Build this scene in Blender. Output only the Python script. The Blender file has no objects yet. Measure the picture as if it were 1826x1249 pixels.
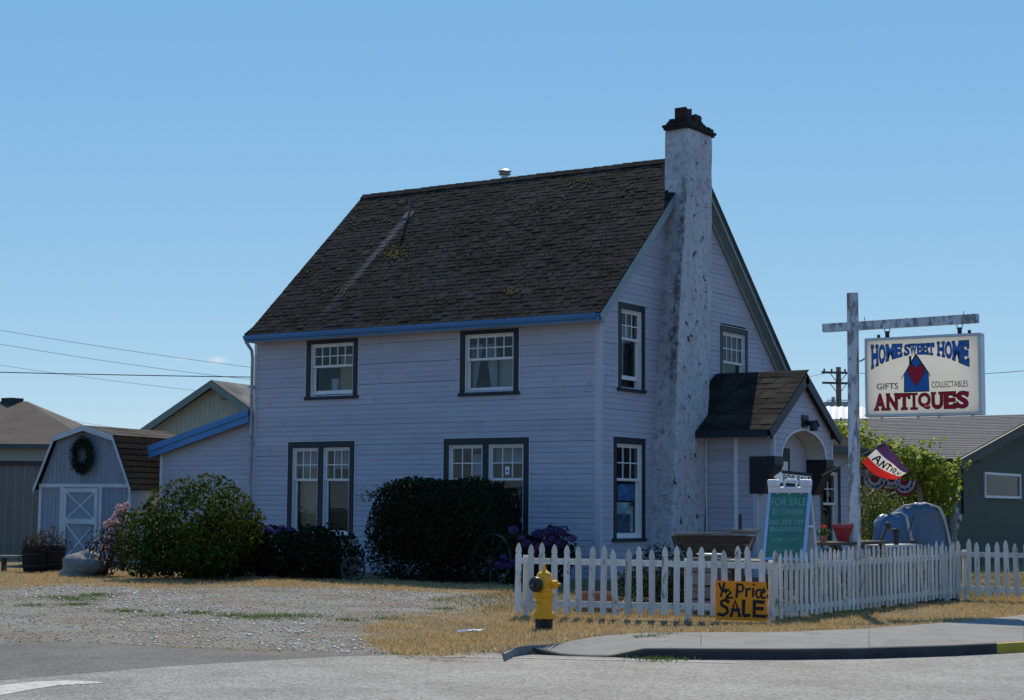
import bpy, math, random
import numpy as np
from mathutils import Vector, Matrix

rnd = random.Random(11)
nr = np.random.default_rng(5)
scene = bpy.context.scene
COL = scene.collection

# ------------------------------------------------------------------ camera
CAM = np.array([17.728, -30.0, 1.65])
YAW, PIT, ROL, FPX = -0.58498, 0.09194, 0.00721, 3061.9
_F = np.array([math.sin(YAW) * math.cos(PIT), math.cos(YAW) * math.cos(PIT), math.sin(PIT)])
_R0 = np.array([math.cos(YAW), -math.sin(YAW), 0.0])
_U0 = np.cross(_R0, _F)
CR = math.cos(ROL) * _R0 + math.sin(ROL) * _U0
CU = -math.sin(ROL) * _R0 + math.cos(ROL) * _U0
cd = bpy.data.cameras.new('camera')
cam = bpy.data.objects.new('camera', cd)
COL.objects.link(cam)
cd.sensor_width = 36.0
cd.lens = FPX * 36.0 / 1826.0
cd.clip_start = 0.1
cd.clip_end = 3000.0
cam.matrix_world = Matrix(((CR[0], CU[0], -_F[0], CAM[0]), (CR[1], CU[1], -_F[1], CAM[1]),
                           (CR[2], CU[2], -_F[2], CAM[2]), (0, 0, 0, 1)))
scene.camera = cam
HR = np.array([math.cos(YAW), -math.sin(YAW)])          # horizontal right
HF = np.array([math.sin(YAW), math.cos(YAW)])           # horizontal forward

# ------------------------------------------------------------------ light
SUN = Vector((-1.0, 1.95, 2.55)).normalized()
EL = math.asin(SUN.z)
AZ = math.atan2(SUN.x, SUN.y)
world = bpy.data.worlds.new('World')
scene.world = world
world.use_nodes = True
wn = world.node_tree
bg = wn.nodes['Background']
sky = wn.nodes.new('ShaderNodeTexSky')
sky.sky_type = 'NISHITA'
sky.sun_disc = False
sky.sun_elevation = EL
sky.sun_rotation = AZ
sky.altitude = 0.0
sky.air_density = 0.5
sky.dust_density = 0.0
sky.ozone_density = 3.0
bg.inputs[1].default_value = 0.1
# a camera-like response over the whole sky: flattens the bright horizon, keeps it blue
_sep = wn.nodes.new('ShaderNodeSeparateColor')
_cmb = wn.nodes.new('ShaderNodeCombineColor')
wn.links.new(sky.outputs[0], _sep.inputs[0])
for _i, (_a, _g) in enumerate(((.98, .73), (.875, .43), (.872, .16))):
    _m1 = wn.nodes.new('ShaderNodeMath'); _m1.operation = 'MULTIPLY'; _m1.inputs[1].default_value = .085
    _m2 = wn.nodes.new('ShaderNodeMath'); _m2.operation = 'POWER'; _m2.inputs[1].default_value = _g
    _m3 = wn.nodes.new('ShaderNodeMath'); _m3.operation = 'MULTIPLY'; _m3.inputs[1].default_value = _a / .1
    wn.links.new(_sep.outputs[_i], _m1.inputs[0]); wn.links.new(_m1.outputs[0], _m2.inputs[0])
    wn.links.new(_m2.outputs[0], _m3.inputs[0]); wn.links.new(_m3.outputs[0], _cmb.inputs[_i])
sl = bpy.data.lights.new('sun', 'SUN')
sl.energy = 5.0
sl.angle = math.radians(0.53)
sl.color = (1.0, 0.89, 0.70)
so = bpy.data.objects.new('sun', sl)
COL.objects.link(so)
so.rotation_euler = (-SUN).to_track_quat('-Z', 'Y').to_euler()
so.location = (0, 0, 40)
scene.render.engine = 'CYCLES'
vs = scene.view_settings
vs.view_transform = 'Standard'
vs.look = 'None'
vs.exposure = 0.0
vs.gamma = 1.0


# ------------------------------------------------------------------ pixel -> direction
def ray(px, py):
    return _F + CR * (px - 913.0) / FPX + CU * (624.5 - py) / FPX


def atz(px, py, z):
    d = ray(px, py)
    return CAM + d * (z - CAM[2]) / d[2]


def aty(px, py, Y):
    d = ray(px, py)
    return CAM + d * (Y - CAM[1]) / d[1]


def atx(px, py, X):
    d = ray(px, py)
    return CAM + d * (X - CAM[0]) / d[0]


def atd(px, py, D):
    return CAM + ray(px, py) * D


def onplane(px, py, P0, n):
    d = ray(px, py)
    return CAM + d * (np.dot(np.asarray(P0) - CAM, n) / np.dot(d, n))


def ss(t):
    t = np.clip(t, 0, 1)
    return t * t * (3 - 2 * t)


# small clouds low in the sky beyond the house
def cloud_world():
    N, L = wn.nodes, wn.links
    tc = N.new('ShaderNodeTexCoord')
    mp = N.new('ShaderNodeMapping')
    mp.inputs['Scale'].default_value = (1, 1, 3.0)
    L.new(tc.outputs['Generated'], mp.inputs[0])
    no = N.new('ShaderNodeTexNoise')
    no.inputs['Scale'].default_value = 190
    no.inputs['Detail'].default_value = 5
    L.new(mp.outputs[0], no.inputs['Vector'])
    tot = None
    for px, py, rx, st in ((388, 643, 24, 1.0), (325, 641, 17, .5)):
        d = Vector(ray(px, py)).normalized()
        sub = N.new('ShaderNodeVectorMath'); sub.operation = 'SUBTRACT'
        L.new(tc.outputs['Generated'], sub.inputs[0]); sub.inputs[1].default_value = d
        sc = N.new('ShaderNodeVectorMath'); sc.operation = 'MULTIPLY'
        L.new(sub.outputs[0], sc.inputs[0]); sc.inputs[1].default_value = (FPX / rx, FPX / rx, FPX / rx * 2.6)
        ln = N.new('ShaderNodeVectorMath'); ln.operation = 'LENGTH'
        L.new(sc.outputs[0], ln.inputs[0])
        mr = N.new('ShaderNodeMapRange')
        mr.inputs[1].default_value = 1.0; mr.inputs[2].default_value = 0.0
        mr.inputs[3].default_value = 0.0; mr.inputs[4].default_value = st
        L.new(ln.outputs['Value'], mr.inputs[0])
        if tot is None:
            tot = mr.outputs[0]
        else:
            a = N.new('ShaderNodeMath'); a.operation = 'ADD'
            L.new(tot, a.inputs[0]); L.new(mr.outputs[0], a.inputs[1]); tot = a.outputs[0]
    m = N.new('ShaderNodeMath'); m.operation = 'MULTIPLY'
    L.new(tot, m.inputs[0]); L.new(no.outputs[0], m.inputs[1])
    m2 = N.new('ShaderNodeMath'); m2.operation = 'MULTIPLY'; m2.use_clamp = True
    L.new(m.outputs[0], m2.inputs[0]); m2.inputs[1].default_value = 1.1
    mx = N.new('ShaderNodeMix'); mx.data_type = 'RGBA'
    L.new(m2.outputs[0], mx.inputs[0]); L.new(_cmb.outputs[0], mx.inputs[6])
    mx.inputs[7].default_value = (8.0, 8.3, 8.6, 1)
    L.new(mx.outputs[2], bg.inputs[0])


cloud_world()

# ------------------------------------------------------------------ materials
MATS = {}


def mat(name, col, rough=.75, var=.15, scale=4.0, col2=None, wear=None, wear_amt=.5, wear_scale=6., bump=0., bscale=60.,
        metal=0., rand=0., spec=.4, stretch=(1, 1, 1), trans=0., detail=6, island=False, world_co=False):
    """noise-varied principled material; wear = second colour showing in irregular patches"""
    if name in MATS:
        return MATS[name]
    m = bpy.data.materials.new(name)
    m.use_nodes = True
    nt = m.node_tree
    N, L = nt.nodes, nt.links
    b = N['Principled BSDF']
    b.inputs['Roughness'].default_value = rough
    b.inputs['Metallic'].default_value = metal
    b.inputs['Specular IOR Level'].default_value = spec
    if world_co:
        g = N.new('ShaderNodeNewGeometry'); co = g.outputs['Position']
    else:
        tc = N.new('ShaderNodeTexCoord'); co = tc.outputs['Object']
    mp = N.new('ShaderNodeMapping')
    mp.inputs['Scale'].default_value = stretch
    L.new(co, mp.inputs[0])
    oi = N.new('ShaderNodeObjectInfo')
    if not world_co:
        off = N.new('ShaderNodeVectorMath'); off.operation = 'SCALE'
        cx = N.new('ShaderNodeCombineXYZ')
        for i in range(3):
            L.new(oi.outputs['Random'], cx.inputs[i])
        L.new(cx.outputs[0], off.inputs[0]); off.inputs['Scale'].default_value = 37.0
        L.new(off.outputs[0], mp.inputs['Location'])
    no = N.new('ShaderNodeTexNoise')
    no.inputs['Scale'].default_value = scale
    no.inputs['Detail'].default_value = detail
    L.new(mp.outputs[0], no.inputs['Vector'])
    c = np.array(col, float)
    ca = c * (1 - var)
    cb = np.array(col2, float) if col2 is not None else c * (1 + var)
    mr = N.new('ShaderNodeMapRange')
    mr.inputs[1].default_value = .3; mr.inputs[2].default_value = .7
    L.new(no.outputs[0], mr.inputs[0])
    mx = N.new('ShaderNodeMix'); mx.data_type = 'RGBA'
    L.new(mr.outputs[0], mx.inputs[0])
    mx.inputs[6].default_value = (*ca, 1); mx.inputs[7].default_value = (*cb, 1)
    out = mx.outputs[2]
    if rand > 0:
        src = oi.outputs['Random']
        if island:
            g2 = N.new('ShaderNodeNewGeometry')
            ad = N.new('ShaderNodeMath'); ad.operation = 'ADD'
            L.new(src, ad.inputs[0]); L.new(g2.outputs['Random Per Island'], ad.inputs[1])
            fr = N.new('ShaderNodeMath'); fr.operation = 'FRACT'
            L.new(ad.outputs[0], fr.inputs[0]); src = fr.outputs[0]
        m3 = N.new('ShaderNodeMapRange')
        m3.inputs[3].default_value = 1 - rand; m3.inputs[4].default_value = 1 + rand
        L.new(src, m3.inputs[0])
        hv = N.new('ShaderNodeHueSaturation')
        L.new(m3.outputs[0], hv.inputs['Value']); L.new(out, hv.inputs['Color'])
        out = hv.outputs[0]
    if wear is not None:
        n2 = N.new('ShaderNodeTexNoise')
        n2.inputs['Scale'].default_value = wear_scale; n2.inputs['Detail'].default_value = 9
        n2.inputs['Roughness'].default_value = .68
        L.new(mp.outputs[0], n2.inputs['Vector'])
        m4 = N.new('ShaderNodeMapRange')
        t = .78 - .4 * wear_amt
        m4.inputs[1].default_value = t; m4.inputs[2].default_value = t + .07
        L.new(n2.outputs[0], m4.inputs[0])
        mw = N.new('ShaderNodeMix'); mw.data_type = 'RGBA'
        L.new(m4.outputs[0], mw.inputs[0]); L.new(out, mw.inputs[6]); mw.inputs[7].default_value = (*wear, 1)
        out = mw.outputs[2]
    L.new(out, b.inputs['Base Color'])
    if bump > 0:
        n3 = N.new('ShaderNodeTexNoise'); n3.inputs['Scale'].default_value = bscale; n3.inputs['Detail'].default_value = 4
        L.new(mp.outputs[0], n3.inputs['Vector'])
        bp = N.new('ShaderNodeBump'); bp.inputs['Strength'].default_value = bump; bp.inputs['Distance'].default_value = .01
        L.new(n3.outputs[0], bp.inputs['Height']); L.new(bp.outputs[0], b.inputs['Normal'])
    if trans > 0:
        tr = N.new('ShaderNodeBsdfTranslucent')
        L.new(out, tr.inputs[0])
        ms = N.new('ShaderNodeMixShader'); ms.inputs[0].default_value = trans
        L.new(b.outputs[0], ms.inputs[1]); L.new(tr.outputs[0], ms.inputs[2])
        L.new(ms.outputs[0], N['Material Output'].inputs[0])
    MATS[name] = m
    return m


def glass_mat():
    m = bpy.data.materials.new('window_glass'); m.use_nodes = True
    N, L = m.node_tree.nodes, m.node_tree.links
    N.remove(N['Principled BSDF'])
    t = N.new('ShaderNodeBsdfTransparent'); t.inputs[0].default_value = (.8, .84, .86, 1)
    g = N.new('ShaderNodeBsdfGlossy'); g.inputs['Roughness'].default_value = .015
    lw = N.new('ShaderNodeLayerWeight'); lw.inputs[0].default_value = .5
    pw = N.new('ShaderNodeMath'); pw.operation = 'POWER'; L.new(lw.outputs['Facing'], pw.inputs[0]); pw.inputs[1].default_value = 6.0
    f = N.new('ShaderNodeMapRange'); f.inputs[3].default_value = .028; L.new(pw.outputs[0], f.inputs[0])
    no = N.new('ShaderNodeTexNoise'); no.inputs['Scale'].default_value = 3
    tc = N.new('ShaderNodeTexCoord'); L.new(tc.outputs['Object'], no.inputs['Vector'])
    bp = N.new('ShaderNodeBump'); bp.inputs['Strength'].default_value = .12; bp.inputs['Distance'].default_value = .01
    L.new(no.outputs[0], bp.inputs['Height']); L.new(bp.outputs[0], g.inputs['Normal'])
    ms = N.new('ShaderNodeMixShader')
    L.new(f.outputs[0], ms.inputs[0]); L.new(t.outputs[0], ms.inputs[1]); L.new(g.outputs[0], ms.inputs[2])
    L.new(ms.outputs[0], N['Material Output'].inputs[0])
    return m


GLASS = glass_mat()
M_SIDING = mat('pale_lilac_siding', (.40, .385, .44), .6, .08, .8, bump=.05, bscale=120, rand=.045, wear=(.31, .295, .315), wear_amt=.45, wear_scale=3.5)
M_TRIMW = mat('weathered_white_trim', (.70, .67, .66), .6, .07, 6, wear=(.3, .3, .3), wear_amt=.28, wear_scale=14)
M_CORNER = mat('lilac_corner_board', (.47, .45, .50), .55, .05, 3)
M_NAVY = mat('navy_casing_paint', (.008, .011, .022), .5, .2, 5, wear=(.05, .055, .065), wear_amt=.2, wear_scale=18)
M_BLUE = mat('blue_gutter_paint', (.06, .19, .40), .5, .15, 3, wear=(.18, .27, .38), wear_amt=.32, wear_scale=5, stretch=(.4, 3, 3))
M_TEAL = mat('faded_green_rake_paint', (.23, .29, .29), .6, .1, 4, stretch=(1, .4, 2))
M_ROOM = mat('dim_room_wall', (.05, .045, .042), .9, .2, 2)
M_BLIND = mat('tan_roller_blind', (.46, .31, .18), .9, .06, 2, stretch=(8, 8, .4))
M_BLIND2 = mat('grey_green_blind', (.055, .055, .045), .9, .06, 2)
M_CURTAIN = mat('grey_curtain_cloth', (.42, .42, .45), .9, .12, 3, stretch=(6, 6, .6))
M_FENCE = mat('peeling_white_fence_paint', (.64, .59, .52), .75, .12, 5, wear=(.2, .18, .15), wear_amt=.52, wear_scale=9, rand=.17, bump=.2, bscale=40, stretch=(1.6, 1.6, .35))
M_POST = mat('flaking_white_post_paint', (.52, .53, .56), .75, .1, 3, wear=(.2, .2, .21), wear_amt=.7, wear_scale=6, bump=.2, bscale=40, stretch=(1.5, 1.5, .5))
M_BLACK = mat('black_paint', (.012, .012, .016), .55, .2, 8)
M_METAL = mat('dull_metal', (.28, .29, .3), .45, .15, 10, metal=.7)
M_DMETAL = mat('dark_iron', (.03, .028, .027), .6, .3, 20, metal=.3, bump=.2)
M_WOODOLD = mat('weathered_brown_wood', (.075, .055, .042), .85, .35, 3, stretch=(1, 1, 10), rand=.15, bump=.4, bscale=30)
M_WOODGREY = mat('weathered_grey_wood', (.20, .185, .165), .9, .3, 3, stretch=(1, 1, 8), rand=.2, bump=.4, bscale=30)


def shingle_mat(name, c1, c2, lo=.045, streak=None, moss=True):
    m = bpy.data.materials.new(name); m.use_nodes = True
    N, L = m.node_tree.nodes, m.node_tree.links
    b = N['Principled BSDF']; b.inputs['Roughness'].default_value = .95; b.inputs['Specular IOR Level'].default_value = .04
    g = N.new('ShaderNodeNewGeometry'); oi = N.new('ShaderNodeObjectInfo')
    ad = N.new('ShaderNodeMath'); ad.operation = 'ADD'
    L.new(oi.outputs['Random'], ad.inputs[0]); L.new(g.outputs['Random Per Island'], ad.inputs[1])
    fr = N.new('ShaderNodeMath'); fr.operation = 'FRACT'; L.new(ad.outputs[0], fr.inputs[0])
    mx = N.new('ShaderNodeMix'); mx.data_type = 'RGBA'
    L.new(fr.outputs[0], mx.inputs[0]); mx.inputs[6].default_value = (*c1, 1); mx.inputs[7].default_value = (*c2, 1)
    out = mx.outputs[2]
    no = N.new('ShaderNodeTexNoise'); no.inputs['Scale'].default_value = 1.1; no.inputs['Detail'].default_value = 8
    L.new(g.outputs['Position'], no.inputs['Vector'])
    hv = N.new('ShaderNodeHueSaturation'); mr = N.new('ShaderNodeMapRange')
    mr.inputs[1].default_value = .3; mr.inputs[2].default_value = .7; mr.inputs[3].default_value = .6; mr.inputs[4].default_value = 1.5
    L.new(no.outputs[0], mr.inputs[0]); L.new(mr.outputs[0], hv.inputs['Value']); L.new(out, hv.inputs['Color'])
    out = hv.outputs[0]
    # grey lichen speckle
    n2 = N.new('ShaderNodeTexNoise'); n2.inputs['Scale'].default_value = 9; n2.inputs['Detail'].default_value = 10; n2.inputs['Roughness'].default_value = .75
    L.new(g.outputs['Position'], n2.inputs['Vector'])
    m2 = N.new('ShaderNodeMapRange'); m2.inputs[1].default_value = .55; m2.inputs[2].default_value = .70; m2.inputs[4].default_value = .8
    L.new(n2.outputs[0], m2.inputs[0])
    x2 = N.new('ShaderNodeMix'); x2.data_type = 'RGBA'
    L.new(m2.outputs[0], x2.inputs[0]); L.new(out, x2.inputs[6]); x2.inputs[7].default_value = (.10, .097, .09, 1)
    out = x2.outputs[2]
    if streak is not None:     # rain-washed clean streak below the vent pipe
        x0, slope, ytop, w = streak
        sp = N.new('ShaderNodeSeparateXYZ'); L.new(g.outputs['Position'], sp.inputs[0])
        dy = N.new('ShaderNodeMath'); dy.operation = 'SUBTRACT'; dy.inputs[0].default_value = ytop; L.new(sp.outputs['Y'], dy.inputs[1])
        xx = N.new('ShaderNodeMath'); xx.operation = 'MULTIPLY_ADD'; L.new(dy.outputs[0], xx.inputs[0]); xx.inputs[1].default_value = slope; xx.inputs[2].default_value = x0
        df = N.new('ShaderNodeMath'); df.operation = 'SUBTRACT'; L.new(sp.outputs['X'], df.inputs[0]); L.new(xx.outputs[0], df.inputs[1])
        ab = N.new('ShaderNodeMath'); ab.operation = 'ABSOLUTE'; L.new(df.outputs[0], ab.inputs[0])
        wv = N.new('ShaderNodeMapRange'); wv.inputs[1].default_value = w; wv.inputs[2].default_value = w * .4; wv.inputs[3].default_value = 0; wv.inputs[4].default_value = 1
        L.new(ab.outputs[0], wv.inputs[0])
        fy = N.new('ShaderNodeMapRange'); fy.inputs[1].default_value = 0; fy.inputs[2].default_value = .12; L.new(dy.outputs[0], fy.inputs[0])
        fe = N.new('ShaderNodeMapRange'); fe.inputs[1].default_value = 3.1; fe.inputs[2].default_value = 1.2; L.new(dy.outputs[0], fe.inputs[0])
        p1 = N.new('ShaderNodeMath'); p1.operation = 'MULTIPLY'; L.new(wv.outputs[0], p1.inputs[0]); L.new(fy.outputs[0], p1.inputs[1])
        p2 = N.new('ShaderNodeMath'); p2.operation = 'MULTIPLY'; L.new(p1.outputs[0], p2.inputs[0]); L.new(fe.outputs[0], p2.inputs[1])
        p3 = N.new('ShaderNodeMath'); p3.operation = 'MULTIPLY'; L.new(p2.outputs[0], p3.inputs[0]); p3.inputs[1].default_value = .7
        x3 = N.new('ShaderNodeMix'); x3.data_type = 'RGBA'
        L.new(p3.outputs[0], x3.inputs[0]); L.new(out, x3.inputs[6]); x3.inputs[7].default_value = (.15, .145, .145, 1)
        out = x3.outputs[2]
    L.new(out, b.inputs['Base Color'])
    n3 = N.new('ShaderNodeTexNoise'); n3.inputs['Scale'].default_value = 70; L.new(g.outputs['Position'], n3.inputs['Vector'])
    bp = N.new('ShaderNodeBump'); bp.inputs['Strength'].default_value = .5; bp.inputs['Distance'].default_value = .01
    L.new(n3.outputs[0], bp.inputs['Height']); L.new(bp.outputs[0], b.inputs['Normal'])
    return m


def leaf_mat(name, c1, c2, trans=.35, rough=.45, spec=.3):
    m = bpy.data.materials.new(name); m.use_nodes = True
    N, L = m.node_tree.nodes, m.node_tree.links
    b = N['Principled BSDF']; b.inputs['Roughness'].default_value = rough; b.inputs['Specular IOR Level'].default_value = spec
    g = N.new('ShaderNodeNewGeometry')
    mx = N.new('ShaderNodeMix'); mx.data_type = 'RGBA'
    L.new(g.outputs['Random Per Island'], mx.inputs[0]); mx.inputs[6].default_value = (*c1, 1); mx.inputs[7].default_value = (*c2, 1)
    L.new(mx.outputs[2], b.inputs['Base Color'])
    tr = N.new('ShaderNodeBsdfTranslucent'); L.new(mx.outputs[2], tr.inputs[0])
    ms = N.new('ShaderNodeMixShader'); ms.inputs[0].default_value = trans
    L.new(b.outputs[0], ms.inputs[1]); L.new(tr.outputs[0], ms.inputs[2]); L.new(ms.outputs[0], N['Material Output'].inputs[0])
    return m


# ------------------------------------------------------------------ object helpers
ORG = {}


def link(o, parent=None):
    COL.objects.link(o)
    if parent is not None:
        o.parent = parent
    return o


def tag(o, label=None, cat=None, group=None, kind=None):
    if label: o['label'] = label
    if cat: o['category'] = cat
    if group: o['group'] = group
    if kind: o['kind'] = kind
    return o


def thing(name, label, cat, loc, group=None):
    o = bpy.data.objects.new(name, None)
    o.empty_display_size = .2
    o.location = Vector([float(a) for a in loc])
    link(o)
    ORG[o.name] = Vector(o.location)
    return tag(o, label, cat, group)


def org(p):
    return ORG[p.name] if p is not None else Vector((0, 0, 0))


def finish(me, name, m, parent=None, loc=None, smooth=False):
    """mesh coordinates are in world space; moved to the parent's (or own) origin"""
    o_ = org(parent) if parent is not None else Vector(loc if loc is not None else (0, 0, 0))
    me.transform(Matrix.Translation(-o_))
    if m is not None:
        for q in (m if isinstance(m, (list, tuple)) else [m]):
            me.materials.append(q)
    if smooth:
        me.polygons.foreach_set('use_smooth', [True] * len(me.polygons))
    o = bpy.data.objects.new(name, me)
    link(o, parent)
    if parent is None:
        o.location = o_
    ORG[o.name] = Vector(o_)
    return o


class MB:
    def __init__(s, T=None):
        s.v, s.f, s.mi = [], [], []
        s.T = T
        s.cur = 0

    def add(s, pts, faces):
        b = len(s.v)
        for p in pts:
            s.v.append(tuple(float(c) for c in (s.T(p) if s.T else p)))
        for f in faces:
            s.f.append(tuple(b + i for i in f)); s.mi.append(s.cur)
        return s

    def hexa(s, p):     # 4 bottom, 4 top, same winding
        return s.add(p, [(3, 2, 1, 0), (4, 5, 6, 7), (0, 1, 5, 4), (1, 2, 6, 5), (2, 3, 7, 6), (3, 0, 4, 7)])

    def box(s, a, b):
        x0, y0, z0 = a; x1, y1, z1 = b
        return s.hexa([(x0, y0, z0), (x1, y0, z0), (x1, y1, z0), (x0, y1, z0), (x0, y0, z1), (x1, y0, z1), (x1, y1, z1), (x0, y1, z1)])

    def prism(s, A, B):  # two polygons of the same length
        n = len(A)
        return s.add(list(A) + list(B), [tuple(range(n))[::-1], tuple(range(n, 2 * n))] + [(i, (i + 1) % n, n + (i + 1) % n, n + i) for i in range(n)])

    def beam(s, p, q, w, h, up=(0, 0, 1)):
        p, q = Vector(p), Vector(q)
        d = (q - p).normalized(); u = Vector(up)
        side = d.cross(u)
        if side.length < 1e-4: side = d.cross(Vector((1, 0, 0)))
        side.normalize(); u2 = side.cross(d).normalized()
        c = [(-.5, -.5), (.5, -.5), (.5, .5), (-.5, .5)]
        A = [p + side * (a * w) + u2 * (b * h) for a, b in c]
        B = [q + side * (a * w) + u2 * (b * h) for a, b in c]
        return s.prism(A, B)

    def tube(s, pts, r, n=8, cap=True):
        pts = [Vector(p) for p in pts]
        rr = r if isinstance(r, (list, tuple)) else [r] * len(pts)
        b = len(s.v); rings = []
        ref = None
        for i, p in enumerate(pts):
            d = (pts[min(i + 1, len(pts) - 1)] - pts[max(i - 1, 0)]).normalized()
            if ref is None:
                ref = d.cross(Vector((0, 0, 1)))
                if ref.length < .1: ref = d.cross(Vector((1, 0, 0)))
            ref = (ref - d * ref.dot(d)).normalized()
            u = d.cross(ref)
            rings += [p + ref * (rr[i] * math.cos(2 * math.pi * k / n)) + u * (rr[i] * math.sin(2 * math.pi * k / n)) for k in range(n)]
        F = []
        for i in range(len(pts) - 1):
            for k in range(n):
                k2 = (k + 1) % n
                F.append((i * n + k, i * n + k2, (i + 1) * n + k2, (i + 1) * n + k))
        if cap:
            F.append(tuple(range(n))[::-1]); F.append(tuple((len(pts) - 1) * n + k for k in range(n)))
        return s.add(rings, F)

    def lathe(s, prof, c, n=24, axis=(0, 0, 1)):
        ax = Vector(axis).normalized()
        e1 = ax.cross(Vector((0, 0, 1)))
        if e1.length < .1: e1 = Vector((1, 0, 0))
        e1.normalize(); e2 = ax.cross(e1)
        c = Vector(c)
        P = []
        for r, h in prof:
            P += [c + ax * h + e1 * (r * math.cos(2 * math.pi * k / n)) + e2 * (r * math.sin(2 * math.pi * k / n)) for k in range(n)]
        F = []
        for i in range(len(prof) - 1):
            for k in range(n):
                k2 = (k + 1) % n
                F.append((i * n + k, i * n + k2, (i + 1) * n + k2, (i + 1) * n + k))
        F.append(tuple(range(n))[::-1]); F.append(tuple((len(prof) - 1) * n + k for k in range(n)))
        return s.add(P, F)

    def mesh(s, name):
        me = bpy.data.meshes.new(name)
        me.from_pydata(s.v, [], s.f)
        return me

    def build(s, name, m, parent=None, loc=None, smooth=False, bevel=0):
        me = s.mesh(name)
        if any(s.mi):
            me.polygons.foreach_set('material_index', s.mi)
        o = finish(me, name, m, parent, loc, smooth)
        if bevel:
            md = o.modifiers.new('bevel', 'BEVEL'); md.width = bevel; md.segments = 1; md.limit_method = 'ANGLE'
        return o


def mesh_np(name, V, F, m, parent=None, loc=None, smooth=False):
    V = np.asarray(V, np.float32); F = np.asarray(F, np.int32)
    me = bpy.data.meshes.new(name)
    k = F.shape[1]
    me.vertices.add(len(V)); me.loops.add(F.size); me.polygons.add(len(F))
    me.vertices.foreach_set('co', V.ravel())
    me.loops.foreach_set('vertex_index', F.ravel())
    me.polygons.foreach_set('loop_start', np.arange(0, F.size, k, dtype=np.int32))
    me.update(calc_edges=True)
    return finish(me, name, m, parent, loc, smooth)


def inst(me, name, parent, pos, rot):
    """an object that shares mesh data; pos in world space, rot a 3x3 Matrix"""
    o = bpy.data.objects.new(name, me)
    link(o, parent)
    mw = rot.to_4x4(); mw.translation = Vector(pos) - org(parent)
    o.matrix_basis = mw
    ORG[o.name] = org(parent)
    return o


_TG = {}


def text_geo(body, offset=0.0):
    if (body, offset) in _TG: return _TG[(body, offset)]
    cu = bpy.data.curves.new('lettering', 'FONT')
    cu.body = body; cu.offset = offset; cu.resolution_u = 4; cu.fill_mode = 'FRONT' if False else 'BOTH'
    o = bpy.data.objects.new('lettering', cu); COL.objects.link(o)
    dg = bpy.context.evaluated_depsgraph_get()
    me = bpy.data.meshes.new_from_object(o.evaluated_get(dg))
    V = np.array([v.co[:2] for v in me.vertices]) if len(me.vertices) else np.zeros((0, 2))
    F = [tuple(p.vertices) for p in me.polygons]
    bpy.data.objects.remove(o); bpy.data.curves.remove(cu); bpy.data.meshes.remove(me)
    _TG[(body, offset)] = (V, F)
    return V, F


def text_on(mb, body, fr, x0, x1, y0, y1, n=0.003, offset=0.0, pad=0.0, warp=None):
    """text stretched into a box of a frame fr=(O,U,V,Nrm)"""
    V, F = text_geo(body, offset)
    if not len(V): return
    V0, _ = text_geo(body, 0.0)
    mn, mx = V0.min(0), V0.max(0)
    t = (V - mn) / (mx - mn)
    O, U, W, Nn = fr
    P = []
    for a, b in t:
        u = x0 + (x1 - x0) * a; v = y0 + (y1 - y0) * b
        if warp: u, v = warp(u, v, a, b)
        P.append(O + U * u + W * v + Nn * n)
    mb.add(P, F)


def ribbon(mb, pts, w, fr, n):
    """flat brush stroke through frame points"""
    O, U, W, Nn = fr
    p = [np.array(q, float) for q in pts]
    L_, R_ = [], []
    for i in range(len(p)):
        d = p[min(i + 1, len(p) - 1)] - p[max(i - 1, 0)]
        d = d / (np.linalg.norm(d) + 1e-9)
        nn = np.array([-d[1], d[0]]) * w * .5 * (0.85 + .3 * rnd.random())
        ex = d * w * .3 if i == len(p) - 1 else (-d * w * .3 if i == 0 else 0)
        L_.append(p[i] + nn + ex); R_.append(p[i] - nn + ex)
    pt = [O + U * q[0] + W * q[1] + Nn * n for q in L_ + R_]
    k = len(p)
    mb.add(pt, [(k + i, k + i + 1, i + 1, i) for i in range(k - 1)])


# leaf clouds --------------------------------------------------------------
def leaves(centers, normals, size, jitter=.8, aspect=.5, fold=.15):
    n = len(centers)
    N = normals + nr.normal(0, jitter, (n, 3)); N /= np.linalg.norm(N, axis=1)[:, None]
    A = nr.normal(0, 1, (n, 3)); A -= N * (A * N).sum(1)[:, None]; A /= np.linalg.norm(A, axis=1)[:, None]
    B = np.cross(N, A)
    s = (size * nr.uniform(.6, 1.3, n))[:, None]
    V = np.stack([centers - A * s * .5, centers + B * s * .5 * aspect - N * s * fold, centers + A * s * .5 - N * s * fold * .5, centers - B * s * .5 * aspect - N * s * fold], 1)
    F = np.arange(4 * n).reshape(n, 4)
    return V.reshape(-1, 3), F


def blob_points(c, r, n, shell=.55, lump=.22, seed=1, zmin=None, nl=26, boxy=0):
    g = np.random.default_rng(seed)
    d = g.normal(0, 1, (n, 3)); d /= np.linalg.norm(d, axis=1)[:, None]
    k = g.normal(0, 1, (nl, 3)); k /= np.linalg.norm(k, axis=1)[:, None]
    amp = g.uniform(-.4, 1, nl)
    w = np.exp(9 * (d @ k.T - 1)) @ amp
    rad = (1 + lump * w) * (1 - (1 - shell) * g.random(n) ** 1.8)
    if boxy: rad = rad / ((np.abs(d) ** boxy).sum(1)) ** (1 / boxy)
    P = np.asarray(c) + d * rad[:, None] * np.asarray(r)
    Nn = d / np.asarray(r); Nn /= np.linalg.norm(Nn, axis=1)[:, None]
    if zmin is not None:
        ok = P[:, 2] > zmin
        P, Nn = P[ok], Nn[ok]
    return P, Nn


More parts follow.
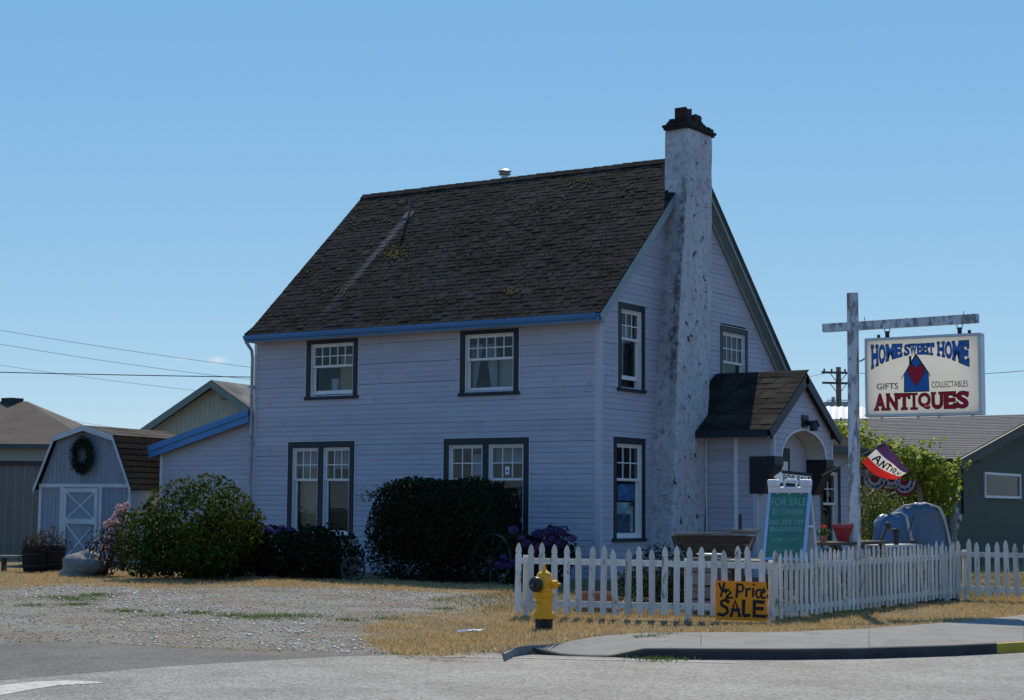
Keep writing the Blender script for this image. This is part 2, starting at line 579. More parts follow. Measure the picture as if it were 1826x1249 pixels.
def inside(P, poly):
    x, y = P[:, 0], P[:, 1]
    c = np.zeros(len(P), bool)
    n = len(poly)
    for i in range(n):
        x0, y0 = poly[i][:2]; x1, y1 = poly[(i + 1) % n][:2]
        m = ((y0 > y) != (y1 > y)) & (x < (x1 - x0) * (y - y0) / (y1 - y0 + 1e-12) + x0)
        c ^= m
    return c


def segdist(P, pts, closed=False):
    best = np.full(len(P), 1e9)
    n = len(pts)
    for i in range(n if closed else n - 1):
        a = np.array(pts[i][:2]); b = np.array(pts[(i + 1) % n][:2])
        ab = b - a
        t = np.clip(((P - a) @ ab) / (ab @ ab + 1e-12), 0, 1)
        best = np.minimum(best, np.linalg.norm(P - a - t[:, None] * ab, axis=1))
    return best

# ================================================================== GROUND
xs_ = [893, 915, 935, 965, 1000, 1050, 1090, 1120, 1150, 1250, 1400, 1550, 1700, 1778, 1826]
by_ = [1164, 1166, 1167, 1169, 1171, 1172.5, 1173.5, 1174.5, 1175.5, 1177.5, 1178, 1176, 1171, 1167, 1164]
ch_ = [.015, .075, .10, .06, .022, .015, .02, .065, .115, .12, .12, .12, .12, .12, .12]
bk_ = [(900, 1161), (922, 1151), (945, 1149), (983, 1147), (1020, 1138), (1060, 1131), (1095, 1128), (1125, 1127), (1150, 1127), (1250, 1128), (1400, 1127), (1550, 1121), (1700, 1110), (1778, 1102.5), (1826, 1097)]
_xf = list(np.arange(893, 1150, 9.0)) + [1150, 1200, 1250, 1325, 1400, 1475, 1550, 1625, 1700, 1778, 1826]
def _sm(x, y):      # rounded interpolation between the measured stations
    return [float(np.mean(np.interp(np.linspace(q - 11, q + 11, 9), x, y))) if 905 < q < 1160 else float(np.interp(q, x, y)) for q in _xf]
by_, ch_, bk_ = _sm(xs_, by_), _sm(xs_, ch_), list(zip(_sm(xs_, [q[0] for q in bk_]), _sm(xs_, [q[1] for q in bk_])))
xs_ = _xf
NST = len(xs_)
CURB = [atz(x, y, 0.0)[:2] for x, y in zip(xs_, by_)]
BACK = [atz(x, y, .12)[:2] for x, y in bk_]
d_ = np.array([.06, 1.0])
CURB += [CURB[-1] + np.array([.9, 4.0]), CURB[-1] + np.array([1.3, 12.0]), CURB[-1] + np.array([1.5, 120.0])]
BACK += [BACK[-1] + np.array([.75, 3.2]), BACK[-1] + np.array([.95, 11.0]), BACK[-1] + np.array([1.1, 118.0])]
ch_ += [.12, .12, .12]
A_PX = [(-320, 1143), (-100, 1145), (0, 1146), (150, 1146), (300, 1155), (450, 1162), (620, 1166), (720, 1169)]
B_PX = [(-320, 1240), (0, 1215), (300, 1190), (600, 1172), (720, 1169.5)]
EDGE_A = [atz(x, y, 0)[:2] for x, y in A_PX]
EDGE_B = [atz(x, y, 0)[:2] for x, y in B_PX]
FAR = [np.array([15.2, 200.]), np.array([27., 200.]), np.array([28., -6.]), np.array([300., -6.]), np.array([300., -50.]), np.array([-300., -50.])]
toe = [CURB[0] + np.array([-.35, -.1])]
ROAD = [np.array([-300., -38.])] + EDGE_B + toe + [c + np.array([0, 0.0]) for c in CURB] + FAR
APRON = [np.array([-300., -22.])] + EDGE_A + EDGE_B[::-1][1:] + [np.array([-300., -38.])]
ROADALL = [np.array([-300., -22.])] + EDGE_A + toe + CURB + FAR


def gz(P):
    P = np.atleast_2d(np.asarray(P, float))[:, :2]
    t = (P - CAM[:2]) @ HF
    z = .22 * ss((t - 20) / 14) * (1 - .9 * ss((P[:, 0] - 2) / 4.5))
    dv = segdist(P, BACK)
    z = z + np.maximum(0, .1 - z) * ss(1 - dv / 2.0)
    z += .012 * np.sin(P[:, 0] * 2.1 + P[:, 1] * 1.3) * np.cos(P[:, 1] * 2.7 - P[:, 0]) * ss((t - 20) / 3)
    return z


def g1(x, y):
    return float(gz([[x, y]])[0])


def gp(px, py):
    z = 0.0
    for _ in range(12):
        P = atz(px, py, z)
        z = .5 * z + .5 * g1(P[0], P[1])
    return atz(px, py, z)


GRAV = [gp(*q)[:2] for q in [(-300, 1046), (0, 1047), (120, 1042), (260, 1047), (500, 1046), (700, 1052), (860, 1060), (912, 1066), (912, 1078), (840, 1088), (740, 1098), (660, 1118), (640, 1140), (700, 1164), (620, 1165), (450, 1162), (300, 1155), (150, 1146), (0, 1146), (-300, 1145)]]


def coords(lo, hi, step, far):
    a = list(np.arange(lo, hi + 1e-6, step))
    out, s, x = [], step, lo
    while x > -far:
        s *= 1.5; x -= s; out.append(x)
    out = out[::-1]
    s, x = step, a[-1]
    hi_ = []
    while x < far:
        s *= 1.5; x += s; hi_.append(x)
    return np.array(out + a + hi_)


def build_ground():
    X = coords(-20, 16, .22, 900); Y = coords(-20, 8, .22, 900)
    gx, gy = np.meshgrid(X, Y)
    P = np.stack([gx.ravel(), gy.ravel()], 1)
    z = gz(P)
    inr = inside(P, ROADALL)
    dr = segdist(P, ROADALL, True)
    z = np.where(inr, np.minimum(z, 0) - .02 - .05 * ss(dr / .5), z)
    walk = inside(P, CURB + BACK[::-1])
    z = np.where(walk, -.05, z)
    V = np.column_stack([P, z])
    nx = len(X)
    i = np.arange((len(Y) - 1) * nx).reshape(len(Y) - 1, nx)[:, :-1].ravel()
    F = np.stack([i, i + 1, i + 1 + nx, i + nx], 1)
    o = mesh_np('ground', V, F, None, smooth=True)
    me = o.data
    sd = segdist(P, GRAV, True) * np.where(inside(P, GRAV), 1, -1)
    at = me.attributes.new('gravel', 'FLOAT', 'POINT')
    at.data.foreach_set('value', np.clip(sd, -2, 2).astype(np.float32))
    m = bpy.data.materials.new('dry_soil_and_gravel'); m.use_nodes = True
    N, L = m.node_tree.nodes, m.node_tree.links
    b = N['Principled BSDF']; b.inputs['Roughness'].default_value = .95; b.inputs['Specular IOR Level'].default_value = .2
    g = N.new('ShaderNodeNewGeometry'); a = N.new('ShaderNodeAttribute'); a.attribute_name = 'gravel'

    def noise(sc, det=6, ro=.6):
        n = N.new('ShaderNodeTexNoise'); n.inputs['Scale'].default_value = sc; n.inputs['Detail'].default_value = det
        n.inputs['Roughness'].default_value = ro; L.new(g.outputs['Position'], n.inputs['Vector']); return n.outputs[0]

    def mix(f, c1, c2):
        x = N.new('ShaderNodeMix'); x.data_type = 'RGBA'; L.new(f, x.inputs[0])
        for k, c in ((6, c1), (7, c2)):
            if isinstance(c, tuple): x.inputs[k].default_value = (*c, 1)
            else: L.new(c, x.inputs[k])
        return x.outputs[2]

    def rng(v, a0, a1, b0=0., b1=1.):
        r = N.new('ShaderNodeMapRange'); r.inputs[1].default_value = a0; r.inputs[2].default_value = a1
        r.inputs[3].default_value = b0; r.inputs[4].default_value = b1; L.new(v, r.inputs[0]); return r.outputs[0]
    soil = mix(rng(noise(1.5), .3, .7), (.17, .115, .06), (.29, .20, .105))
    soil = mix(rng(noise(40, 8), .4, .7), soil, (.34, .27, .16))
    dv = N.new('ShaderNodeVectorMath'); dv.operation = 'LENGTH'; L.new(g.outputs['Position'], dv.inputs[0])
    soil = mix(rng(dv.outputs['Value'], 32, 60), soil, mix(rng(noise(.05, 5), .4, .6), (.05, .065, .03), (.12, .12, .06)))
    vo = N.new('ShaderNodeTexVoronoi'); vo.inputs['Scale'].default_value = 75; L.new(g.outputs['Position'], vo.inputs['Vector'])
    sepc = N.new('ShaderNodeSeparateColor'); L.new(vo.outputs['Color'], sepc.inputs[0])
    gr = mix(sepc.outputs[0], (.24, .228, .20), (.42, .40, .355))
    gr = mix(rng(noise(.9, 8), .42, .62), gr, (.25, .21, .15))
    gr = mix(rng(noise(140, 3), .5, .75), gr, (.42, .41, .40))
    sm = N.new('ShaderNodeMath'); sm.operation = 'MULTIPLY_ADD'; L.new(noise(2.6, 7, .7), sm.inputs[0]); sm.inputs[1].default_value = 4.2; sm.inputs[2].default_value = -2.15
    sm2 = N.new('ShaderNodeMath'); sm2.operation = 'ADD'; L.new(sm.outputs[0], sm2.inputs[0]); L.new(a.outputs['Fac'], sm2.inputs[1])
    L.new(mix(rng(sm2.outputs[0], -.15, .2), soil, gr), b.inputs['Base Color'])
    hs = N.new('ShaderNodeMath'); hs.operation = 'ADD'; L.new(noise(60, 5), hs.inputs[0]); L.new(vo.outputs['Distance'], hs.inputs[1])
    bp = N.new('ShaderNodeBump'); bp.inputs['Strength'].default_value = .9; bp.inputs['Distance'].default_value = .03
    L.new(hs.outputs[0], bp.inputs['Height']); L.new(bp.outputs[0], b.inputs['Normal'])
    me.materials.append(m)
    tag(o, 'dry ground of soil and grey gravel round the house', 'ground', kind='structure')


build_ground()


def asphalt(name, c1, c2, spk, crack=False):
    m = bpy.data.materials.new(name); m.use_nodes = True
    N, L = m.node_tree.nodes, m.node_tree.links
    b = N['Principled BSDF']; b.inputs['Roughness'].default_value = .75; b.inputs['Specular IOR Level'].default_value = .15 if crack else .35
    g = N.new('ShaderNodeNewGeometry')
    n1 = N.new('ShaderNodeTexNoise'); n1.inputs['Scale'].default_value = .8; n1.inputs['Detail'].default_value = 10; n1.inputs['Roughness'].default_value = .68; L.new(g.outputs['Position'], n1.inputs['Vector'])
    r1 = N.new('ShaderNodeMapRange'); r1.inputs[1].default_value = .35; r1.inputs[2].default_value = .68; L.new(n1.outputs[0], r1.inputs[0])
    mx = N.new('ShaderNodeMix'); mx.data_type = 'RGBA'; L.new(r1.outputs[0], mx.inputs[0])
    mx.inputs[6].default_value = (*c1, 1); mx.inputs[7].default_value = (*c2, 1)
    vo = N.new('ShaderNodeTexVoronoi'); vo.inputs['Scale'].default_value = 42; L.new(g.outputs['Position'], vo.inputs['Vector'])
    sc = N.new('ShaderNodeSeparateColor'); L.new(vo.outputs['Color'], sc.inputs[0])
    r2 = N.new('ShaderNodeMapRange'); r2.inputs[3].default_value = 1 - spk; r2.inputs[4].default_value = 1 + spk; L.new(sc.outputs[0], r2.inputs[0])
    hv = N.new('ShaderNodeHueSaturation'); L.new(r2.outputs[0], hv.inputs['Value']); L.new(mx.outputs[2], hv.inputs['Color'])
    out = hv.outputs[0]
    # thin cracks
    n4 = N.new('ShaderNodeTexNoise'); n4.inputs['Scale'].default_value = 1.2; n4.inputs['Detail'].default_value = 5; L.new(g.outputs['Position'], n4.inputs['Vector'])
    ab = N.new('ShaderNodeMath'); ab.operation = 'SUBTRACT'; L.new(n4.outputs[0], ab.inputs[0]); ab.inputs[1].default_value = .5
    a2 = N.new('ShaderNodeMath'); a2.operation = 'ABSOLUTE'; L.new(ab.outputs[0], a2.inputs[0])
    r4 = N.new('ShaderNodeMapRange'); r4.inputs[1].default_value = .0; r4.inputs[2].default_value = .004; r4.inputs[3].default_value = .55 if crack else .25; r4.inputs[4].default_value = 0; L.new(a2.outputs[0], r4.inputs[0])
    mc = N.new('ShaderNodeMix'); mc.data_type = 'RGBA'; L.new(r4.outputs[0], mc.inputs[0]); L.new(out, mc.inputs[6]); mc.inputs[7].default_value = (.03, .03, .03, 1)
    L.new(mc.outputs[2], b.inputs['Base Color'])
    bp = N.new('ShaderNodeBump'); bp.inputs['Strength'].default_value = .7; bp.inputs['Distance'].default_value = .012
    L.new(vo.outputs['Distance'], bp.inputs['Height']); L.new(bp.outputs[0], b.inputs['Normal'])
    return m


def sheet(name, pts, z, m, label, parent=None, kind='structure'):
    mb = MB(); mb.add([(p[0], p[1], z) for p in pts], [tuple(range(len(pts)))])
    o = mb.build(name, m, parent)
    o.data.update()
    if o.data.polygons[0].normal.z < 0: o.data.flip_normals()
    return tag(o, label, name.replace('_', ' '), kind=kind)


M_ASPH = asphalt('worn_grey_asphalt', (.12, .12, .12), (.215, .213, .208), .55)
M_ASPH2 = asphalt('old_dark_asphalt', (.075, .074, .073), (.13, .128, .125), .4, True)
sheet('apron', APRON, .003, M_ASPH2, 'strip of old dark asphalt between gravel and road')
sheet('road', ROAD, .007, M_ASPH, 'worn grey asphalt road with coarse stone speckle')
M_LINE = mat('worn_road_paint', (.42, .41, .39), .8, .12, 6, wear=(.2, .2, .2), wear_amt=.62, wear_scale=9, world_co=True)
sheet('road_marking', [atz(x, y, .011)[:2] for x, y in [(-90, 1231), (0, 1222), (60, 1216), (120, 1213.5), (165, 1215), (190, 1217.5), (130, 1221), (100, 1223), (60, 1229), (0, 1240), (-90, 1254)]], .011, M_LINE, 'white painted stripe on the asphalt road')
lp = [(790, 1171.3), (950, 1173.5), (1100, 1177), (1200, 1179.5), (1310, 1182)]
sheet('edge_line', [atz(x, y - .9, .011)[:2] for x, y in lp] + [atz(x, y + .9, .011)[:2] for x, y in lp[::-1]], .011, mat('faded_line', (.27, .27, .26), .8, .1, 5, wear=(.2, .2, .2), wear_amt=.6, wear_scale=8, world_co=True), 'thin faded white edge line along the kerb')

M_CONC = mat('grey_concrete', (.185, .18, .172), .9, .12, 2.5, wear=(.13, .127, .12), wear_amt=.55, wear_scale=2.2, bump=.4, bscale=140, world_co=True)
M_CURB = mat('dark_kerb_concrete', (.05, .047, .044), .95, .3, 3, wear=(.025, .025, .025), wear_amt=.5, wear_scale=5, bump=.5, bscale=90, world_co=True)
M_YEL = mat('worn_yellow_kerb_paint', (.48, .32, .03), .8, .15, 3, wear=(.16, .15, .13), wear_amt=.42, wear_scale=5, bump=.4, bscale=90, world_co=True)


def build_walk():
    n = len(CURB)
    Cb = [np.array([c[0], c[1]]) for c in CURB]
    inn = []
    for i in range(n):
        d = BACK[i] - Cb[i]; ln = np.linalg.norm(d)
        inn.append(Cb[i] + d / ln * min(.15, ln * .6))
    mb = MB()
    for i in range(n - 1):
        h0, h1 = ch_[i], ch_[i + 1]
        a, b, c, d = Cb[i], Cb[i + 1], inn[i + 1], inn[i]
        bt = .02
        mb.cur = 1 if i >= NST - 2 else 0
        f = lambda q, z: (q[0], q[1], z)
        t0 = a + (d - a) * .12; t1 = b + (c - b) * .12
        mb.add([f(a, -.08), f(b, -.08), f(a, max(h0 - bt, .004)), f(b, max(h1 - bt, .004)), f(t0, h0), f(t1, h1), f(d, h0), f(c, h1), f(d, -.08), f(c, -.08)],
               [(0, 1, 3, 2), (2, 3, 5, 4), (4, 5, 7, 6), (6, 7, 9, 8)])
    # the yellow paint begins a little before the frame's right edge
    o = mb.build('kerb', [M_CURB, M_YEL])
    tag(o, 'low concrete kerb with a dropped ramp and yellow end', 'kerb', kind='structure')
    base = MB()
    for i in range(n - 1):
        base.add([(*inn[i], -.03), (*inn[i + 1], -.03), (*BACK[i + 1], -.03), (*BACK[i], -.03)], [(0, 1, 2, 3)])
    sw = base.build('sidewalk', M_CONC)
    tag(sw, 'grey concrete sidewalk curving round the corner', 'sidewalk', kind='structure')
    # slabs between joints, measured along the kerb
    P0, P1, H = [], [], []
    for i in range(n - 1):
        L_ = np.linalg.norm(Cb[i + 1] - Cb[i]); k = max(1, int(L_ / .25)) if i < n - 2 else 30
        for j in range(k):
            t = j / k
            P0.append(inn[i] + (inn[i + 1] - inn[i]) * t); P1.append(BACK[i] + (BACK[i + 1] - BACK[i]) * t)
            H.append(ch_[i] + (ch_[i + 1] - ch_[i]) * t)
    run = 0; start = 0; joints = [0]
    for i in range(1, len(P0)):
        run += np.linalg.norm(P0[i] - P0[i - 1])
        if (len(joints) == 1 and run > 2.3) or (len(joints) > 1 and run > 1.9):
            joints.append(i); run = 0
    joints.append(len(P0) - 1)
    for a, b in zip(joints[:-1], joints[1:]):
        if b - a < 1: continue
        m = MB(); k = b - a + 1
        top0, top1 = [], []
        dz = rnd.uniform(-.006, .006)
        for i in range(a, b + 1):
            q0, q1 = P0[i].copy(), P1[i].copy()
            if i == a: q0 += (P0[i + 1] - P0[i]) * (.003 / np.linalg.norm(P0[i + 1] - P0[i])); q1 += (P1[i + 1] - P1[i]) * (.003 / np.linalg.norm(P1[i + 1] - P1[i]))
            if i == b: q0 -= (P0[i] - P0[i - 1]) * (.003 / np.linalg.norm(P0[i] - P0[i - 1])); q1 -= (P1[i] - P1[i - 1]) * (.003 / np.linalg.norm(P1[i] - P1[i - 1]))
            top0.append((q0[0], q0[1], H[i] - .003 + dz)); top1.append((q1[0], q1[1], max(H[i], .105) + dz if H[i] > .05 else .09 + dz))
        low = [(x, y, z - .1) for x, y, z in top0]; low1 = [(x, y, z - .1) for x, y, z in top1]
        m.add(top0 + top1 + low + low1, [(i, i + 1, k + i + 1, k + i) for i in range(k - 1)] + [(2 * k + i, 2 * k + i + 1, i + 1, i) for i in range(k - 1)] + [(k + i, k + i + 1, 3 * k + i + 1, 3 * k + i) for i in range(k - 1)] + [(0, k, 3 * k, 2 * k), (k - 1, 3 * k - 1, 4 * k - 1, 2 * k - 1)])
        m.build('slab', M_CONC, sw)


build_walk()


# grass, gravel stones ------------------------------------------------------
def blades(name, poly, n, h, m, label, dens=None, w=.006, lean=.6):
    P = np.array(poly)
    lo, hi = P.min(0), P.max(0)
    pts = nr.uniform(lo, hi, (int(n * 3), 2))
    pts = pts[inside(pts, poly)]
    if dens is not None:
        pts = pts[nr.random(len(pts)) < dens(pts)]
    pts = pts[:n]
    k = len(pts)
    z = gz(pts) - .01
    H = h * nr.uniform(.4, 1.3, k)
    a = nr.uniform(0, 2 * np.pi, k); l = nr.normal(0, lean, (k, 2)) * H[:, None]
    W = w * nr.uniform(.6, 1.6, k)
    b0 = np.column_stack([pts[:, 0] - np.cos(a) * W, pts[:, 1] - np.sin(a) * W, z])
    b1 = np.column_stack([pts[:, 0] + np.cos(a) * W, pts[:, 1] + np.sin(a) * W, z])
    t = np.column_stack([pts + l, z + H])
    V = np.stack([b0, b1, t], 1).reshape(-1, 3)
    o = mesh_np(name, V, np.arange(3 * k).reshape(k, 3), m)
    return tag(o, label, name.replace('_', ' '), kind='stuff')


def pnoise(P, s, seed=0):
    g = np.random.default_rng(seed)
    out = np.zeros(len(P))
    for i in range(7):
        k = g.normal(0, s * (1 + i * .5), 2); out += np.sin(P @ k + g.uniform(0, 6)) / (1 + i * .4)
    return out


M_STRAW = leaf_mat('dry_straw_grass', (.32, .21, .09), (.66, .49, .24), .4, .8)
M_WEED = leaf_mat('green_weed', (.06, .11, .02), (.14, .2, .05), .4, .7)
M_DULLG = leaf_mat('dull_mixed_grass', (.13, .12, .045), (.33, .26, .12), .4, .8)
gpl = lambda L_: [gp(*q)[:2] for q in L_]
G1 = gpl([(-100, 1014), (0, 1016), (250, 1024), (500, 1030), (700, 1036), (912, 1044), (914, 1068), (850, 1063), (700, 1054), (500, 1048), (260, 1050), (120, 1046), (0, 1052), (-100, 1055)])
blades('dry_grass_strip', G1, 38000, .06, M_STRAW, 'narrow strip of dry yellow grass between bushes and gravel', lambda P: .1 + .9 * np.clip(pnoise(P, 2.6, 3) * .45 + .5, 0, 1))
VERGE = gpl([(640, 1135), (690, 1104), (780, 1092), (860, 1084), (912, 1074), (920, 1098), (1000, 1100), (1382, 1102), (1500, 1090), (1700, 1072), (1826, 1064), (1860, 1062)]) + [b for b in BACK[NST - 1::-1]] + gpl([(893, 1165), (800, 1169), (720, 1168), (680, 1160)])
blades('dry_grass_verge', VERGE, 80000, .055, M_STRAW, 'dry golden grass verge between picket fence and sidewalk', lambda P: .06 + .94 * np.clip(pnoise(P, 3.0, 4) * .45 + .5, 0, 1))
blades('verge_green_grass', VERGE, 9000, .05, M_DULLG, 'dull green blades mixed into the dry verge by fence', lambda P: (pnoise(P, .9, 8) > .7) * 1.)
YARD = [np.array(q) for q in [(.8, -3.3), (.9, -7.2), (3.7, -8.4), (6.8, -6.4), (6.85, 1.1), (6.9, 7), (2.4, 9), (2.4, 3.2), (.8, 1.5)]]
blades('yard_grass', YARD, 30000, .08, M_DULLG, 'patchy dry yard grass behind the picket fence', None)
NY = [np.array(q) for q in [(6.95, 1.2), (11.3, 1.2), (12.5, 12), (3, 13.5), (3, 9)]]
blades('side_yard_grass', NY, 16000, .08, M_DULLG, 'sunlit lawn in front of the dark green house', None, w=.01)
# weeds sprouting in the gravel, and scattered straw
wv, wc = [], 0
for px, py, rx, n in [(140, 1070, .55, 420), (100, 1066, .4, 250), (60, 1080, .35, 160), (135, 1079, .3, 260), (170, 1062, .4, 420), (225, 1091, .4, 330), (352, 1094, .3, 300), (410, 1099, .3, 220), (500, 1100, .75, 900), (455, 1101, .4, 200), (620, 1107, .25, 160), (285, 1099, .3, 120), (690, 1104, .35, 200), (790, 1087, .25, 160), (545, 1036, .25, 260), (1175, 1176, .35, 200), (1160, 1140, .25, 140), (1190, 1133, .25, 140)]:
    c = gp(px, py)
    q = np.column_stack([nr.normal(c[0], rx * .45, n), nr.normal(c[1], rx * .45, n)])
    z = gz(q); H = nr.uniform(.015, .05, n); a = nr.uniform(0, 6.28, n); l = nr.normal(0, .5, (n, 2)) * H[:, None]
    if py > 1130: z = np.full(n, .02 if py > 1170 else .1)
    W = .007
    V = np.stack([np.column_stack([q[:, 0] - np.cos(a) * W, q[:, 1] - np.sin(a) * W, z - .005]), np.column_stack([q[:, 0] + np.cos(a) * W, q[:, 1] + np.sin(a) * W, z - .005]), np.column_stack([q + l, z + H])], 1)
    wv.append(V.reshape(-1, 3))
V = np.concatenate(wv)
tag(mesh_np('gravel_weeds', V, np.arange(len(V)).reshape(-1, 3), M_WEED), 'low green weeds in patches on the gravel lot', 'weeds', kind='stuff')
blades('gravel_straw', GRAV, 22000, .028, M_STRAW, 'thin dry straw scattered across the gravel lot', lambda P: np.clip((pnoise(P, .8, 12) - .1) * .5, 0, 1) * .8 + np.clip(1 - segdist(P, GRAV, True) / .9, 0, 1) * .6)


def stones(name, poly, n, smin, smax, m, label, dens=None):
    P = np.array(poly); lo, hi = P.min(0), P.max(0)
    pts = nr.uniform(lo, hi, (n * 4, 2)); pts = pts[inside(pts, poly)]
    if dens is not None: pts = pts[nr.random(len(pts)) < dens(pts)]
    pts = pts[:n]; k = len(pts)
    oc = np.array([(1, 0, 0), (-1, 0, 0), (0, 1, 0), (0, -1, 0), (0, 0, 1), (0, 0, -1)], float)
    s = smin + (smax - smin) * nr.random(k) ** 3
    V = oc[None] * s[:, None, None] * nr.uniform(.6, 1.4, (k, 6, 1))
    V[:, :, 2] *= .6
    a = nr.uniform(0, 6.28, k); ca, sa = np.cos(a), np.sin(a)
    x = V[:, :, 0] * ca[:, None] - V[:, :, 1] * sa[:, None]; y = V[:, :, 0] * sa[:, None] + V[:, :, 1] * ca[:, None]
    V[:, :, 0] = x + pts[:, 0, None]; V[:, :, 1] = y + pts[:, 1, None]; V[:, :, 2] += (gz(pts) + s * .15)[:, None]
    f = np.array([(0, 2, 4), (2, 1, 4), (1, 3, 4), (3, 0, 4), (2, 0, 5), (1, 2, 5), (3, 1, 5), (0, 3, 5)])
    F = (f[None] + 6 * np.arange(k)[:, None, None]).reshape(-1, 3)
    return tag(mesh_np(name, V.reshape(-1, 3), F, m), label, 'gravel', kind='stuff')


GRIN = [g for g in GRAV]
stones('gravel_stones', GRIN, 30000, .004, .02, leaf_mat('gravel_stone', (.16, .148, .125), (.52, .48, .40), 0, .9, .05), 'loose grey gravel stones on the parking lot')
stones('pale_gravel_stones', GRIN, 2200, .010, .036, leaf_mat('pale_stone', (.50, .47, .41), (.72, .69, .62), 0, .8), 'pale larger stones scattered over the gravel', lambda P: (pnoise(P, .7, 5) > .3) * 1.)

# ================================================================== HOUSE
HX0, HG = -9.32, 0.0            # long wall from HX0 to the gable wall x = 0
EY, EZ = -.375, 5.611           # front eave edge
RY, RZ = 3.851, 9.515           # ridge
GR = .257                       # rake overhang
XL = -9.27
FY, FZ = 9.3, 9.515 - .91 * (9.3 - 3.851)
DUP = Vector((0, RY - EY, RZ - EZ)).normalized()
NUP = Vector((0, -DUP.z, DUP.y))
SLOPE = math.hypot(RY - EY, RZ - EZ)
house = thing('corner_house', 'two-storey lilac clapboard house with steep mossy shingle roof and plastered chimney', 'house', (-4.6, 4, .2))
# (wall, u0, u1, z0, z1, units, cols, rows, split)   heights above road
H0 = 1.65
WIN_F = [(-7.758, -6.253, 2.42, 3.825, 1, 5, 2, .43), (-8.253, -6.315, -.70, 1.473, 2, 3, 2, .37),
         (-3.468, -1.953, 2.377, 3.83, 1, 5, 2, .43), (-3.87, -1.687, -.72, 1.479, 2, 3, 2, .37)]
WIN_G = [(.709, 1.845, 2.437, 4.297, 1, 3, 2, .37), (.522, 1.862, -.67, 1.488, 1, 3, 2, .38), (5.394, 6.848, 2.42, 4.242, 1, 4, 2, .43)]
TF = lambda p: (p[0], -p[1], p[2])        # (u, outward, z) on the front wall
TG = lambda p: (p[1], p[0], p[2])         # on the gable wall
LAP = .112


def laps(mb, fL, fR, z0, k=2, lap=LAP, zmax=99):
    """one double-lap siding panel; fL/fR give the ends at a height; coords (u, out, z)"""
    prof = [(-.02, z0)]
    z = z0
    for i in range(k):
        zt = min(z + lap, zmax)
        prof += [(.012, z + .001), (.012, z + .016), (.003, zt - .004)]
        z = zt
    prof += [(-.02, z)]
    A = [(fL(h), n, h) for n, h in prof]; B = [(fR(h), n, h) for n, h in prof]
    mb.prism(A, B)


def siding(T, parent, zlo, zhi, fL, fR, holes, m=M_SIDING, lap=LAP, minlen=.05):
    z = zlo
    while z < zhi - .03:
        zt = min(z + 2 * lap, zhi)
        k = 2 if zt - z > lap * 1.3 else 1
        segs = [(fL, fR)]
        zm = (z + zt) / 2
        lo, hi = max(fL(z), fL(zt)), min(fR(z), fR(zt))
        cuts = sorted([(a, b) for a, b, c, d in holes if c < zm < d])
        ends = []
        cur = fL
        for a, b in cuts:
            ends.append((cur, (lambda h, a=a: a))); cur = (lambda h, b=b: b)
        ends.append((cur, fR))
        for l, r in ends:
            if r(zm) - l(zm) < minlen: continue
            cur, end = l(zm), r(zm)
            dz = rnd.uniform(-.003, .003)
            while True:
                nxt = cur + rnd.uniform(2.6, 3.7)
                last = nxt > end - .5
                la = l if cur == l(zm) else (lambda h, c=cur: c + .0025)
                ra = r if last else (lambda h, c=nxt: c)
                mb = MB(T); laps(mb, la, ra, z + dz, k, (zt - z) / k); mb.build('siding_panel', m, parent)
                if last: break
                cur = nxt
        z = zt


hol_f = [(a + .06, b - .06, c + H0 + .05, d + H0 - .05) for a, b, c, d, *_ in WIN_F]
siding(TF, house, .12, 5.44, lambda z: HX0, lambda z: -.045, hol_f)
# gable: limits follow the rakes
nearY = lambda z: max(.045, EY + (z - EZ + .17) / ((RZ - EZ) / (RY - EY)) + .02)
farY = lambda z: min(8.95, RY + (RZ - .20 - z) / .91)
hol_g = [(a + .06, b - .06, c + H0 + .05, d + H0 - .05) for a, b, c, d, *_ in WIN_G]
hol_g += [(2.4, 3.45, 0, 4.2), (2.72, 3.6, 4.2, 6.4), (2.9, 3.75, 6.4, 8.0), (2.98, 3.85, 8.0, 9.6), (3.7, 6.62, 0, 3.25)]
siding(TG, house, .12, 9.2, nearY, farY, hol_g)
# corner boards
mb = MB(); mb.box((-.1, -.02, .1), (.022, .0, 5.44)); mb.box((0, .0, .1), (.022, .1, 5.5)); mb.build('corner_board', M_CORNER, house)
mb = MB(); mb.box((HX0 - .02, -.02, .1), (HX0 + .07, .05, 5.44)); mb.build('corner_board', M_CORNER, house)
# plain walls the photograph does not show
mb = MB(); mb.box((HX0 - .02, .05, .1), (HX0 + .02, 8.9, 5.44)); mb.prism([(HX0 - .02, 0, 5.44), (HX0 - .02, 8.9, 4.75), (HX0 - .02, RY, RZ - .2)], [(HX0 + .02, 0, 5.44), (HX0 + .02, 8.9, 4.75), (HX0 + .02, RY, RZ - .2)])
mb.box((HX0 + .02, 8.9, .1), (0, 8.95, 4.7)); mb.build('wall', M_SIDING, house)
mb = MB(); mb.box((HX0, 0.02, .05), (0, 8.9, .12)); mb.box((HX0 + .03, .3, 2.9), (-.3, 8.8, 2.95)); mb.build('floor_slab', M_ROOM, house)
mb = MB(); mb.box((HX0, -.01, -.05), (-.0, .03, .12)); mb.box((-.03, .03, -.05), (.01, 8.95, .12)); mb.build('foundation', mat('foundation_concrete', (.3, .3, .29), .9, .2, 3), house)


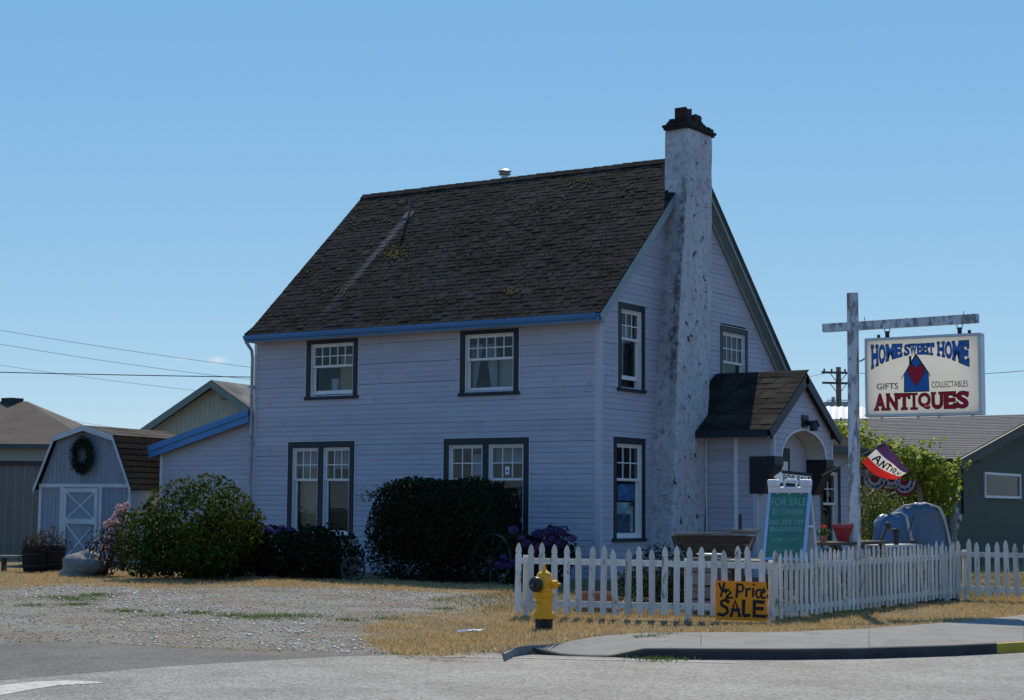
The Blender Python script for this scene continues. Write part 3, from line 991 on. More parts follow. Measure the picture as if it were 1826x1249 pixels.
# windows -------------------------------------------------------------------
def window(T, u0, u1, z0, z1, units, cols, rows, split, cas=.135, raise_=0.0, parent=house, bottom=True):
    z0 += H0; z1 += H0
    mb = MB(T)
    ct = cas * 1.05
    mb.box((u0, -.01, z0 + .05), (u0 + cas, .032, z1 - ct)); mb.box((u1 - cas, -.01, z0 + .05), (u1, .032, z1 - ct))
    mb.box((u0, -.01, z1 - ct), (u1, .034, z1))
    mb.box((u0 - .025, -.02, z0), (u1 + .02, .06, z0 + .07))
    um = (u0 + u1) / 2
    spans = [(u0 + cas, u1 - cas)]
    if units == 2:
        mb.box((um - .075, -.01, z0 + .07), (um + .075, .032, z1 - ct)); spans = [(u0 + cas, um - .075), (um + .075, u1 - cas)]
    w = mb.build('window', M_NAVY, parent, bevel=.004)
    mb = MB(T); mb.box((u0 - .016, -.005, z0 + .07), (u0 - .002, .022, z1)); mb.box((u1 + .002, -.005, z0 + .07), (u1 + .016, .022, z1)); mb.box((u0 - .01, -.005, z1 + .002), (u1 + .01, .02, z1 + .014))
    mb.build('trim_channel', M_TRIMW, w)
    b0, b1 = z0 + .07, z1 - ct
    zs = b1 - (b1 - b0) * split
    rm = MB(T)
    a0, a1 = spans[0][0], spans[-1][1]
    D0, D1 = -.16, -1.1
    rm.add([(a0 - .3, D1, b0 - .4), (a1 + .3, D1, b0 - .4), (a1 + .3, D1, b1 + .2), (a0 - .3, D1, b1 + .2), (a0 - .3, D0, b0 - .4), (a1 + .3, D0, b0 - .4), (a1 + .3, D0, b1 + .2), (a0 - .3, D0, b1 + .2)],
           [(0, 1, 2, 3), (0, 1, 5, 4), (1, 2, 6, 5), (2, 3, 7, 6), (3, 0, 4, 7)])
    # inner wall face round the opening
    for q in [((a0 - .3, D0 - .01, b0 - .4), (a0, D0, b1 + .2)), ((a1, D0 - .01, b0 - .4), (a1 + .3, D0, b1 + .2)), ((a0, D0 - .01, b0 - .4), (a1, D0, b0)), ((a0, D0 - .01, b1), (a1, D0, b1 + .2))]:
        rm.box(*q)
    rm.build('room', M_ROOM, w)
    for (s0, s1) in spans:
        j = MB(T); t = .022
        j.box((s0, -.155, b0), (s0 + t, .012, b1)); j.box((s1 - t, -.155, b0), (s1, .012, b1)); j.box((s0 + t, -.155, b1 - t), (s1 - t, .012, b1)); j.box((s0 + t, -.155, b0), (s1 - t, .0, b0 + t))
        j.build('jamb', M_TRIMW, w)
        p0, p1 = s0 + t + .002, s1 - t - .002
        # upper sash
        q = MB(T); sw_ = .042; n0, n1 = -.075, -.038
        q.box((p0, n0, zs - .02), (p0 + sw_, n1, b1 - t)); q.box((p1 - sw_, n0, zs - .02), (p1, n1, b1 - t)); q.box((p0 + sw_, n0, b1 - t - .05), (p1 - sw_, n1, b1 - t)); q.box((p0 + sw_, n0, zs - .02), (p1 - sw_, n1, zs + .03))
        q.build('sash', M_TRIMW, w)
        gx0, gx1, gz0, gz1 = p0 + sw_, p1 - sw_, zs + .03, b1 - t - .05
        for i in range(1, cols):
            x = gx0 + (gx1 - gx0) * i / cols
            MB(T).box((x - .011, n0 + .006, gz0), (x + .011, n1 - .004, gz1)).build('muntin', M_TRIMW, w)
        for k in range(1, rows):
            z = gz0 + (gz1 - gz0) * k / rows
            MB(T).box((gx0, n0 + .008, z - .011), (gx1, n1 - .006, z + .011)).build('muntin', M_TRIMW, w)
        for i in range(cols):
            for k in range(rows):
                x0 = gx0 + (gx1 - gx0) * i / cols; x1 = gx0 + (gx1 - gx0) * (i + 1) / cols
                y0 = gz0 + (gz1 - gz0) * k / rows; y1 = gz0 + (gz1 - gz0) * (k + 1) / rows
                e = rnd.uniform(-.0015, .0015)
                g = MB(T).hexa([(x0 + .004, -.06 + e, y0 + .004), (x1 - .004, -.06 - e, y0 + .004), (x1 - .004, -.056 - e, y0 + .004), (x0 + .004, -.056 + e, y0 + .004), (x0 + .004, -.06, y1 - .004), (x1 - .004, -.06 - e, y1 - .004), (x1 - .004, -.056 - e, y1 - .004), (x0 + .004, -.056, y1 - .004)])
                g.build('pane', GLASS, w)
        # lower sash
        lo = b0 + t + raise_
        q = MB(T); n0, n1 = -.125, -.085; sw_ = .045
        q.box((p0, n0, lo), (p0 + sw_, n1, zs + .02)); q.box((p1 - sw_, n0, lo), (p1, n1, zs + .02)); q.box((p0 + sw_, n0, lo), (p1 - sw_, n1, lo + .085)); q.box((p0 + sw_, n0, zs - .025), (p1 - sw_, n1, zs + .02))
        q.build('sash', M_TRIMW, w)
        MB(T).box((p0 + sw_ + .002, -.108, lo + .087), (p1 - sw_ - .002, -.104, zs - .027)).build('pane', GLASS, w)
    return w, spans, b0, b1, zs


def hang(T, w, name, m, u0, u1, z0, z1, n=-.24, folds=0):
    mb = MB(T)
    k = max(1, folds * 4)
    P = [(u0 + (u1 - u0) * i / k, n + (.02 * math.sin(i * 1.57) if folds else 0), z) for z in (z0, z1) for i in range(k + 1)]
    mb.add(P, [(i, i + 1, k + 2 + i, k + 1 + i) for i in range(k)])
    return mb.build(name, m, w)


w1, sp, b0, b1, zs = window(TF, *WIN_F[0], raise_=.03)
a, b = sp[0]
hang(TF, w1, 'blind', M_BLIND, a + .62, b - .12, b0, zs + .25, -.3)
hang(TF, w1, 'curtain', mat('brown_curtain', (.13, .08, .04), .9, .3, 5), b - .12, b + .02, b0, b1, -.26, 2)
mb = MB(TF); mb.box((a + .36, -.45, b0 + .05), (a + .55, -.30, b0 + .42)); mb.lathe([(.05, 0), (.09, .06), (.04, .25), (.03, .34)], (a + .5, -.32, b0 + .03), 10); mb.build('ornament', mat('pale_china', (.45, .5, .56), .3, .1, 8), w1)
w2, sp, b0, b1, zs = window(TF, *WIN_F[1])
hang(TF, w2, 'blind', M_BLIND, sp[0][0] + .05, sp[0][1] + .1, b0 + .05, zs + .28, -.25)
hang(TF, w2, 'blind', M_BLIND2, sp[1][0] - .05, sp[1][1] + .1, b0 + .05, zs - .02, -.25)
hang(TF, w2, 'lace', M_CURTAIN, sp[0][0] - .1, sp[0][1], zs + .25, b1, -.22, 5)
hang(TF, w2, 'lace', M_CURTAIN, sp[1][0] + .12, sp[1][1] + .1, zs + .25, b1, -.22, 5)
mb = MB(TF)
for s in sp:
    for i in range(9):
        x = s[0] + .06 + (s[1] - s[0] - .12) * i / 8
        mb.lathe([(.01, 0), (.045, .02), (.05, .045), (.01, .07)], (x, -.135, b0 + .02), 7)
mb.build('fluff', mat('white_fluff', (.75, .77, .8), .95, .1, 9), w2)
w3, sp, b0, b1, zs = window(TF, *WIN_F[2])
a, b = sp[0]
hang(TF, w3, 'blind', mat('cream_panel', (.52, .47, .38), .9, .06, 2), a + .64, b + .1, b0, zs + .02, -.34)
for (q0, q1, q2, q3) in ((a - .02, a + .3, a - .02, a + .1), (a + .36, a + .66, a + .52, a + .68)):
    mb = MB(TF); k = 12
    P = [(q2 + (q3 - q2) * i / k, -.24 + .018 * math.sin(i * 1.6), b0 + .05) for i in range(k + 1)] + [(q0 + (q1 - q0) * i / k, -.24 + .018 * math.sin(i * 1.6), zs + .35) for i in range(k + 1)]
    mb.add(P, [(i, i + 1, k + 2 + i, k + 1 + i) for i in range(k)]); mb.build('curtain', M_CURTAIN, w3)
w4, sp, b0, b1, zs = window(TF, *WIN_F[3])
hang(TF, w4, 'lace', M_CURTAIN, sp[1][0], sp[1][1], zs + .35, b1, -.25, 5)
mb = MB(TF); mb.box((sp[0][0] + .3, -.5, zs + .1), (sp[0][0] + .62, -.42, zs + .55)); mb.build('ornament', mat('pale_blue_frame', (.35, .45, .6), .4, .2, 4), w4)
mb = MB(TF); x = (sp[1][0] + sp[1][1]) / 2 - .06
mb.box((x, -.054, zs + .1), (x + .1, -.0525, zs + .27)); mb.build('notice', mat('notice_paper', (.75, .72, .76), .8, .05, 5), w4)
mb = MB(TF); mb.lathe([(.0, 0), (.028, .0005), (.028, .0010), (0, .0012)], (x + .05, -.0523, zs + .18), 10, (0, 1, 0)); mb.build('notice_mark', mat('notice_ink', (.12, .08, .25), .8, .05, 5), w4)
mb = MB(TF); c = (sp[1][1] - .3, -.35, 0)
for i in range(4): mb.tube([(c[0] - .06 + i * .03, c[1], zs - .1), (c[0] + .02 + i * .05, c[1], zs - .75)], .007, 5)
mb.lathe([(.03, 0), (.11, .03), (.11, .12), (.06, .16)], (c[0] + .1, c[1], zs - .92), 12); mb.build('hanging_lamp', M_METAL, w4)
w5, sp, b0, b1, zs = window(TG, *WIN_G[0], raise_=.17)
hang(TG, w5, 'curtain', M_CURTAIN, sp[0][0], sp[0][1], zs - .05, zs + .3, -.26, 5)
hang(TG, w5, 'curtain', mat('dark_drape', (.05, .05, .055), .9, .2, 3), sp[0][0] + .42, sp[0][1] + .1, b0, zs, -.3, 3)
w6, sp, b0, b1, zs = window(TG, *WIN_G[1])
a, b = sp[0]
for nm, c, u0, u1, z0, z1 in (('poster', (.03, .18, .5), a + .32, b - .1, b0 + .78, b0 + 1.12), ('poster', (.35, .52, .66), a + .06, b - .22, b0 + .5, b0 + .74), ('poster', (.04, .07, .14), a + .05, b - .26, b0 + .12, b0 + .5), ('poster', (.5, .56, .62), b - .24, b - .12, b0 + .13, b0 + .66)):
    mb = MB(TG); mb.box((u0, -.135, z0), (u1, -.13, z1))
    mb.build(nm, mat('poster_%d' % int(c[0] * 1000 + z0 * 10), c, .5, .5, 6, col2=(min(1, c[0] * 2 + .1), min(1, c[1] * 1.7 + .1), min(1, c[2] * 1.5 + .1))), w6)
w7, sp, b0, b1, zs = window(TG, *WIN_G[2])
hang(TG, w7, 'blind', mat('brown_panel', (.33, .22, .12), .9, .1, 2), sp[0][0], sp[0][1] - .35, b0, b0 + .68, -.35)
hang(TG, w7, 'blind', mat('pale_panel', (.5, .47, .44), .9, .1, 2), sp[0][0], sp[0][1] - .35, b0 + .5, zs + .05, -.36)

# main roof ------------------------------------------------------------------
pipe_base = np.array(onplane(730, 384, (0, EY, EZ), np.array(NUP)))
M_SHING = shingle_mat('mossy_grey_shingle', (.011, .0112, .0115), (.027, .0272, .027), streak=(pipe_base[0], -.06, pipe_base[1], .14))
M_SHING2 = shingle_mat('porch_shingle', (.02, .018, .016), (.042, .038, .033))
M_RFAR = shingle_mat('roof_deck', (.045, .042, .038), (.07, .065, .06))
mb = MB()
E0, R0_ = Vector((0, EY, EZ)), Vector((0, RY, RZ))
th = NUP * -.11
for (P, Q) in ((E0, R0_),):
    A = [Vector((XL, *P.yz)) + th, Vector((GR - .01, *P.yz)) + th, Vector((GR - .01, *Q.yz)) + th, Vector((XL, *Q.yz)) + th]
    mb.hexa(A + [p - th * .88 for p in A])
roof = mb.build('roof', M_RFAR, house)
nfar = Vector((0, (RZ - FZ), (FY - RY))).normalized()
Pf, Qf = Vector((0, FY, FZ)), R0_
A = [Vector((XL, *Pf.yz)), Vector((XL, *Qf.yz)), Vector((GR, *Qf.yz)), Vector((GR, *Pf.yz))]
mb = MB(); mb.hexa([p - nfar * .11 for p in A] + [p + nfar * .012 for p in A]); mb.build('roof', M_RFAR, house)


def shingle_mesh(w, L_=.30, t=.024, seed=0):
    g = random.Random(seed)
    j = lambda s: g.uniform(-s, s)
    v = [(0, j(.008), 0), (w, j(.008), 0), (w, L_, -.01), (0, L_, -.01), (.003, j(.006), t + j(.004)), (w - .003, j(.006), t + j(.004)), (w - .002, L_, .004), (.002, L_, .004), (w * .5, -.006 + j(.008), t + j(.006)), (w * .5, -.004, 0)]
    f = [(0, 3, 2, 1, 9), (4, 8, 5, 6, 7), (0, 9, 8, 4), (9, 1, 5, 8), (1, 2, 6, 5), (3, 0, 4, 7), (2, 3, 7, 6)]
    me = bpy.data.meshes.new('shingle'); me.from_pydata(v, [], f)
    return me


def shingles(parent, origin, ux, up, nrm, width, length, expo, widths, m, keep, seed, skip=None):
    """courses of shingles; `keep` of those nearest the camera become objects, the rest one joined part"""
    g = random.Random(seed)
    protos = {}
    for w in widths:
        for s in range(3):
            me = shingle_mesh(w, expo * 1.55, .013, s + int(w * 1000)); me.materials.append(m); protos[(w, s)] = me
    rows = int(length / expo)
    items = []
    for r in range(rows + 1):
        x = -g.random() * widths[0]
        while x < width - .02:
            w = g.choice(widths)
            x0 = max(x, 0)
            if x0 + w > width: x0 = width - w + .004
            items.append((x0, r * expo + g.uniform(-.008, .008), w, g.randrange(3), g.uniform(-.012, .012), g.uniform(0, .006)))
            x += w + .006
    out = []
    for it in items:
        P = origin + ux * it[0] + up * (it[1] - .02) + nrm * (.002 + it[5])
        if skip and skip(P): continue
        out.append((np.linalg.norm(np.array(P) - CAM), it, P))
    out.sort(key=lambda q: q[0])
    B = Matrix((ux, up, nrm)).transposed()
    rest = MB()
    for i, (_, it, P) in enumerate(out):
        rot = B @ Matrix.Rotation(it[4], 3, 'Z')
        if it[1] + expo * 1.5 > length + .1: pass
        me = protos[(it[2], it[3])]
        if i < keep:
            inst(me, 'shingle', parent, P, rot)
        else:
            rest.add([rot @ v.co + P for v in me.vertices], [tuple(p.vertices) for p in me.polygons])
    if rest.v:
        o = rest.build('shingles', m, parent); o['kind'] = 'stuff'


inchim = lambda P: -.02 < P.x + .1 and P.y > 2.66 and P.x > -.12
shingles(roof, Vector((XL, EY - .02, EZ - .015)), Vector((1, 0, 0)), DUP, NUP, GR - XL, SLOPE - .1, .142, (.21, .26, .32), M_SHING, 200, 3, inchim)
x = XL
while x < -.15:
    rot = Matrix.Rotation(rnd.uniform(-.02, .02), 3, 'X')
    q = MB(); q.prism([(0, -.13, -.105), (0, 0, .022), (0, .13, -.105), (0, .13, -.12), (0, 0, 0), (0, -.13, -.12)], [(.3, -.13, -.115), (.3, 0, .008), (.3, .13, -.115), (.3, .13, -.13), (.3, 0, -.012), (.3, -.13, -.13)])
    me = bpy.data.meshes.get('ridge_cap') or q.mesh('ridge_cap')
    if not me.materials: me.materials.append(M_SHING)
    inst(me, 'ridge_cap', roof, (x, RY, RZ + .035 + rnd.uniform(-.006, .006)), rot)
    x += .262


def moss():
    items = []
    g = np.random.default_rng(9)
    P0 = (0, EY, EZ); nn = np.array(NUP)
    for px, py, s, n, c in [(700, 455, 14, 70, 0), (712, 452, 8, 30, 0), (600, 520, 14, 40, 0), (1030, 328, 11, 40, 1), (1045, 322, 8, 15, 1), (915, 523, 8, 26, 0), (690, 393, 8, 16, 1), (715, 363, 6, 14, 1), (625, 398, 20, 40, 0), (640, 372, 8, 20, 0), (555, 486, 5, 10, 0), (735, 440, 5, 8, 1), (860, 388, 30, 22, 1), (960, 372, 40, 20, 1), (1090, 345, 30, 20, 1)]:
        for _ in range(n):
            items.append((px + g.normal(0, s), py + g.normal(0, s * .42), g.uniform(.009, .026), c))
    for _ in range(420):      # dark lumps, densest in the middle of the slope
        px = g.normal(860, 150); py = g.normal(430, 55)
        items.append((px, py, g.uniform(.008, .017), 2))
    for _ in range(110):
        px = g.uniform(480, 1150); py = g.uniform(330, 590)
        items.append((px, py, g.uniform(.007, .014), 2))
    mbs = [MB(), MB(), MB()]
    for px, py, s, c in items:
        P = onplane(px, py, P0, nn)
        if not (XL + .05 < P[0] < GR - .05 and EY < P[1] < RY - .05): continue
        if P[1] > 2.5 and P[0] > -.2: continue
        P = P + nn * (.022 + s * .2)
        m = mbs[c]; k = 6
        top = P + nn * s * .7
        V = [top]; dn = np.array(DUP); ux = np.array([1, 0, 0])
        for ring, (rr, hh) in enumerate(((.65, .45), (1, -.3))):
            for i in range(k):
                a = 2 * math.pi * i / k + ring * .5
                e = s * rr * g.uniform(.75, 1.35)
                V.append(P + ux * math.cos(a) * e * 1.3 + dn * math.sin(a) * e * .8 + nn * hh * s)
        F = [(0, 1 + i, 1 + (i + 1) % k) for i in range(k)] + [(1 + i, 7 + i, 7 + (i + 1) % k, 1 + (i + 1) % k) for i in range(k)]
        m.add(V, F)
    cols = [mat('ochre_moss', (.24, .155, .03), 1, .4, 30, bump=.5), mat('olive_moss', (.2, .18, .06), 1, .4, 30, bump=.5), mat('dark_moss', (.03, .03, .02), 1, .4, 30, bump=.5)]
    for m, c in zip(mbs, cols):
        o = m.build('moss', c, roof, smooth=True); o['kind'] = 'stuff'


moss()
# gutter, rakes ----------------------------------------------------------------
gp_ = [(-.02, -.03), (-.02, -.13), (-.07, -.13), (-.095, -.08), (-.105, -.03), (-.092, -.03), (-.08, -.078), (-.065, -.117), (-.032, -.117), (-.032, -.03)]
mb = MB(); mb.prism([(XL - .03, EY + y, EZ + z) for y, z in gp_], [(GR - .1, EY + y, EZ + z) for y, z in gp_]); gut = mb.build('gutter', M_BLUE, house)
mb = MB(); mb.box((XL, EY - .018, EZ - .18), (GR - .05, EY + .01, EZ - .03)); mb.build('fascia', M_BLUE, house)
mb = MB(); mb.box((XL + .02, EY + .012, EZ - .185), (GR - .06, 0.0, EZ - .168)); mb.build('soffit', M_CORNER, house)


def rake(P, Q, n, x0, x1, drop, m, name):
    mb = MB(); P, Q = Vector(P), Vector(Q)
    A = [P, P - n * drop, Q - n * drop, Q]
    mb.prism([(x0, *p.yz) for p in A], [(x1, *p.yz) for p in A]); return mb.build(name, m, house)


nn_ = NUP
P_, Q_ = E0 - nn_ * .02 - DUP * .06, R0_ - nn_ * .02
rake(P_, Q_, nn_, GR - .03, GR - .008, .19, M_TEAL, 'rake_board')
rake(P_ - nn_ * .10, Q_ - nn_ * .10, nn_, .03, GR - .03, .02, M_TEAL, 'rake_soffit')
Pf2, Qf2 = Pf - nfar * .0, R0_ - nfar * .0
rake(Pf2 - nfar * .015, Qf2 - nfar * .015, nfar, GR - .03, GR - .008, .16, M_TEAL, 'rake_board')
rake(Pf2 - nfar * .12, Qf2 - nfar * .12, nfar, .03, GR - .03, .02, M_TEAL, 'rake_soffit')
rake(Pf2 - nfar * .14, Qf2 - nfar * .14, nfar, .03, .06, .12, M_TEAL, 'frieze_board')
rake(Pf2 + nfar * .03, Qf2 + nfar * .03, nfar, GR - .02, GR + .012, .05, mat('dark_drip_edge', (.02, .018, .03), .6, .1, 4), 'drip_edge')
# left rake tip
xl_ = XL - .015
mb = MB(); A = [E0 + Vector((0, -.05, .02)), E0 + Vector((0, -.03, -.2)), E0 + Vector((0, .25, -.02)), E0 + Vector((0, .25, .22))]
mb.prism([(xl_ - .02, *p.yz) for p in A], [(xl_, *p.yz) for p in A]); mb.build('rake_tip', M_NAVY, house)
rake(E0 + DUP * .25 - nn_ * .01, R0_ - nn_ * .01, nn_, XL - .03, XL - .004, .12, M_BLUE, 'rake_board')
# roof pipe, ridge vent
pb = Vector(pipe_base)
mb = MB(); mb.tube([pb - Vector((0, 0, .05)), pb + Vector((0, 0, .38))], .035, 10); mb.build('vent_pipe', mat('pipe_metal', (.10, .10, .105), .5, .2, 9, metal=.4), house, smooth=False)
mb = MB(); q = pb + NUP * .028; mb.hexa([q + Vector((-.13, 0, 0)) - DUP * .16, q + Vector((.13, 0, 0)) - DUP * .16, q + Vector((.13, 0, 0)) + DUP * .1, q + Vector((-.13, 0, 0)) + DUP * .1] + [q + NUP * .008 + Vector((sx * .13, 0, 0)) + DUP * k for sx, k in ((-1, -.16), (1, -.16), (1, .1), (-1, .1))])
mb.build('pipe_flashing', mat('dull_lead', (.05, .05, .052), .8, .3, 6), house)
vb = Vector(aty(900, 321, 4.25)) + Vector((0, 0, .05))
mb = MB(); mb.lathe([(.085, -.6), (.085, .06), (.10, .065), (.13, .065), (.155, .085), (.14, .10), (.10, .105), (.10, .125), (.135, .13), (.165, .15), (.165, .165), (.10, .20), (.02, .215)], vb, 18); mb.build('roof_vent', mat('galvanised_vent', (.38, .38, .39), .4, .1, 6, metal=.5), house, smooth=False)
# downspout at the left end
M_DSP = mat('grimy_downspout', (.36, .36, .38), .6, .2, 4, wear=(.13, .1, .08), wear_amt=.5, wear_scale=6)
mb = MB(); mb.tube([(HX0 + .06, EY - .04, EZ - .16), (HX0 + .0, -.14, EZ - .34), (HX0 - .03, -.075, EZ - .5), (HX0 - .03, -.075, 3.0), (HX0 - .045, -.075, 2.2), (HX0 - .02, -.075, .35)], .038, 8); mb.build('downspout', M_DSP, house, smooth=True)
mb = MB()
for z in (4.4, 3.1, 1.75): mb.box((HX0 - .085, -.13, z), (HX0 + .03, -.01, z + .05))
mb.build('downspout_strap', M_DSP, house)

# chimney -----------------------------------------------------------------------
CH = [(.0, 2.02, 1.96, 3.50), (.95, 2.10, 2.05, 3.52), (2.2, 2.2, 2.15, 3.60), (2.95, 2.24, 2.20, 3.70), (4.5, 2.44, 2.28, 3.80), (5.83, 2.62, 2.38, 3.88), (7.2, 2.75, 2.56, 3.93), (8.45, 2.86, 2.74, 3.97), (9.95, 2.90, 2.82, 4.02)]
CX = .575


def chim_at(z):
    for (a, b) in zip(CH[:-1], CH[1:]):
        if a[0] <= z <= b[0]:
            t = (z - a[0]) / (b[0] - a[0]); return [a[i] + (b[i] - a[i]) * t for i in range(4)]
    return list(CH[-1])


def chimney():
    V, F = [], []
    zz = np.linspace(0.05, 9.95, 100)
    g = np.random.default_rng(4)
    ring = None
    per = []
    for z in zz:
        _, yb, yn, yf = chim_at(z)
        cx = CX - .03 * ss(np.array((z - 6.5) / 3)).item()
        path = [np.array([-.05, yb])] + [np.array([t * cx, yb + (yn - yb) * t]) for t in np.linspace(.08, .94, 9)] + [np.array([cx - .012, yn + .012])] + [np.array([cx, yn + (yf - yn) * t]) for t in np.linspace(.03, .97, 22)] + [np.array([cx - .012, yf - .01])] + [np.array([cx * t, yf]) for t in (.7, .4, .1)] + [np.array([-.05, yf])]
        per.append(path)
    n = len(per[0])
    for i, z in enumerate(zz):
        for k, p in enumerate(per[i]):
            s = k * .08
            d = .010 * math.sin(s * 7 + z * 3.1) * math.sin(z * 5 + s * 3) + .007 * math.sin(s * 19 + z * 11) * math.cos(z * 17 - s * 6) + g.normal(0, .0018)
            if abs(z - 2.95) < .1 and k > 5: d += g.normal(.0, .014)
            if 9 <= k <= 11: d += g.normal(-.006, .008)
            cdir = np.array([1.0, 0]) if 11 <= k <= 33 else (np.array([0, -1.0]) if k < 11 else np.array([0, 1.0]))
            q = p + cdir * d
            V.append((q[0], q[1], z + g.normal(0, .004)))
    for i in range(len(zz) - 1):
        for k in range(n - 1):
            F.append((i * n + k, i * n + k + 1, (i + 1) * n + k + 1, (i + 1) * n + k))
    m = bpy.data.materials.new('stained_white_plaster'); m.use_nodes = True
    N, L = m.node_tree.nodes, m.node_tree.links
    b = N['Principled BSDF']; b.inputs['Roughness'].default_value = .85; b.inputs['Specular IOR Level'].default_value = .2
    gm = N.new('ShaderNodeNewGeometry')

    def noise(sc, det=7, ro=.62, vec=None):
        x = N.new('ShaderNodeTexNoise'); x.inputs['Scale'].default_value = sc; x.inputs['Detail'].default_value = det; x.inputs['Roughness'].default_value = ro
        L.new(vec or gm.outputs['Position'], x.inputs['Vector']); return x.outputs[0]

    def rng(v, a0, a1, b0=0., b1=1.):
        r = N.new('ShaderNodeMapRange'); r.inputs[1].default_value = a0; r.inputs[2].default_value = a1; r.inputs[3].default_value = b0; r.inputs[4].default_value = b1
        L.new(v, r.inputs[0]); return r.outputs[0]

    def mix(f, c1, c2):
        x = N.new('ShaderNodeMix'); x.data_type = 'RGBA'; L.new(f, x.inputs[0])
        for k, c in ((6, c1), (7, c2)):
            if isinstance(c, tuple): x.inputs[k].default_value = (*c, 1)
            else: L.new(c, x.inputs[k])
        return x.outputs[2]

    def math_(op, a, b_):
        x = N.new('ShaderNodeMath'); x.operation = op
        for i, q in enumerate((a, b_)):
            if isinstance(q, (int, float)): x.inputs[i].default_value = q
            else: L.new(q, x.inputs[i])
        return x.outputs[0]
    base = mix(rng(noise(2.2), .35, .65), (.44, .43, .45), (.54, .525, .54))
    base = mix(rng(noise(7, 9, .7), .50, .64, 0, .8), base, (.23, .225, .225))
    base = mix(rng(noise(16, 9, .74), .57, .64, 0, .85), base, (.16, .155, .15))
    # dark soot stain running down beside the outer near edge
    sp_ = N.new('ShaderNodeSeparateXYZ'); L.new(gm.outputs['Position'], sp_.inputs[0])
    nx = math_('MULTIPLY_ADD', noise(3.2), .5); nx.node.inputs[2].default_value = -.25
    xx = math_('ADD', sp_.outputs[0], nx)
    stx = math_('MULTIPLY', rng(xx, .30, .44), rng(sp_.outputs[0], .60, .56))
    face = rng(sp_.outputs[0], .553, .535)       # only on the near side face
    stz = math_('MULTIPLY', rng(sp_.outputs[2], 3.4, 4.6), rng(sp_.outputs[2], 9.0, 8.7))
    st = math_('MULTIPLY', math_('MULTIPLY', stx, stz), math_('MULTIPLY', face, rng(noise(6, 8, .75), .42, .58, .1, .95)))
    base = mix(st, base, (.085, .08, .075))
    L.new(base, b.inputs['Base Color'])
    bp = N.new('ShaderNodeBump'); bp.inputs['Strength'].default_value = .6; bp.inputs['Distance'].default_value = .03
    L.new(noise(14, 8, .65), bp.inputs['Height']); L.new(bp.outputs[0], b.inputs['Normal'])
    o = mesh_np('chimney', V, F, m, house)
    # flakes of plaster that stand off the face
    px_ = [(1255, 262), (1245, 290), (1262, 252), (1237, 318), (1246, 362), (1234, 352), (1260, 365), (1240, 385), (1255, 425), (1238, 455), (1246, 500), (1236, 535), (1252, 430), (1257, 495), (1259, 520), (1241, 518), (1230, 560), (1258, 545), (1224, 575), (1243, 577), (1233, 595), (1256, 600), (1228, 605), (1221, 650), (1247, 652), (1218, 660), (1250, 668), (1263, 667), (1258, 683), (1216, 720), (1222, 726), (1230, 708), (1212, 815), (1222, 812), (1232, 816), (1240, 813), (1205, 858), (1230, 885), (1208, 905), (1243, 920), (1215, 930), (1228, 940), (1199, 945), (1182, 770), (1190, 800), (1178, 835), (1185, 880), (1189, 945), (1180, 955), (1186, 640), (1192, 600), (1197, 520)]
    lm = []
    for k in range(4):
        q = MB(); gg = random.Random(k); kk = 7; r = .05
        V_ = [(0, 0, .022)]
        for a in range(kk):
            an = 6.283 * a / kk; e = r * gg.uniform(.6, 1.3)
            V_.append((math.cos(an) * e, math.sin(an) * e * .8, .004 + (.028 if math.sin(an) > .2 else 0)))
        for a in range(kk):
            V_.append((V_[1 + a][0] * 1.12, V_[1 + a][1] * 1.12, -.012))
        q.add(V_, [(0, 1 + a, 1 + (a + 1) % kk) for a in range(kk)] + [(1 + a, 8 + a, 8 + (a + 1) % kk, 1 + (a + 1) % kk) for a in range(kk)])
        me = q.mesh('plaster_flake'); me.materials.append(m); me.materials.append(mat('flake_underside_shade', (.10, .095, .09), .95, .3, 20)); me.polygons.foreach_set('material_index', [0] * kk + [1] * kk); lm.append(me)  # dark skirt puts the shade under each raised flake into the colour
    for px, py in px_:
        P = atx(px, py, CX); _, yb, yn, yf = chim_at(P[2])
        if P[1] < yn + .02:      # near side face
            P = aty(px, py, yn + .03); rot = Matrix(((1, 0, 0), (0, 0, -1), (0, 1, 0)))
        else:
            P[0] = CX - .03 * float(ss(np.array((P[2] - 6.5) / 3))) ; rot = Matrix(((0, 0, 1), (1, 0, 0), (0, 1, 0)))
        sc = rnd.uniform(.8, 1.6)
        inst(rnd.choice(lm), 'plaster_flake', o, P, rot @ Matrix.Rotation(rnd.uniform(0, 6.28), 3, 'Z') @ Matrix.Scale(sc, 3))
    # ragged brick crown and two clay flues
    M_CR = mat('sooty_red_brick', (.022, .014, .012), .9, .5, 8, rand=.35, bump=.6, bscale=25)
    M_CM = mat('sooty_mortar', (.022, .018, .016), .95, .5, 6, bump=.6, bscale=20)
    yn, yf = 2.80, 4.05
    mb = MB(); mb.box((-.03, yn - .03, 9.95), (CX - .01, yf + .03, 10.0)); mb.box((-.05, yn - .055, 10.0), (CX + .02, yf + .06, 10.055)); mb.box((.03, yn + .06, 10.055), (CX - .07, yf - .2, 10.16)); mb.build('chimney_cap', M_CM, o)
    bm = MB(); bm.box((-.1, -.05, -.033), (.1, .05, .033)); bme = bm.mesh('brick'); bme.materials.append(M_CR)
    gg = random.Random(2)
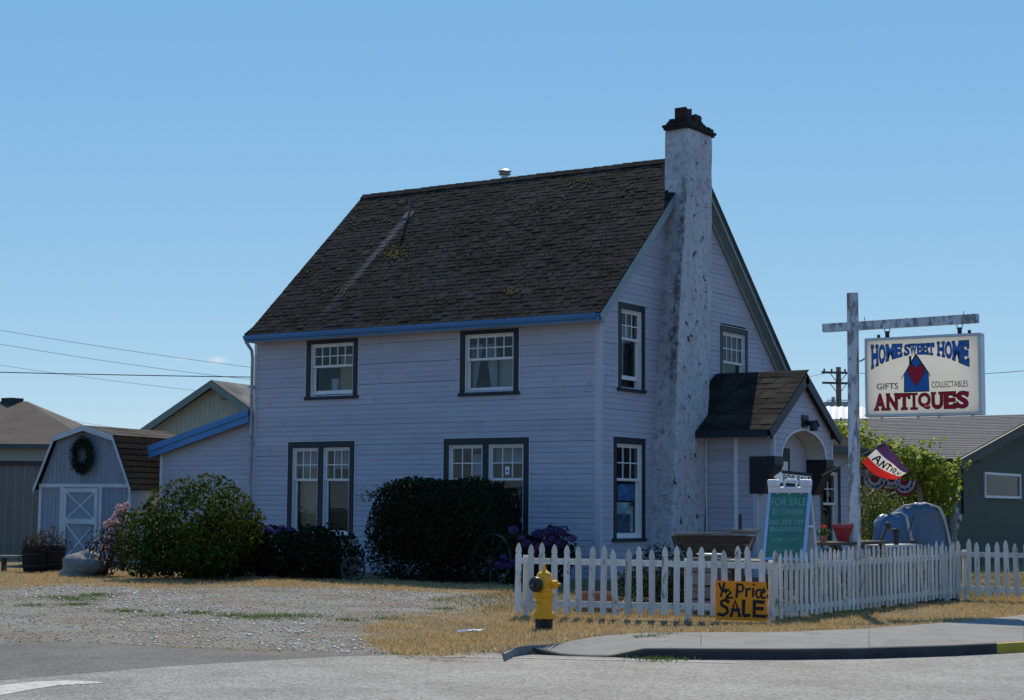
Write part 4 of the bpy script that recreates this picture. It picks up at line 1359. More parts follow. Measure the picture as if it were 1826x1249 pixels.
    for row, (z, ins) in enumerate(((10.09, .0), (10.155, .05), (10.22, .1))):
        for side in range(4):
            L_ = (CX - 2 * ins) if side % 2 else (yf - yn - 2 * ins)
            k = max(1, int(L_ / .21))
            for i in range(k):
                if gg.random() < (.0, .28, .5)[row]: continue
                t = (i + .5) / k
                if side == 0: P = (CX - .06 - ins, yn + ins + t * L_, z); r = 1.57
                elif side == 2: P = (.06 + ins, yn + ins + t * L_, z); r = 1.57
                elif side == 1: P = (ins + t * L_, yn + .06 + ins, z); r = 0
                else: P = (ins + t * L_, yf - .06 - ins, z - (.03 if row else 0)); r = 0
                if side in (0, 2) and t > .72 and row > 0: continue
                inst(bme, 'brick', o, (P[0], P[1], P[2] + gg.uniform(-.012, .012)), Matrix.Rotation(r + gg.uniform(-.15, .15), 3, 'Z') @ Matrix.Rotation(gg.uniform(-.08, .08), 3, 'X'))
    M_FL = mat('dark_clay_flue', (.04, .014, .012), .85, .3, 6, wear=(.02, .018, .017), wear_amt=.6, wear_scale=5, bump=.3)
    for (cy, h, w) in ((3.14, .36, .14), (3.55, .27, .16)):
        q = MB(); cx = .27; z0, z1 = 10.1, 10.1 + h
        for a in (((cx - w, cy - w), (cx + w, cy - w + .03)), ((cx - w, cy + w - .03), (cx + w, cy + w)), ((cx - w, cy - w + .03), (cx - w + .03, cy + w - .03)), ((cx + w - .03, cy - w + .03), (cx + w, cy + w - .03))):
            q.box((*a[0], z0), (*a[1], z1 + rnd.uniform(-.02, .015)))
        q.build('flue', M_FL, o)


chimney()

# porch ----------------------------------------------------------------------------
PY0, PY1 = 3.6, 6.72            # near / far porch walls
PR, PRZ = 5.06, 4.66            # ridge
PX1 = 2.17                      # gable face
PNE, PNZ = 3.16, 3.36           # near eave
PFE = 6.96
PXV = 1.74                      # closed vestibule ends here, the hood runs on to PX1
TP = lambda p: (p[0], PY0 - p[1], p[2])
siding(TP, house, .2, 3.22, lambda z: .56, lambda z: 1.26, [], lap=.125)
siding(TP, house, .2, 3.22, lambda z: 1.34, lambda z: (PXV - .05 if z < 2.78 else PX1 - .05), [], lap=.125)
mb = MB(TP); mb.box((1.26, -.01, .2), (1.34, .05, 3.24)); mb.build('corner_board', M_TRIMW, house)
mb = MB(); mb.box((PXV - .05, PY0 - .02, .2), (PXV + .05, PY0 + .05, 2.8)); mb.build('corner_board', M_CORNER, house)
mb = MB(); mb.box((PX1 - .07, PY0 - .02, 2.8), (PX1 + .02, PY0 + .08, 3.3)); mb.build('corner_board', M_CORNER, house)
mb = MB(); mb.box((PX1 - .02, PY1 - .06, 2.8), (PX1 + .025, PY1 + .03, 3.25)); mb.build('corner_board', M_CORNER, house)
# gable face with an arch cut out of it
AC, AH, AW, AS = 5.17, .60, 1.17, 2.80      # centre, rise, half width, spring height


def arch(t):
    a = math.pi * (1 - t)
    return AC + AW * math.cos(a), AS + AH * math.sin(a)


pslope = (PRZ - PNZ) / (PR - PNE)
z = AS
TQ = lambda p: (PX1 + p[1], p[0], p[2])
while z < 4.42:
    zt = min(z + .125, 4.44)
    e0 = lambda h: max(PY0 + .06, PR - (PRZ - .16 - h) / pslope)
    e1 = lambda h: min(PY1 - .06, PR + (PRZ - .16 - h) / pslope)
    def cut(h, s):
        if h >= AS + AH: return AC
        return AC + s * AW * math.sqrt(max(0, 1 - ((h - AS) / AH) ** 2))
    if z > AS + AH - .02:
        prs = [(e0, e1)]
    else:
        prs = [(e0, lambda h: min(cut(h, -1), e1(h))), (lambda h: cut(h, 1), e1)]
    for l, r in prs:
        if r(z + .06) - l(z + .06) < .03: continue
        mb = MB(TQ); laps(mb, l, r, z, 1, zt - z); mb.build('siding_panel', M_SIDING, house)
    z = zt
# barrel ceiling of the hood
M_VAULT = mat('cream_vault_paint', (.55, .52, .46), .8, .06, 3)
mb = MB(); K = 24
P = []
for xx in (PXV, PX1 - .03):
    for i in range(K + 1):
        y, zz = arch(i / K); P.append((xx, y, zz))
mb.add(P, [(i, i + 1, K + 2 + i, K + 1 + i) for i in range(K)])
o = mb.build('vault', M_VAULT, house, smooth=True)
mb = MB()
for i in range(K):
    (ya, za), (yb, zb) = arch(i / K), arch((i + 1) / K)
    mb.hexa([(PX1 - .05, ya, za), (PX1 + .03, ya, za), (PX1 + .03, yb, zb), (PX1 - .05, yb, zb)] + [(x_, AC + (y_ - AC) * 1.035, AS + (z_ - AS) * 1.07) for x_, y_, z_ in ((PX1 - .05, ya, za), (PX1 + .03, ya, za), (PX1 + .03, yb, zb), (PX1 - .05, yb, zb))])
mb.build('arch_trim', M_TRIMW, house)
# black brackets
for y0, y1 in ((PY0 - .03, AC - AW + .02), (AC + AW - .02, PY1 + .03)):
    mb = MB()
    pr = [(PXV - .12, 2.0), (PXV + .16, 2.0), (PXV + .22, 2.12), (PXV + .3, 2.28), (PX1 - .02, 2.5), (PX1 + .04, 2.62), (PX1 + .04, 2.795), (PXV - .12, 2.795)]
    mb.prism([(x_, y0, z_) for x_, z_ in pr], [(x_, y1, z_) for x_, z_ in pr]); mb.build('bracket', M_BLACK, house)
# vestibule front wall with the door, number board, letter box
mb = MB(); mb.box((PXV - .06, PY0 + .05, .2), (PXV - .02, 4.55, 3.6)); mb.box((PXV - .06, 5.75, .2), (PXV - .02, PY1, 3.6)); mb.box((PXV - .06, 4.55, 2.5), (PXV - .02, 5.75, 3.6)); mb.build('wall', M_SIDING, house)
mb = MB(); mb.box((.1, PY1 - .03, .2), (PXV - .06, PY1, 3.2)); mb.build('wall', M_SIDING, house)
mb = MB(); mb.box((PXV - .12, 4.55, .3), (PXV - .08, 5.75, 2.5)); dr = mb.build('door', mat('dark_door', (.03, .028, .03), .5, .2, 4), house)
mb = MB(); mb.box((PXV - .08, 4.7, 1.2), (PXV - .07, 5.6, 2.35)); mb.build('door_glass', GLASS, dr)
mb = MB(); mb.lathe([(.015, 0), (.015, .04), (.035, .05), (.035, .07), (.01, .08)], (PXV - .08, 4.66, 1.15), 10, (1, 0, 0)); mb.build('door_knob', M_METAL, dr)
mb = MB(); mb.box((PXV - .01, 4.45, 2.52), (PXV + .02, 5.35, 3.02)); nb = mb.build('number_board', M_BLACK, house)
fr = (np.array([PXV + .02, 4.45, 2.6]), np.array([0, 1., 0]), np.array([0, 0, 1.]), np.array([1., 0, 0]))
for t_, a_, b_ in (('0', .10, .26), ('1', .38, .48)):
    mb = MB(); text_on(mb, t_, fr, a_, b_, .06, .34); mb.build('house_number', M_TRIMW, nb)
q0 = Vector(atd(1381, 838, 36.6)); 
mb = MB(); mb.box((PXV + .04, 4.02, 2.25), (PXV + .07, 5.12, 2.72)); lb = mb.build('door_sign', M_TRIMW, house)
mb = MB(); mb.box((PXV + .07, 4.10, 2.31), (PXV + .075, 4.80, 2.66)); mb.build('sign_panel', mat('dark_red_panel', (.28, .012, .02), .6, .15, 5), lb)
# flood light above the arch
lp = Vector(atx(1434, 757, PX1))
mb = MB(); mb.box((PX1 + .012, lp.y - .17, lp.z - .06), (PX1 + .05, lp.y + .13, lp.z + .2)); mb.tube([(PX1 + .05, lp.y, lp.z + .05), (PX1 + .2, lp.y + .02, lp.z - .0), (PX1 + .22, lp.y + .02, lp.z - .14)], [.05, .08, .10], 10)
mb.tube([(PX1 + .05, lp.y + .1, lp.z + .05), (PX1 + .2, lp.y + .22, lp.z + .06), (PX1 + .22, lp.y + .27, lp.z - .04)], [.02, .045, .05], 8); mb.build('flood_light', M_BLACK, house)
# porch roof
nP = Vector((0, -(PRZ - PNZ), PR - PNE)).normalized(); dP = Vector((0, PR - PNE, PRZ - PNZ)).normalized()
XPR = 2.30
A = [Vector((.02, PNE, PNZ)), Vector((XPR, PNE, PNZ)), Vector((XPR, PR, PRZ)), Vector((.02, PR, PRZ))]
mb = MB(); mb.hexa([p - nP * .1 for p in A] + [p - nP * .005 for p in A]); proof = mb.build('porch_roof', M_RFAR, house)
nQ = Vector((0, PRZ - PNZ, PFE - PR)).normalized()
A = [Vector((.02, PR, PRZ)), Vector((XPR, PR, PRZ)), Vector((XPR, PFE, PNZ)), Vector((.02, PFE, PNZ))]
mb = MB(); mb.hexa([p - nQ * .1 for p in A] + [p + nQ * .012 for p in A]); mb.build('porch_roof', M_RFAR, house)
shingles(proof, Vector((.03, PNE - .02, PNZ - .012)), Vector((1, 0, 0)), dP, nP, XPR - .02, math.hypot(PR - PNE, PRZ - PNZ) - .1, .215, (.27, .34, .42), M_SHING2, 100, 8, lambda P: P.x < .2 and P.y < 4.1)
x = .06
while x < XPR - .1:
    me = bpy.data.meshes.get('porch_ridge_cap')
    if me is None:
        q = MB(); q.prism([(0, -.13, -.085), (0, 0, .02), (0, .13, -.085), (0, .13, -.1), (0, 0, 0), (0, -.13, -.1)], [(.34, -.13, -.095), (.34, 0, .008), (.34, .13, -.095), (.34, .13, -.11), (.34, 0, -.012), (.34, -.13, -.11)]); me = q.mesh('porch_ridge_cap'); me.materials.append(M_SHING2)
    inst(me, 'ridge_cap', proof, (min(x, XPR - .34), PR, PRZ + .03), Matrix.Rotation(rnd.uniform(-.03, .03), 3, 'X')); x += .29
for (P, Q, n) in ((Vector((0, PNE - .06, PNZ - .04)), Vector((0, PR, PRZ)), nP), (Vector((0, PFE + .06, PNZ - .04)), Vector((0, PR, PRZ)), nQ)):
    mb = MB(); A = [P, P - n * .20, Q - n * .20 - Vector((0, 0, .03)), Q]
    mb.prism([(XPR - .02, *p.yz) for p in A], [(XPR + .025, *p.yz) for p in A]); mb.build('barge_board', M_NAVY, house)
    mb = MB(); A = [P - n * .10, P - n * .12, Q - n * .12, Q - n * .10]; mb.prism([(PX1 + .03, *p.yz) for p in A], [(XPR - .02, *p.yz) for p in A]); mb.build('porch_soffit', M_NAVY, house)
mb = MB(); mb.box((.5, PNE - .09, PNZ - .17), (XPR - .03, PNE + .0, PNZ - .02)); mb.build('gutter', M_NAVY, house)
mb = MB(); mb.box((.58, PNE + .0, PNZ - .165), (PX1, PY0 - .02, PNZ - .145)); mb.build('porch_soffit', M_CORNER, house)
mb = MB(); A_ = [(.585, PY0 - .02), (.62, PY0 - .02), (.62, PNE - .02), (.585, PNE - .02)]
mb.tube([(.60, PY0 - .05, 3.2), (.60, PY0 - .05, .25)], .018, 6); mb.build('cable', M_TRIMW, house)
# porch deck and steps
mb = MB(); mb.box((.5, PY0, .05), (PX1 + .3, PY1, .2)); mb.build('porch_floor', M_WOODGREY, house)

# wing beyond the porch ----------------------------------------------------------------
WX, WY0, WY1 = 1.6, 6.75, 9.35
TW = lambda p: (WX + p[1], p[0], p[2])
siding(TW, house, .15, 3.05, lambda z: WY0, lambda z: WY1, [(7.42, 8.45, .75, 2.62)], lap=.115)
mb = MB(TW); mb.box((WY1 - .02, -.04, .15), (WY1 + .07, .03, 3.05)); mb.build('corner_board', M_CORNER, house)
w8, sp, b0, b1, zs = window(TW, 7.33, 8.52, .70 - H0, 2.70 - H0, 1, 2, 2, .42, cas=.14)
hang(TW, w8, 'blind', M_CURTAIN, sp[0][0] + .15, sp[0][0] + .45, zs - .55, zs + .1, -.25)
mb = MB(); mb.box((.0, WY1 + .0, .15), (WX, WY1 + .04, 3.1)); mb.build('wall', M_SIDING, house)
mb = MB(); A = [(.0, WY0 - .02, 4.15), (WX + .3, WY0 - .02, 3.12), (WX + .3, WY1 + .25, 3.12), (.0, WY1 + .25, 4.15)]
mb.hexa([(x_, y_, z_ - .05) for x_, y_, z_ in A] + [(x_, y_, z_ + .04) for x_, y_, z_ in A]); mb.build('wing_roof', M_SHING2, house)
mb = MB(); mb.box((WX + .3, WY0, 2.97), (WX + .36, WY1 + .25, 3.15)); mb.box((WX + .02, WY0, 2.99), (WX + .3, WY1 + .2, 3.02)); mb.build('gutter', M_NAVY, house)

# lean-to at the left end ------------------------------------------------------------------
LX0, LX1 = -12.36, HX0 - .03
ltz = lambda x: 3.05 + (x - LX0) * (3.80 - 3.05) / (LX1 - LX0)
z = .15
while z < 3.75:
    zt = z + 2 * LAP
    l = lambda h: max(LX0 + .06, LX0 + (h + .10 - 3.05) * (LX1 - LX0) / (3.80 - 3.05))
    if LX1 - l(zt) > .1:
        mb = MB(lambda p: (p[0], .06 - p[1], p[2])); laps(mb, l, lambda h: LX1 - .05, z, 2); mb.build('siding_panel', M_SIDING, house)
    z = zt
mb = MB(); mb.box((LX0, .03, .1), (LX0 + .07, .1, 2.97)); mb.build('corner_board', M_TRIMW, house)
mb = MB(); A = [(LX0 + .05, .1), (LX1 - .03, .1), (LX1 - .03, 3.79), (LX0 + .05, 3.05)]; mb.prism([(x_, .062, z_) for x_, z_ in A], [(x_, .085, z_) for x_, z_ in A]); mb.build('wall', M_SIDING, house)
mb = MB(); mb.box((LX0, .1, .1), (LX0 + .03, 5, 2.95)); mb.box((LX0 + .03, 4.97, .1), (LX1, 5, 3.0)); mb.build('wall', M_SIDING, house)
mb = MB(); e = .22
A = [(LX0 - e, -.12, ltz(LX0 - e) + .03), (LX1 - .02, -.12, ltz(LX1) + .03), (LX1 - .02, 5.2, ltz(LX1) + .03), (LX0 - e, 5.2, ltz(LX0 - e) + .03)]
mb.hexa([(x_, y_, z_ - .0) for x_, y_, z_ in A] + [(x_, y_, z_ + .07) for x_, y_, z_ in A]); mb.build('lean_to_roof', M_RFAR, house)
for o_, t0, t1 in ((-.17, .10, -.045), (-.145, -.05, -.20)):
    A = [(LX0 - e, ltz(LX0 - e) + t1), (LX1 - .03, ltz(LX1) + t1), (LX1 - .03, ltz(LX1) + t0), (LX0 - e, ltz(LX0 - e) + t0)]
    mb = MB(); mb.prism([(x_, o_, z_) for x_, z_ in A], [(x_, o_ + .03, z_) for x_, z_ in A]); mb.build('rake_board', M_BLUE, house)

# ================================================================== FENCES
def picket_mesh(h, w=.092, t=.02):
    k = w / 2
    o = [(-k, 0), (k, 0), (k, h - .175), (k * .74, h - .158), (k * .98, h - .125), (k * .93, h - .09), (k * .55, h - .035), (0, h), (-k * .55, h - .035), (-k * .93, h - .09), (-k * .98, h - .125), (-k * .74, h - .158), (-k, h - .175)]
    mb = MB(); mb.prism([(x, 0, z) for x, z in o], [(x, t, z) for x, z in o])
    me = mb.mesh('picket'); me.materials.append(M_FENCE); return me


PK = [picket_mesh(h) for h in (1.0, 1.02, .985, .96)]


def fence(label, A, B, spacing, hz, posts, end=True, jit=.02):
    A, B = np.array(A, float), np.array(B, float)
    d = B - A; L_ = np.linalg.norm(d); d /= L_
    nrm = np.array([d[1], -d[0]])                     # towards the street
    za, zb = g1(*A), g1(*B)
    f = thing('picket_fence', label, 'fence', (*A, za), 'white picket fences round the yard')
    zat = lambda t: za + (zb - za) * t / L_
    n = int(L_ / spacing)
    ang = math.atan2(d[1], d[0])
    for i in range(n + 1):
        t = min(i * spacing, L_)
        p = A + d * t + nrm * .028
        rot = Matrix.Rotation(ang, 3, 'Z') @ Matrix.Rotation(rnd.gauss(0, jit), 3, 'Y') @ Matrix.Rotation(math.pi, 3, 'Z') if False else Matrix.Rotation(ang, 3, 'Z') @ Matrix.Rotation(rnd.gauss(0, jit), 3, 'Y')
        z0 = zat(t) + hz - 1.0 + .04 + rnd.uniform(-.022, .018)
        inst(rnd.choice(PK), 'picket', f, (p[0] - nrm[0] * .02, p[1] - nrm[1] * .02, z0), rot @ Matrix.Scale(-1, 3, (0, 1, 0)) if False else rot)
    for z in (.16, .78):
        mb = MB(); p, q = A - nrm * .018, B - nrm * .018
        mb.beam((p[0], p[1], za + hz - 1.0 + z), (q[0], q[1], zb + hz - 1.0 + z), .036, .088); mb.build('rail', M_FENCE, f)
    for t in posts:
        p = A + d * t - nrm * .085
        mb = MB(); mb.beam((p[0], p[1], zat(t) - .1), (p[0], p[1], zat(t) + hz - .14), .09, .09, up=(d[0], d[1], 0)); mb.build('post', M_FENCE, f, bevel=.006)
    return f


F1 = atz(923, 1101, .05)[:2]; F2 = atz(1384, 1104, .06)[:2]
F3 = np.array([F2[0] + .05, 1.15])
L12 = np.linalg.norm(F2 - F1)
fence('diagonal run of white picket fence behind the yellow hydrant', F1, F2, .180, 1.045, [.12, L12 * .66, L12 - .05])
fence('long run of white picket fence along the side street', F2 + np.array([.02, .14]), F3, .182, 1.02, [1.6, 3.6, 5.6, 7.3])
fence('short run of white picket fence before the dark green house', F3 + np.array([.03, .02]), F3 + np.array([6.2, .2]), .180, 1.06, [.1, 2.2, 4.2])

# ================================================================== HYDRANT
hp = atz(970, 1116, .075)
hx, hy = hp[0], hp[1]
hz_ = g1(hx, hy)
hyd = thing('fire_hydrant', 'yellow fire hydrant with black pumper cap on the dry verge', 'hydrant', (hx, hy, hz_))
M_HY = mat('hydrant_yellow', (.85, .37, .005), .45, .1, 6, wear=(.26, .12, .02), wear_amt=.48, wear_scale=11, bump=.25, bscale=45)
M_HB = mat('hydrant_black', (.008, .008, .009), .55, .2, 8)
HRv = Vector((HR[0], HR[1], 0)); HFv = Vector((HF[0], HF[1], 0))
c0 = Vector((hx, hy, hz_))
MB().lathe([(.118, -.1), (.118, .17)], c0, 24).build('standpipe', M_HB, hyd, smooth=False)
MB().lathe([(.11, .165), (.152, .166), (.155, .17), (.155, .198), (.15, .204), (.148, .206), (.152, .21), (.152, .236), (.146, .242), (.12, .248), (.118, .27), (.116, .43), (.118, .445), (.136, .45), (.138, .455), (.138, .482), (.134, .486), (.138, .49), (.138, .512), (.134, .518), (.116, .524), (.113, .56), (.115, .66), (.113, .70), (.106, .735), (.092, .765), (.066, .79), (.045, .80), (.044, .815), (.03, .82), (.028, .83)], c0, 32).build('barrel', M_HY, hyd, smooth=False)
MB().lathe([(.026, .82), (.026, .862), (.018, .868), (.014, .895), (.005, .9)], c0, 5).build('operating_nut', M_HY, hyd)
for i in range(8):
    a = 6.283 * i / 8 + .2
    for r, zb in ((.137, .155), (.124, .44)):
        q = c0 + Vector((math.cos(a) * r, math.sin(a) * r, zb)); MB().lathe([(.012, 0), (.012, .1 if zb < .3 else .085)], q, 6).build('bolt', M_HY, hyd)
dc = (-HRv * .62 - HFv * .78).normalized(); nc = c0 + Vector((0, 0, .625))
MB().lathe([(.062, .05), (.062, .13), (.075, .135), (.075, .15)], nc, 20, dc).build('pumper_nozzle', M_HY, hyd)
cap = MB().lathe([(.07, .145), (.098, .15), (.104, .165), (.104, .2), (.098, .215), (.07, .219), (.03, .222), (.026, .24), (.0, .242)], nc, 28, dc).build('pumper_cap', mat('cap_black', (.016, .016, .018), .4, .2, 8), hyd)
q = nc + dc * .225; MB().beam(q - HRv * .06 - Vector((0, 0, .02)), q + HRv * .02 + Vector((0, 0, .0)), .012, .012).build('cap_lug', M_METAL, cap)
dr_ = (HRv * .93 - HFv * .37).normalized()
MB().lathe([(.046, .05), (.046, .13), (.056, .135), (.056, .185), (.045, .195), (.02, .2), (.018, .235), (.005, .237)], nc, 16, dr_).build('hose_nozzle', M_HY, hyd)
pts = [nc + dc * .15 + Vector((0, 0, -.1)) - HRv * .04 + Vector((0, 0, -.05 * math.sin(t * 3.1))) - HRv * (.09 * math.sin(t * 3.1)) + Vector((0, 0, -.14 * t)) + HRv * .09 * t for t in np.linspace(0, 1, 9)]
MB().tube(pts, .003, 5).build('cap_chain', M_DMETAL, hyd)

# ================================================================== SALE BOARD on the fence
dF = (F2 - F1) / L12; nF = np.array([dF[1], -dF[0]])
pL = np.array(onplane(1276, 1070, (*(F1 + nF * .05), 0), np.array([nF[0], nF[1], 0])))
pR = np.array(onplane(1367, 1070, (*(F1 + nF * .05), 0), np.array([nF[0], nF[1], 0])))
zt_ = onplane(1320, 1036, (*(F1 + nF * .05), 0), np.array([nF[0], nF[1], 0]))[2]; zb_ = onplane(1320, 1106, (*(F1 + nF * .05), 0), np.array([nF[0], nF[1], 0]))[2]
Wd, Ht = np.linalg.norm((pR - pL)[:2]), zt_ - zb_
sb = thing('sale_board', 'orange plywood board hand-painted half price sale leaning on pickets', 'sign', (*pL[:2], zb_))
U_ = np.array([dF[0], dF[1], 0]); N_ = np.array([nF[0], nF[1], 0]); V_ = np.array([0, 0, 1.0])
O_ = np.array([pL[0], pL[1], zb_]) + N_ * .012
mb = MB(); t_ = .012
c = [O_, O_ + U_ * Wd + V_ * -.01, O_ + U_ * Wd + V_ * (Ht - .02), O_ + V_ * Ht]
mb.prism([tuple(p - N_ * t_) for p in c], [tuple(p) for p in c])
mb.build('board', mat('orange_board_paint', (.95, .26, .002), .6, .12, 3, col2=(.96, .32, .004), wear=(.6, .15, .005), wear_amt=.4, wear_scale=4), sb)
fr = (O_, U_ * Wd, V_ * Ht, N_)
mb = MB()
strokes = [  # in board units 0..1
    [(.07, .93), (.10, .80), (.13, .74)], [(.17, .93), (.13, .74), (.10, .60)], [(.15, .74), (.21, .78)], [(.19, .70), (.25, .77), (.30, .70), (.22, .60), (.19, .55), (.33, .57)],
    [(.43, .92), (.41, .58)], [(.42, .91), (.52, .90), (.55, .82), (.52, .73), (.43, .72)], [(.61, .80), (.60, .60)], [(.60, .74), (.64, .80), (.68, .79)], [(.74, .80), (.73, .60)], [(.745, .90), (.75, .91)],
    [(.87, .78), (.81, .76), (.79, .66), (.82, .57), (.88, .60)], [(.90, .69), (.97, .74), (.94, .80), (.90, .76), (.89, .64), (.92, .56), (.97, .58)],
    [(.25, .46), (.18, .51), (.10, .46), (.12, .38), (.22, .30), (.24, .20), (.15, .12), (.05, .15)],
    [(.30, .10), (.38, .50), (.47, .10)], [(.32, .25), (.46, .26)], [(.55, .50), (.54, .13), (.56, .11), (.66, .13)], [(.76, .49), (.75, .10)], [(.75, .48), (.94, .46)], [(.76, .30), (.92, .30)], [(.75, .11), (.97, .10)]]
W2, H2 = Wd, Ht
for s_ in strokes:
    pts = [(a * W2, b * H2) for a, b in s_]
    ribbon(mb, pts, .034 if s_[0][1] > .53 else .046, (O_, U_, V_, N_), .0015 + .0003 * len(mb.v) / 10)
mb.build('lettering', mat('black_brush_paint', (.012, .010, .010), .7, .2, 8), sb)

# ================================================================== SIGN POST with hanging sign
SY = -3.12
post = thing('sign_post', 'tall white flaking timber post with cross arm beside the fence', 'sign post', (6.78, SY, g1(6.78, SY)))
px0 = 6.735
mb = MB(); mb.hexa([(px0 - .075, SY - .075, -.1), (px0 + .075, SY - .075, -.1), (px0 + .075, SY + .075, -.1), (px0 - .075, SY + .075, -.1), (px0 - .07, SY - .075, 5.27), (px0 + .08, SY - .075, 5.27), (px0 + .08, SY + .075, 5.29), (px0 - .07, SY + .075, 5.29)]); mb.build('upright', M_POST, post, bevel=.008)
mb = MB(); mb.hexa([(6.21, SY - .05, 4.64), (8.87, SY - .05, 4.655), (8.87, SY + .05, 4.655), (6.21, SY + .05, 4.64), (6.21, SY - .05, 4.78), (8.87, SY - .05, 4.805), (8.87, SY + .05, 4.805), (6.21, SY + .05, 4.78)]); mb.build('cross_arm', M_POST, post, bevel=.006)
for x in (6.95, 8.63):
    mb = MB(); mb.tube([(x, SY, 4.8), (x, SY, 4.86)], .006, 5); mb.build('bolt', M_DMETAL, post)
sg = thing('hanging_sign', 'white hanging shop sign with blue arched lettering and red heart', 'sign', (7.95, SY, 3.2))
SX0, SX1, SZ0, SZ1 = 6.98, 8.93, 3.185, 4.49
M_FACE = mat('translucent_sign_face', (.92, .91, .88), .4, .03, 1.2, trans=.80, wear=(.62, .58, .5), wear_amt=.18, wear_scale=3)
M_ALU = mat('sign_frame_metal', (.45, .46, .48), .4, .1, 5, metal=.6)
tk = .10
mb = MB()
for a, b in (((SX0, SZ0), (SX1, SZ0 + .045)), ((SX0, SZ1 - .045), (SX1, SZ1)), ((SX0, SZ0 + .045), (SX0 + .045, SZ1 - .045)), ((SX1 - .045, SZ0 + .045), (SX1, SZ1 - .045))):
    mb.box((a[0], SY - tk, a[1]), (b[0], SY + tk, b[1]))
mb.build('frame', M_ALU, sg, bevel=.006)
for y in (SY - tk + .012, SY + tk - .012):
    mb = MB(); mb.box((SX0 + .04, y - .004, SZ0 + .04), (SX1 - .04, y + .004, SZ1 - .04)); mb.build('face', M_FACE, sg)
for x in (7.34, 8.56):
    mb = MB(); mb.box((x - .03, SY - .02, SZ1), (x + .03, SY + .02, SZ1 + .11)); mb.tube([(x - .045, SY, SZ1 + .17), (x - .04, SY, SZ1 + .09), (x + .04, SY, SZ1 + .09), (x + .045, SY, SZ1 + .17)], .008, 6); mb.build('hanger', M_DMETAL, sg)
for x in (7.19, 8.72):
    MB().box((x - .022, SY - .015, SZ1), (x + .022, SY + .015, SZ1 + .06)).build('eye_tab', M_DMETAL, sg)
for x in (7.23, 7.85, 8.2, 8.75): MB().box((x - .02, SY - .012, SZ0 - .04), (x + .02, SY + .012, SZ0)).build('drip_tab', M_ALU, sg)
MB().tube([(px0 + .07, SY, 4.33), (px0 + .075, SY, 4.18), (px0 + .11, SY - .02, 4.12), (px0 + .16, SY - .02, 4.13), (SX0 + .0, SY, 4.19)], .012, 7).build('power_cable', M_DMETAL, sg)
uu = lambda x: (x - 387) / 683.0
vv = lambda x, y: (832 - y - (x - 387) * .022) / 462.0
FW, FH = SX1 - SX0 - .08, SZ1 - SZ0 - .08
frS = (np.array([SX0 + .04, SY - tk + .008, SZ0 + .04]), np.array([FW, 0, 0]), np.array([0, 0, FH]), np.array([0, -1.0, 0]))
M_SB = mat('sign_blue', (.03, .22, .68), .45, .05, 4, trans=.45); M_SR = mat('sign_red', (.68, .012, .05), .45, .05, 4, trans=.45); M_SK = mat('sign_black', (.012, .012, .014), .5, .1, 4)
SERIF = {'H': [(0, .28, 0, .13), (.72, 1, 0, .13), (0, .28, .87, 1), (.72, 1, .87, 1)], 'M': [(0, .24, 0, .12), (.76, 1, 0, .12), (0, .22, .88, 1), (.78, 1, .88, 1)], 'E': [(.82, 1, 0, .3), (.82, 1, .7, 1)], 'W': [(0, .26, .88, 1), (.74, 1, .88, 1), (.4, .6, .88, 1)], 'T': [(.25, .75, 0, .12), (0, .12, .68, 1), (.88, 1, .68, 1)],
         'A': [(0, .34, 0, .1), (.66, 1, 0, .1)], 'N': [(0, .3, 0, .1), (0, .26, .9, 1), (.74, 1, .9, 1)], 'I': [(0, 1, 0, .1), (0, 1, .9, 1)], 'U': [(0, .34, .9, 1), (.66, 1, .9, 1)], 'O': [], 'S': [(.86, 1, .72, .95), (0, .14, .05, .28)], 'Q': []}


def slab_word(word, x0, x1, ytop, ybot, m, key):
    """slab letters between curves ytop(u), ybot(u); outline sheet behind"""
    ws = {'I': .55, 'M': 1.25, 'W': 1.3, 'O': 1.05, 'Q': 1.1}
    tot = sum(ws.get(c, 1) for c in word); gap = .10
    cur = x0; sc = (x1 - x0) / (tot + gap * (len(word) - 1))
    main, back = MB(), MB()
    for ci, ch in enumerate(word):
        w = ws.get(ch, 1) * sc
        l, r = cur, cur + w
        def put(mb, lx, hx_, ly, hy_, n, tri=None):
            pass
        def wp(a, b):
            u = l + (r - l) * a
            return u, ybot(u) + (ytop(u) - ybot(u)) * b
        for mb, off, grow, n in ((back, .058, .007, .0015), (main, .035, 0, .003)):
            V, F = text_geo(ch, off if ch not in 'I' else off)
            V0, _ = text_geo(ch, .035)
            mn, mx = V0.min(0), V0.max(0); t = (V - mn) / (mx - mn)
            P = []
            for a, b in t:
                if ch == 'I': a = .3 + a * .4
                u, v = wp(a, b); P.append(frS[0] + frS[1] * u + frS[2] * v + frS[3] * n)
            mb.add(P, F)
            gx, gy = grow / (r - l), grow / max(.05, (ytop(l) - ybot(l)))
            for k, (a0, a1, b0_, b1_) in enumerate(SERIF.get(ch, [])):
                P = []
                for a, b in ((a0 - gx, b0_ - gy), (a1 + gx, b0_ - gy), (a1 + gx, b1_ + gy), (a0 - gx, b1_ + gy)):
                    u, v = wp(a, b); P.append(frS[0] + frS[1] * u + frS[2] * v + frS[3] * (n + .0003 * (k + 1)))
                mb.add(P, [(0, 1, 2, 3)])
        cur = r + gap * sc
    back.build('lettering', M_SK, sg); main.build('lettering', m, sg)


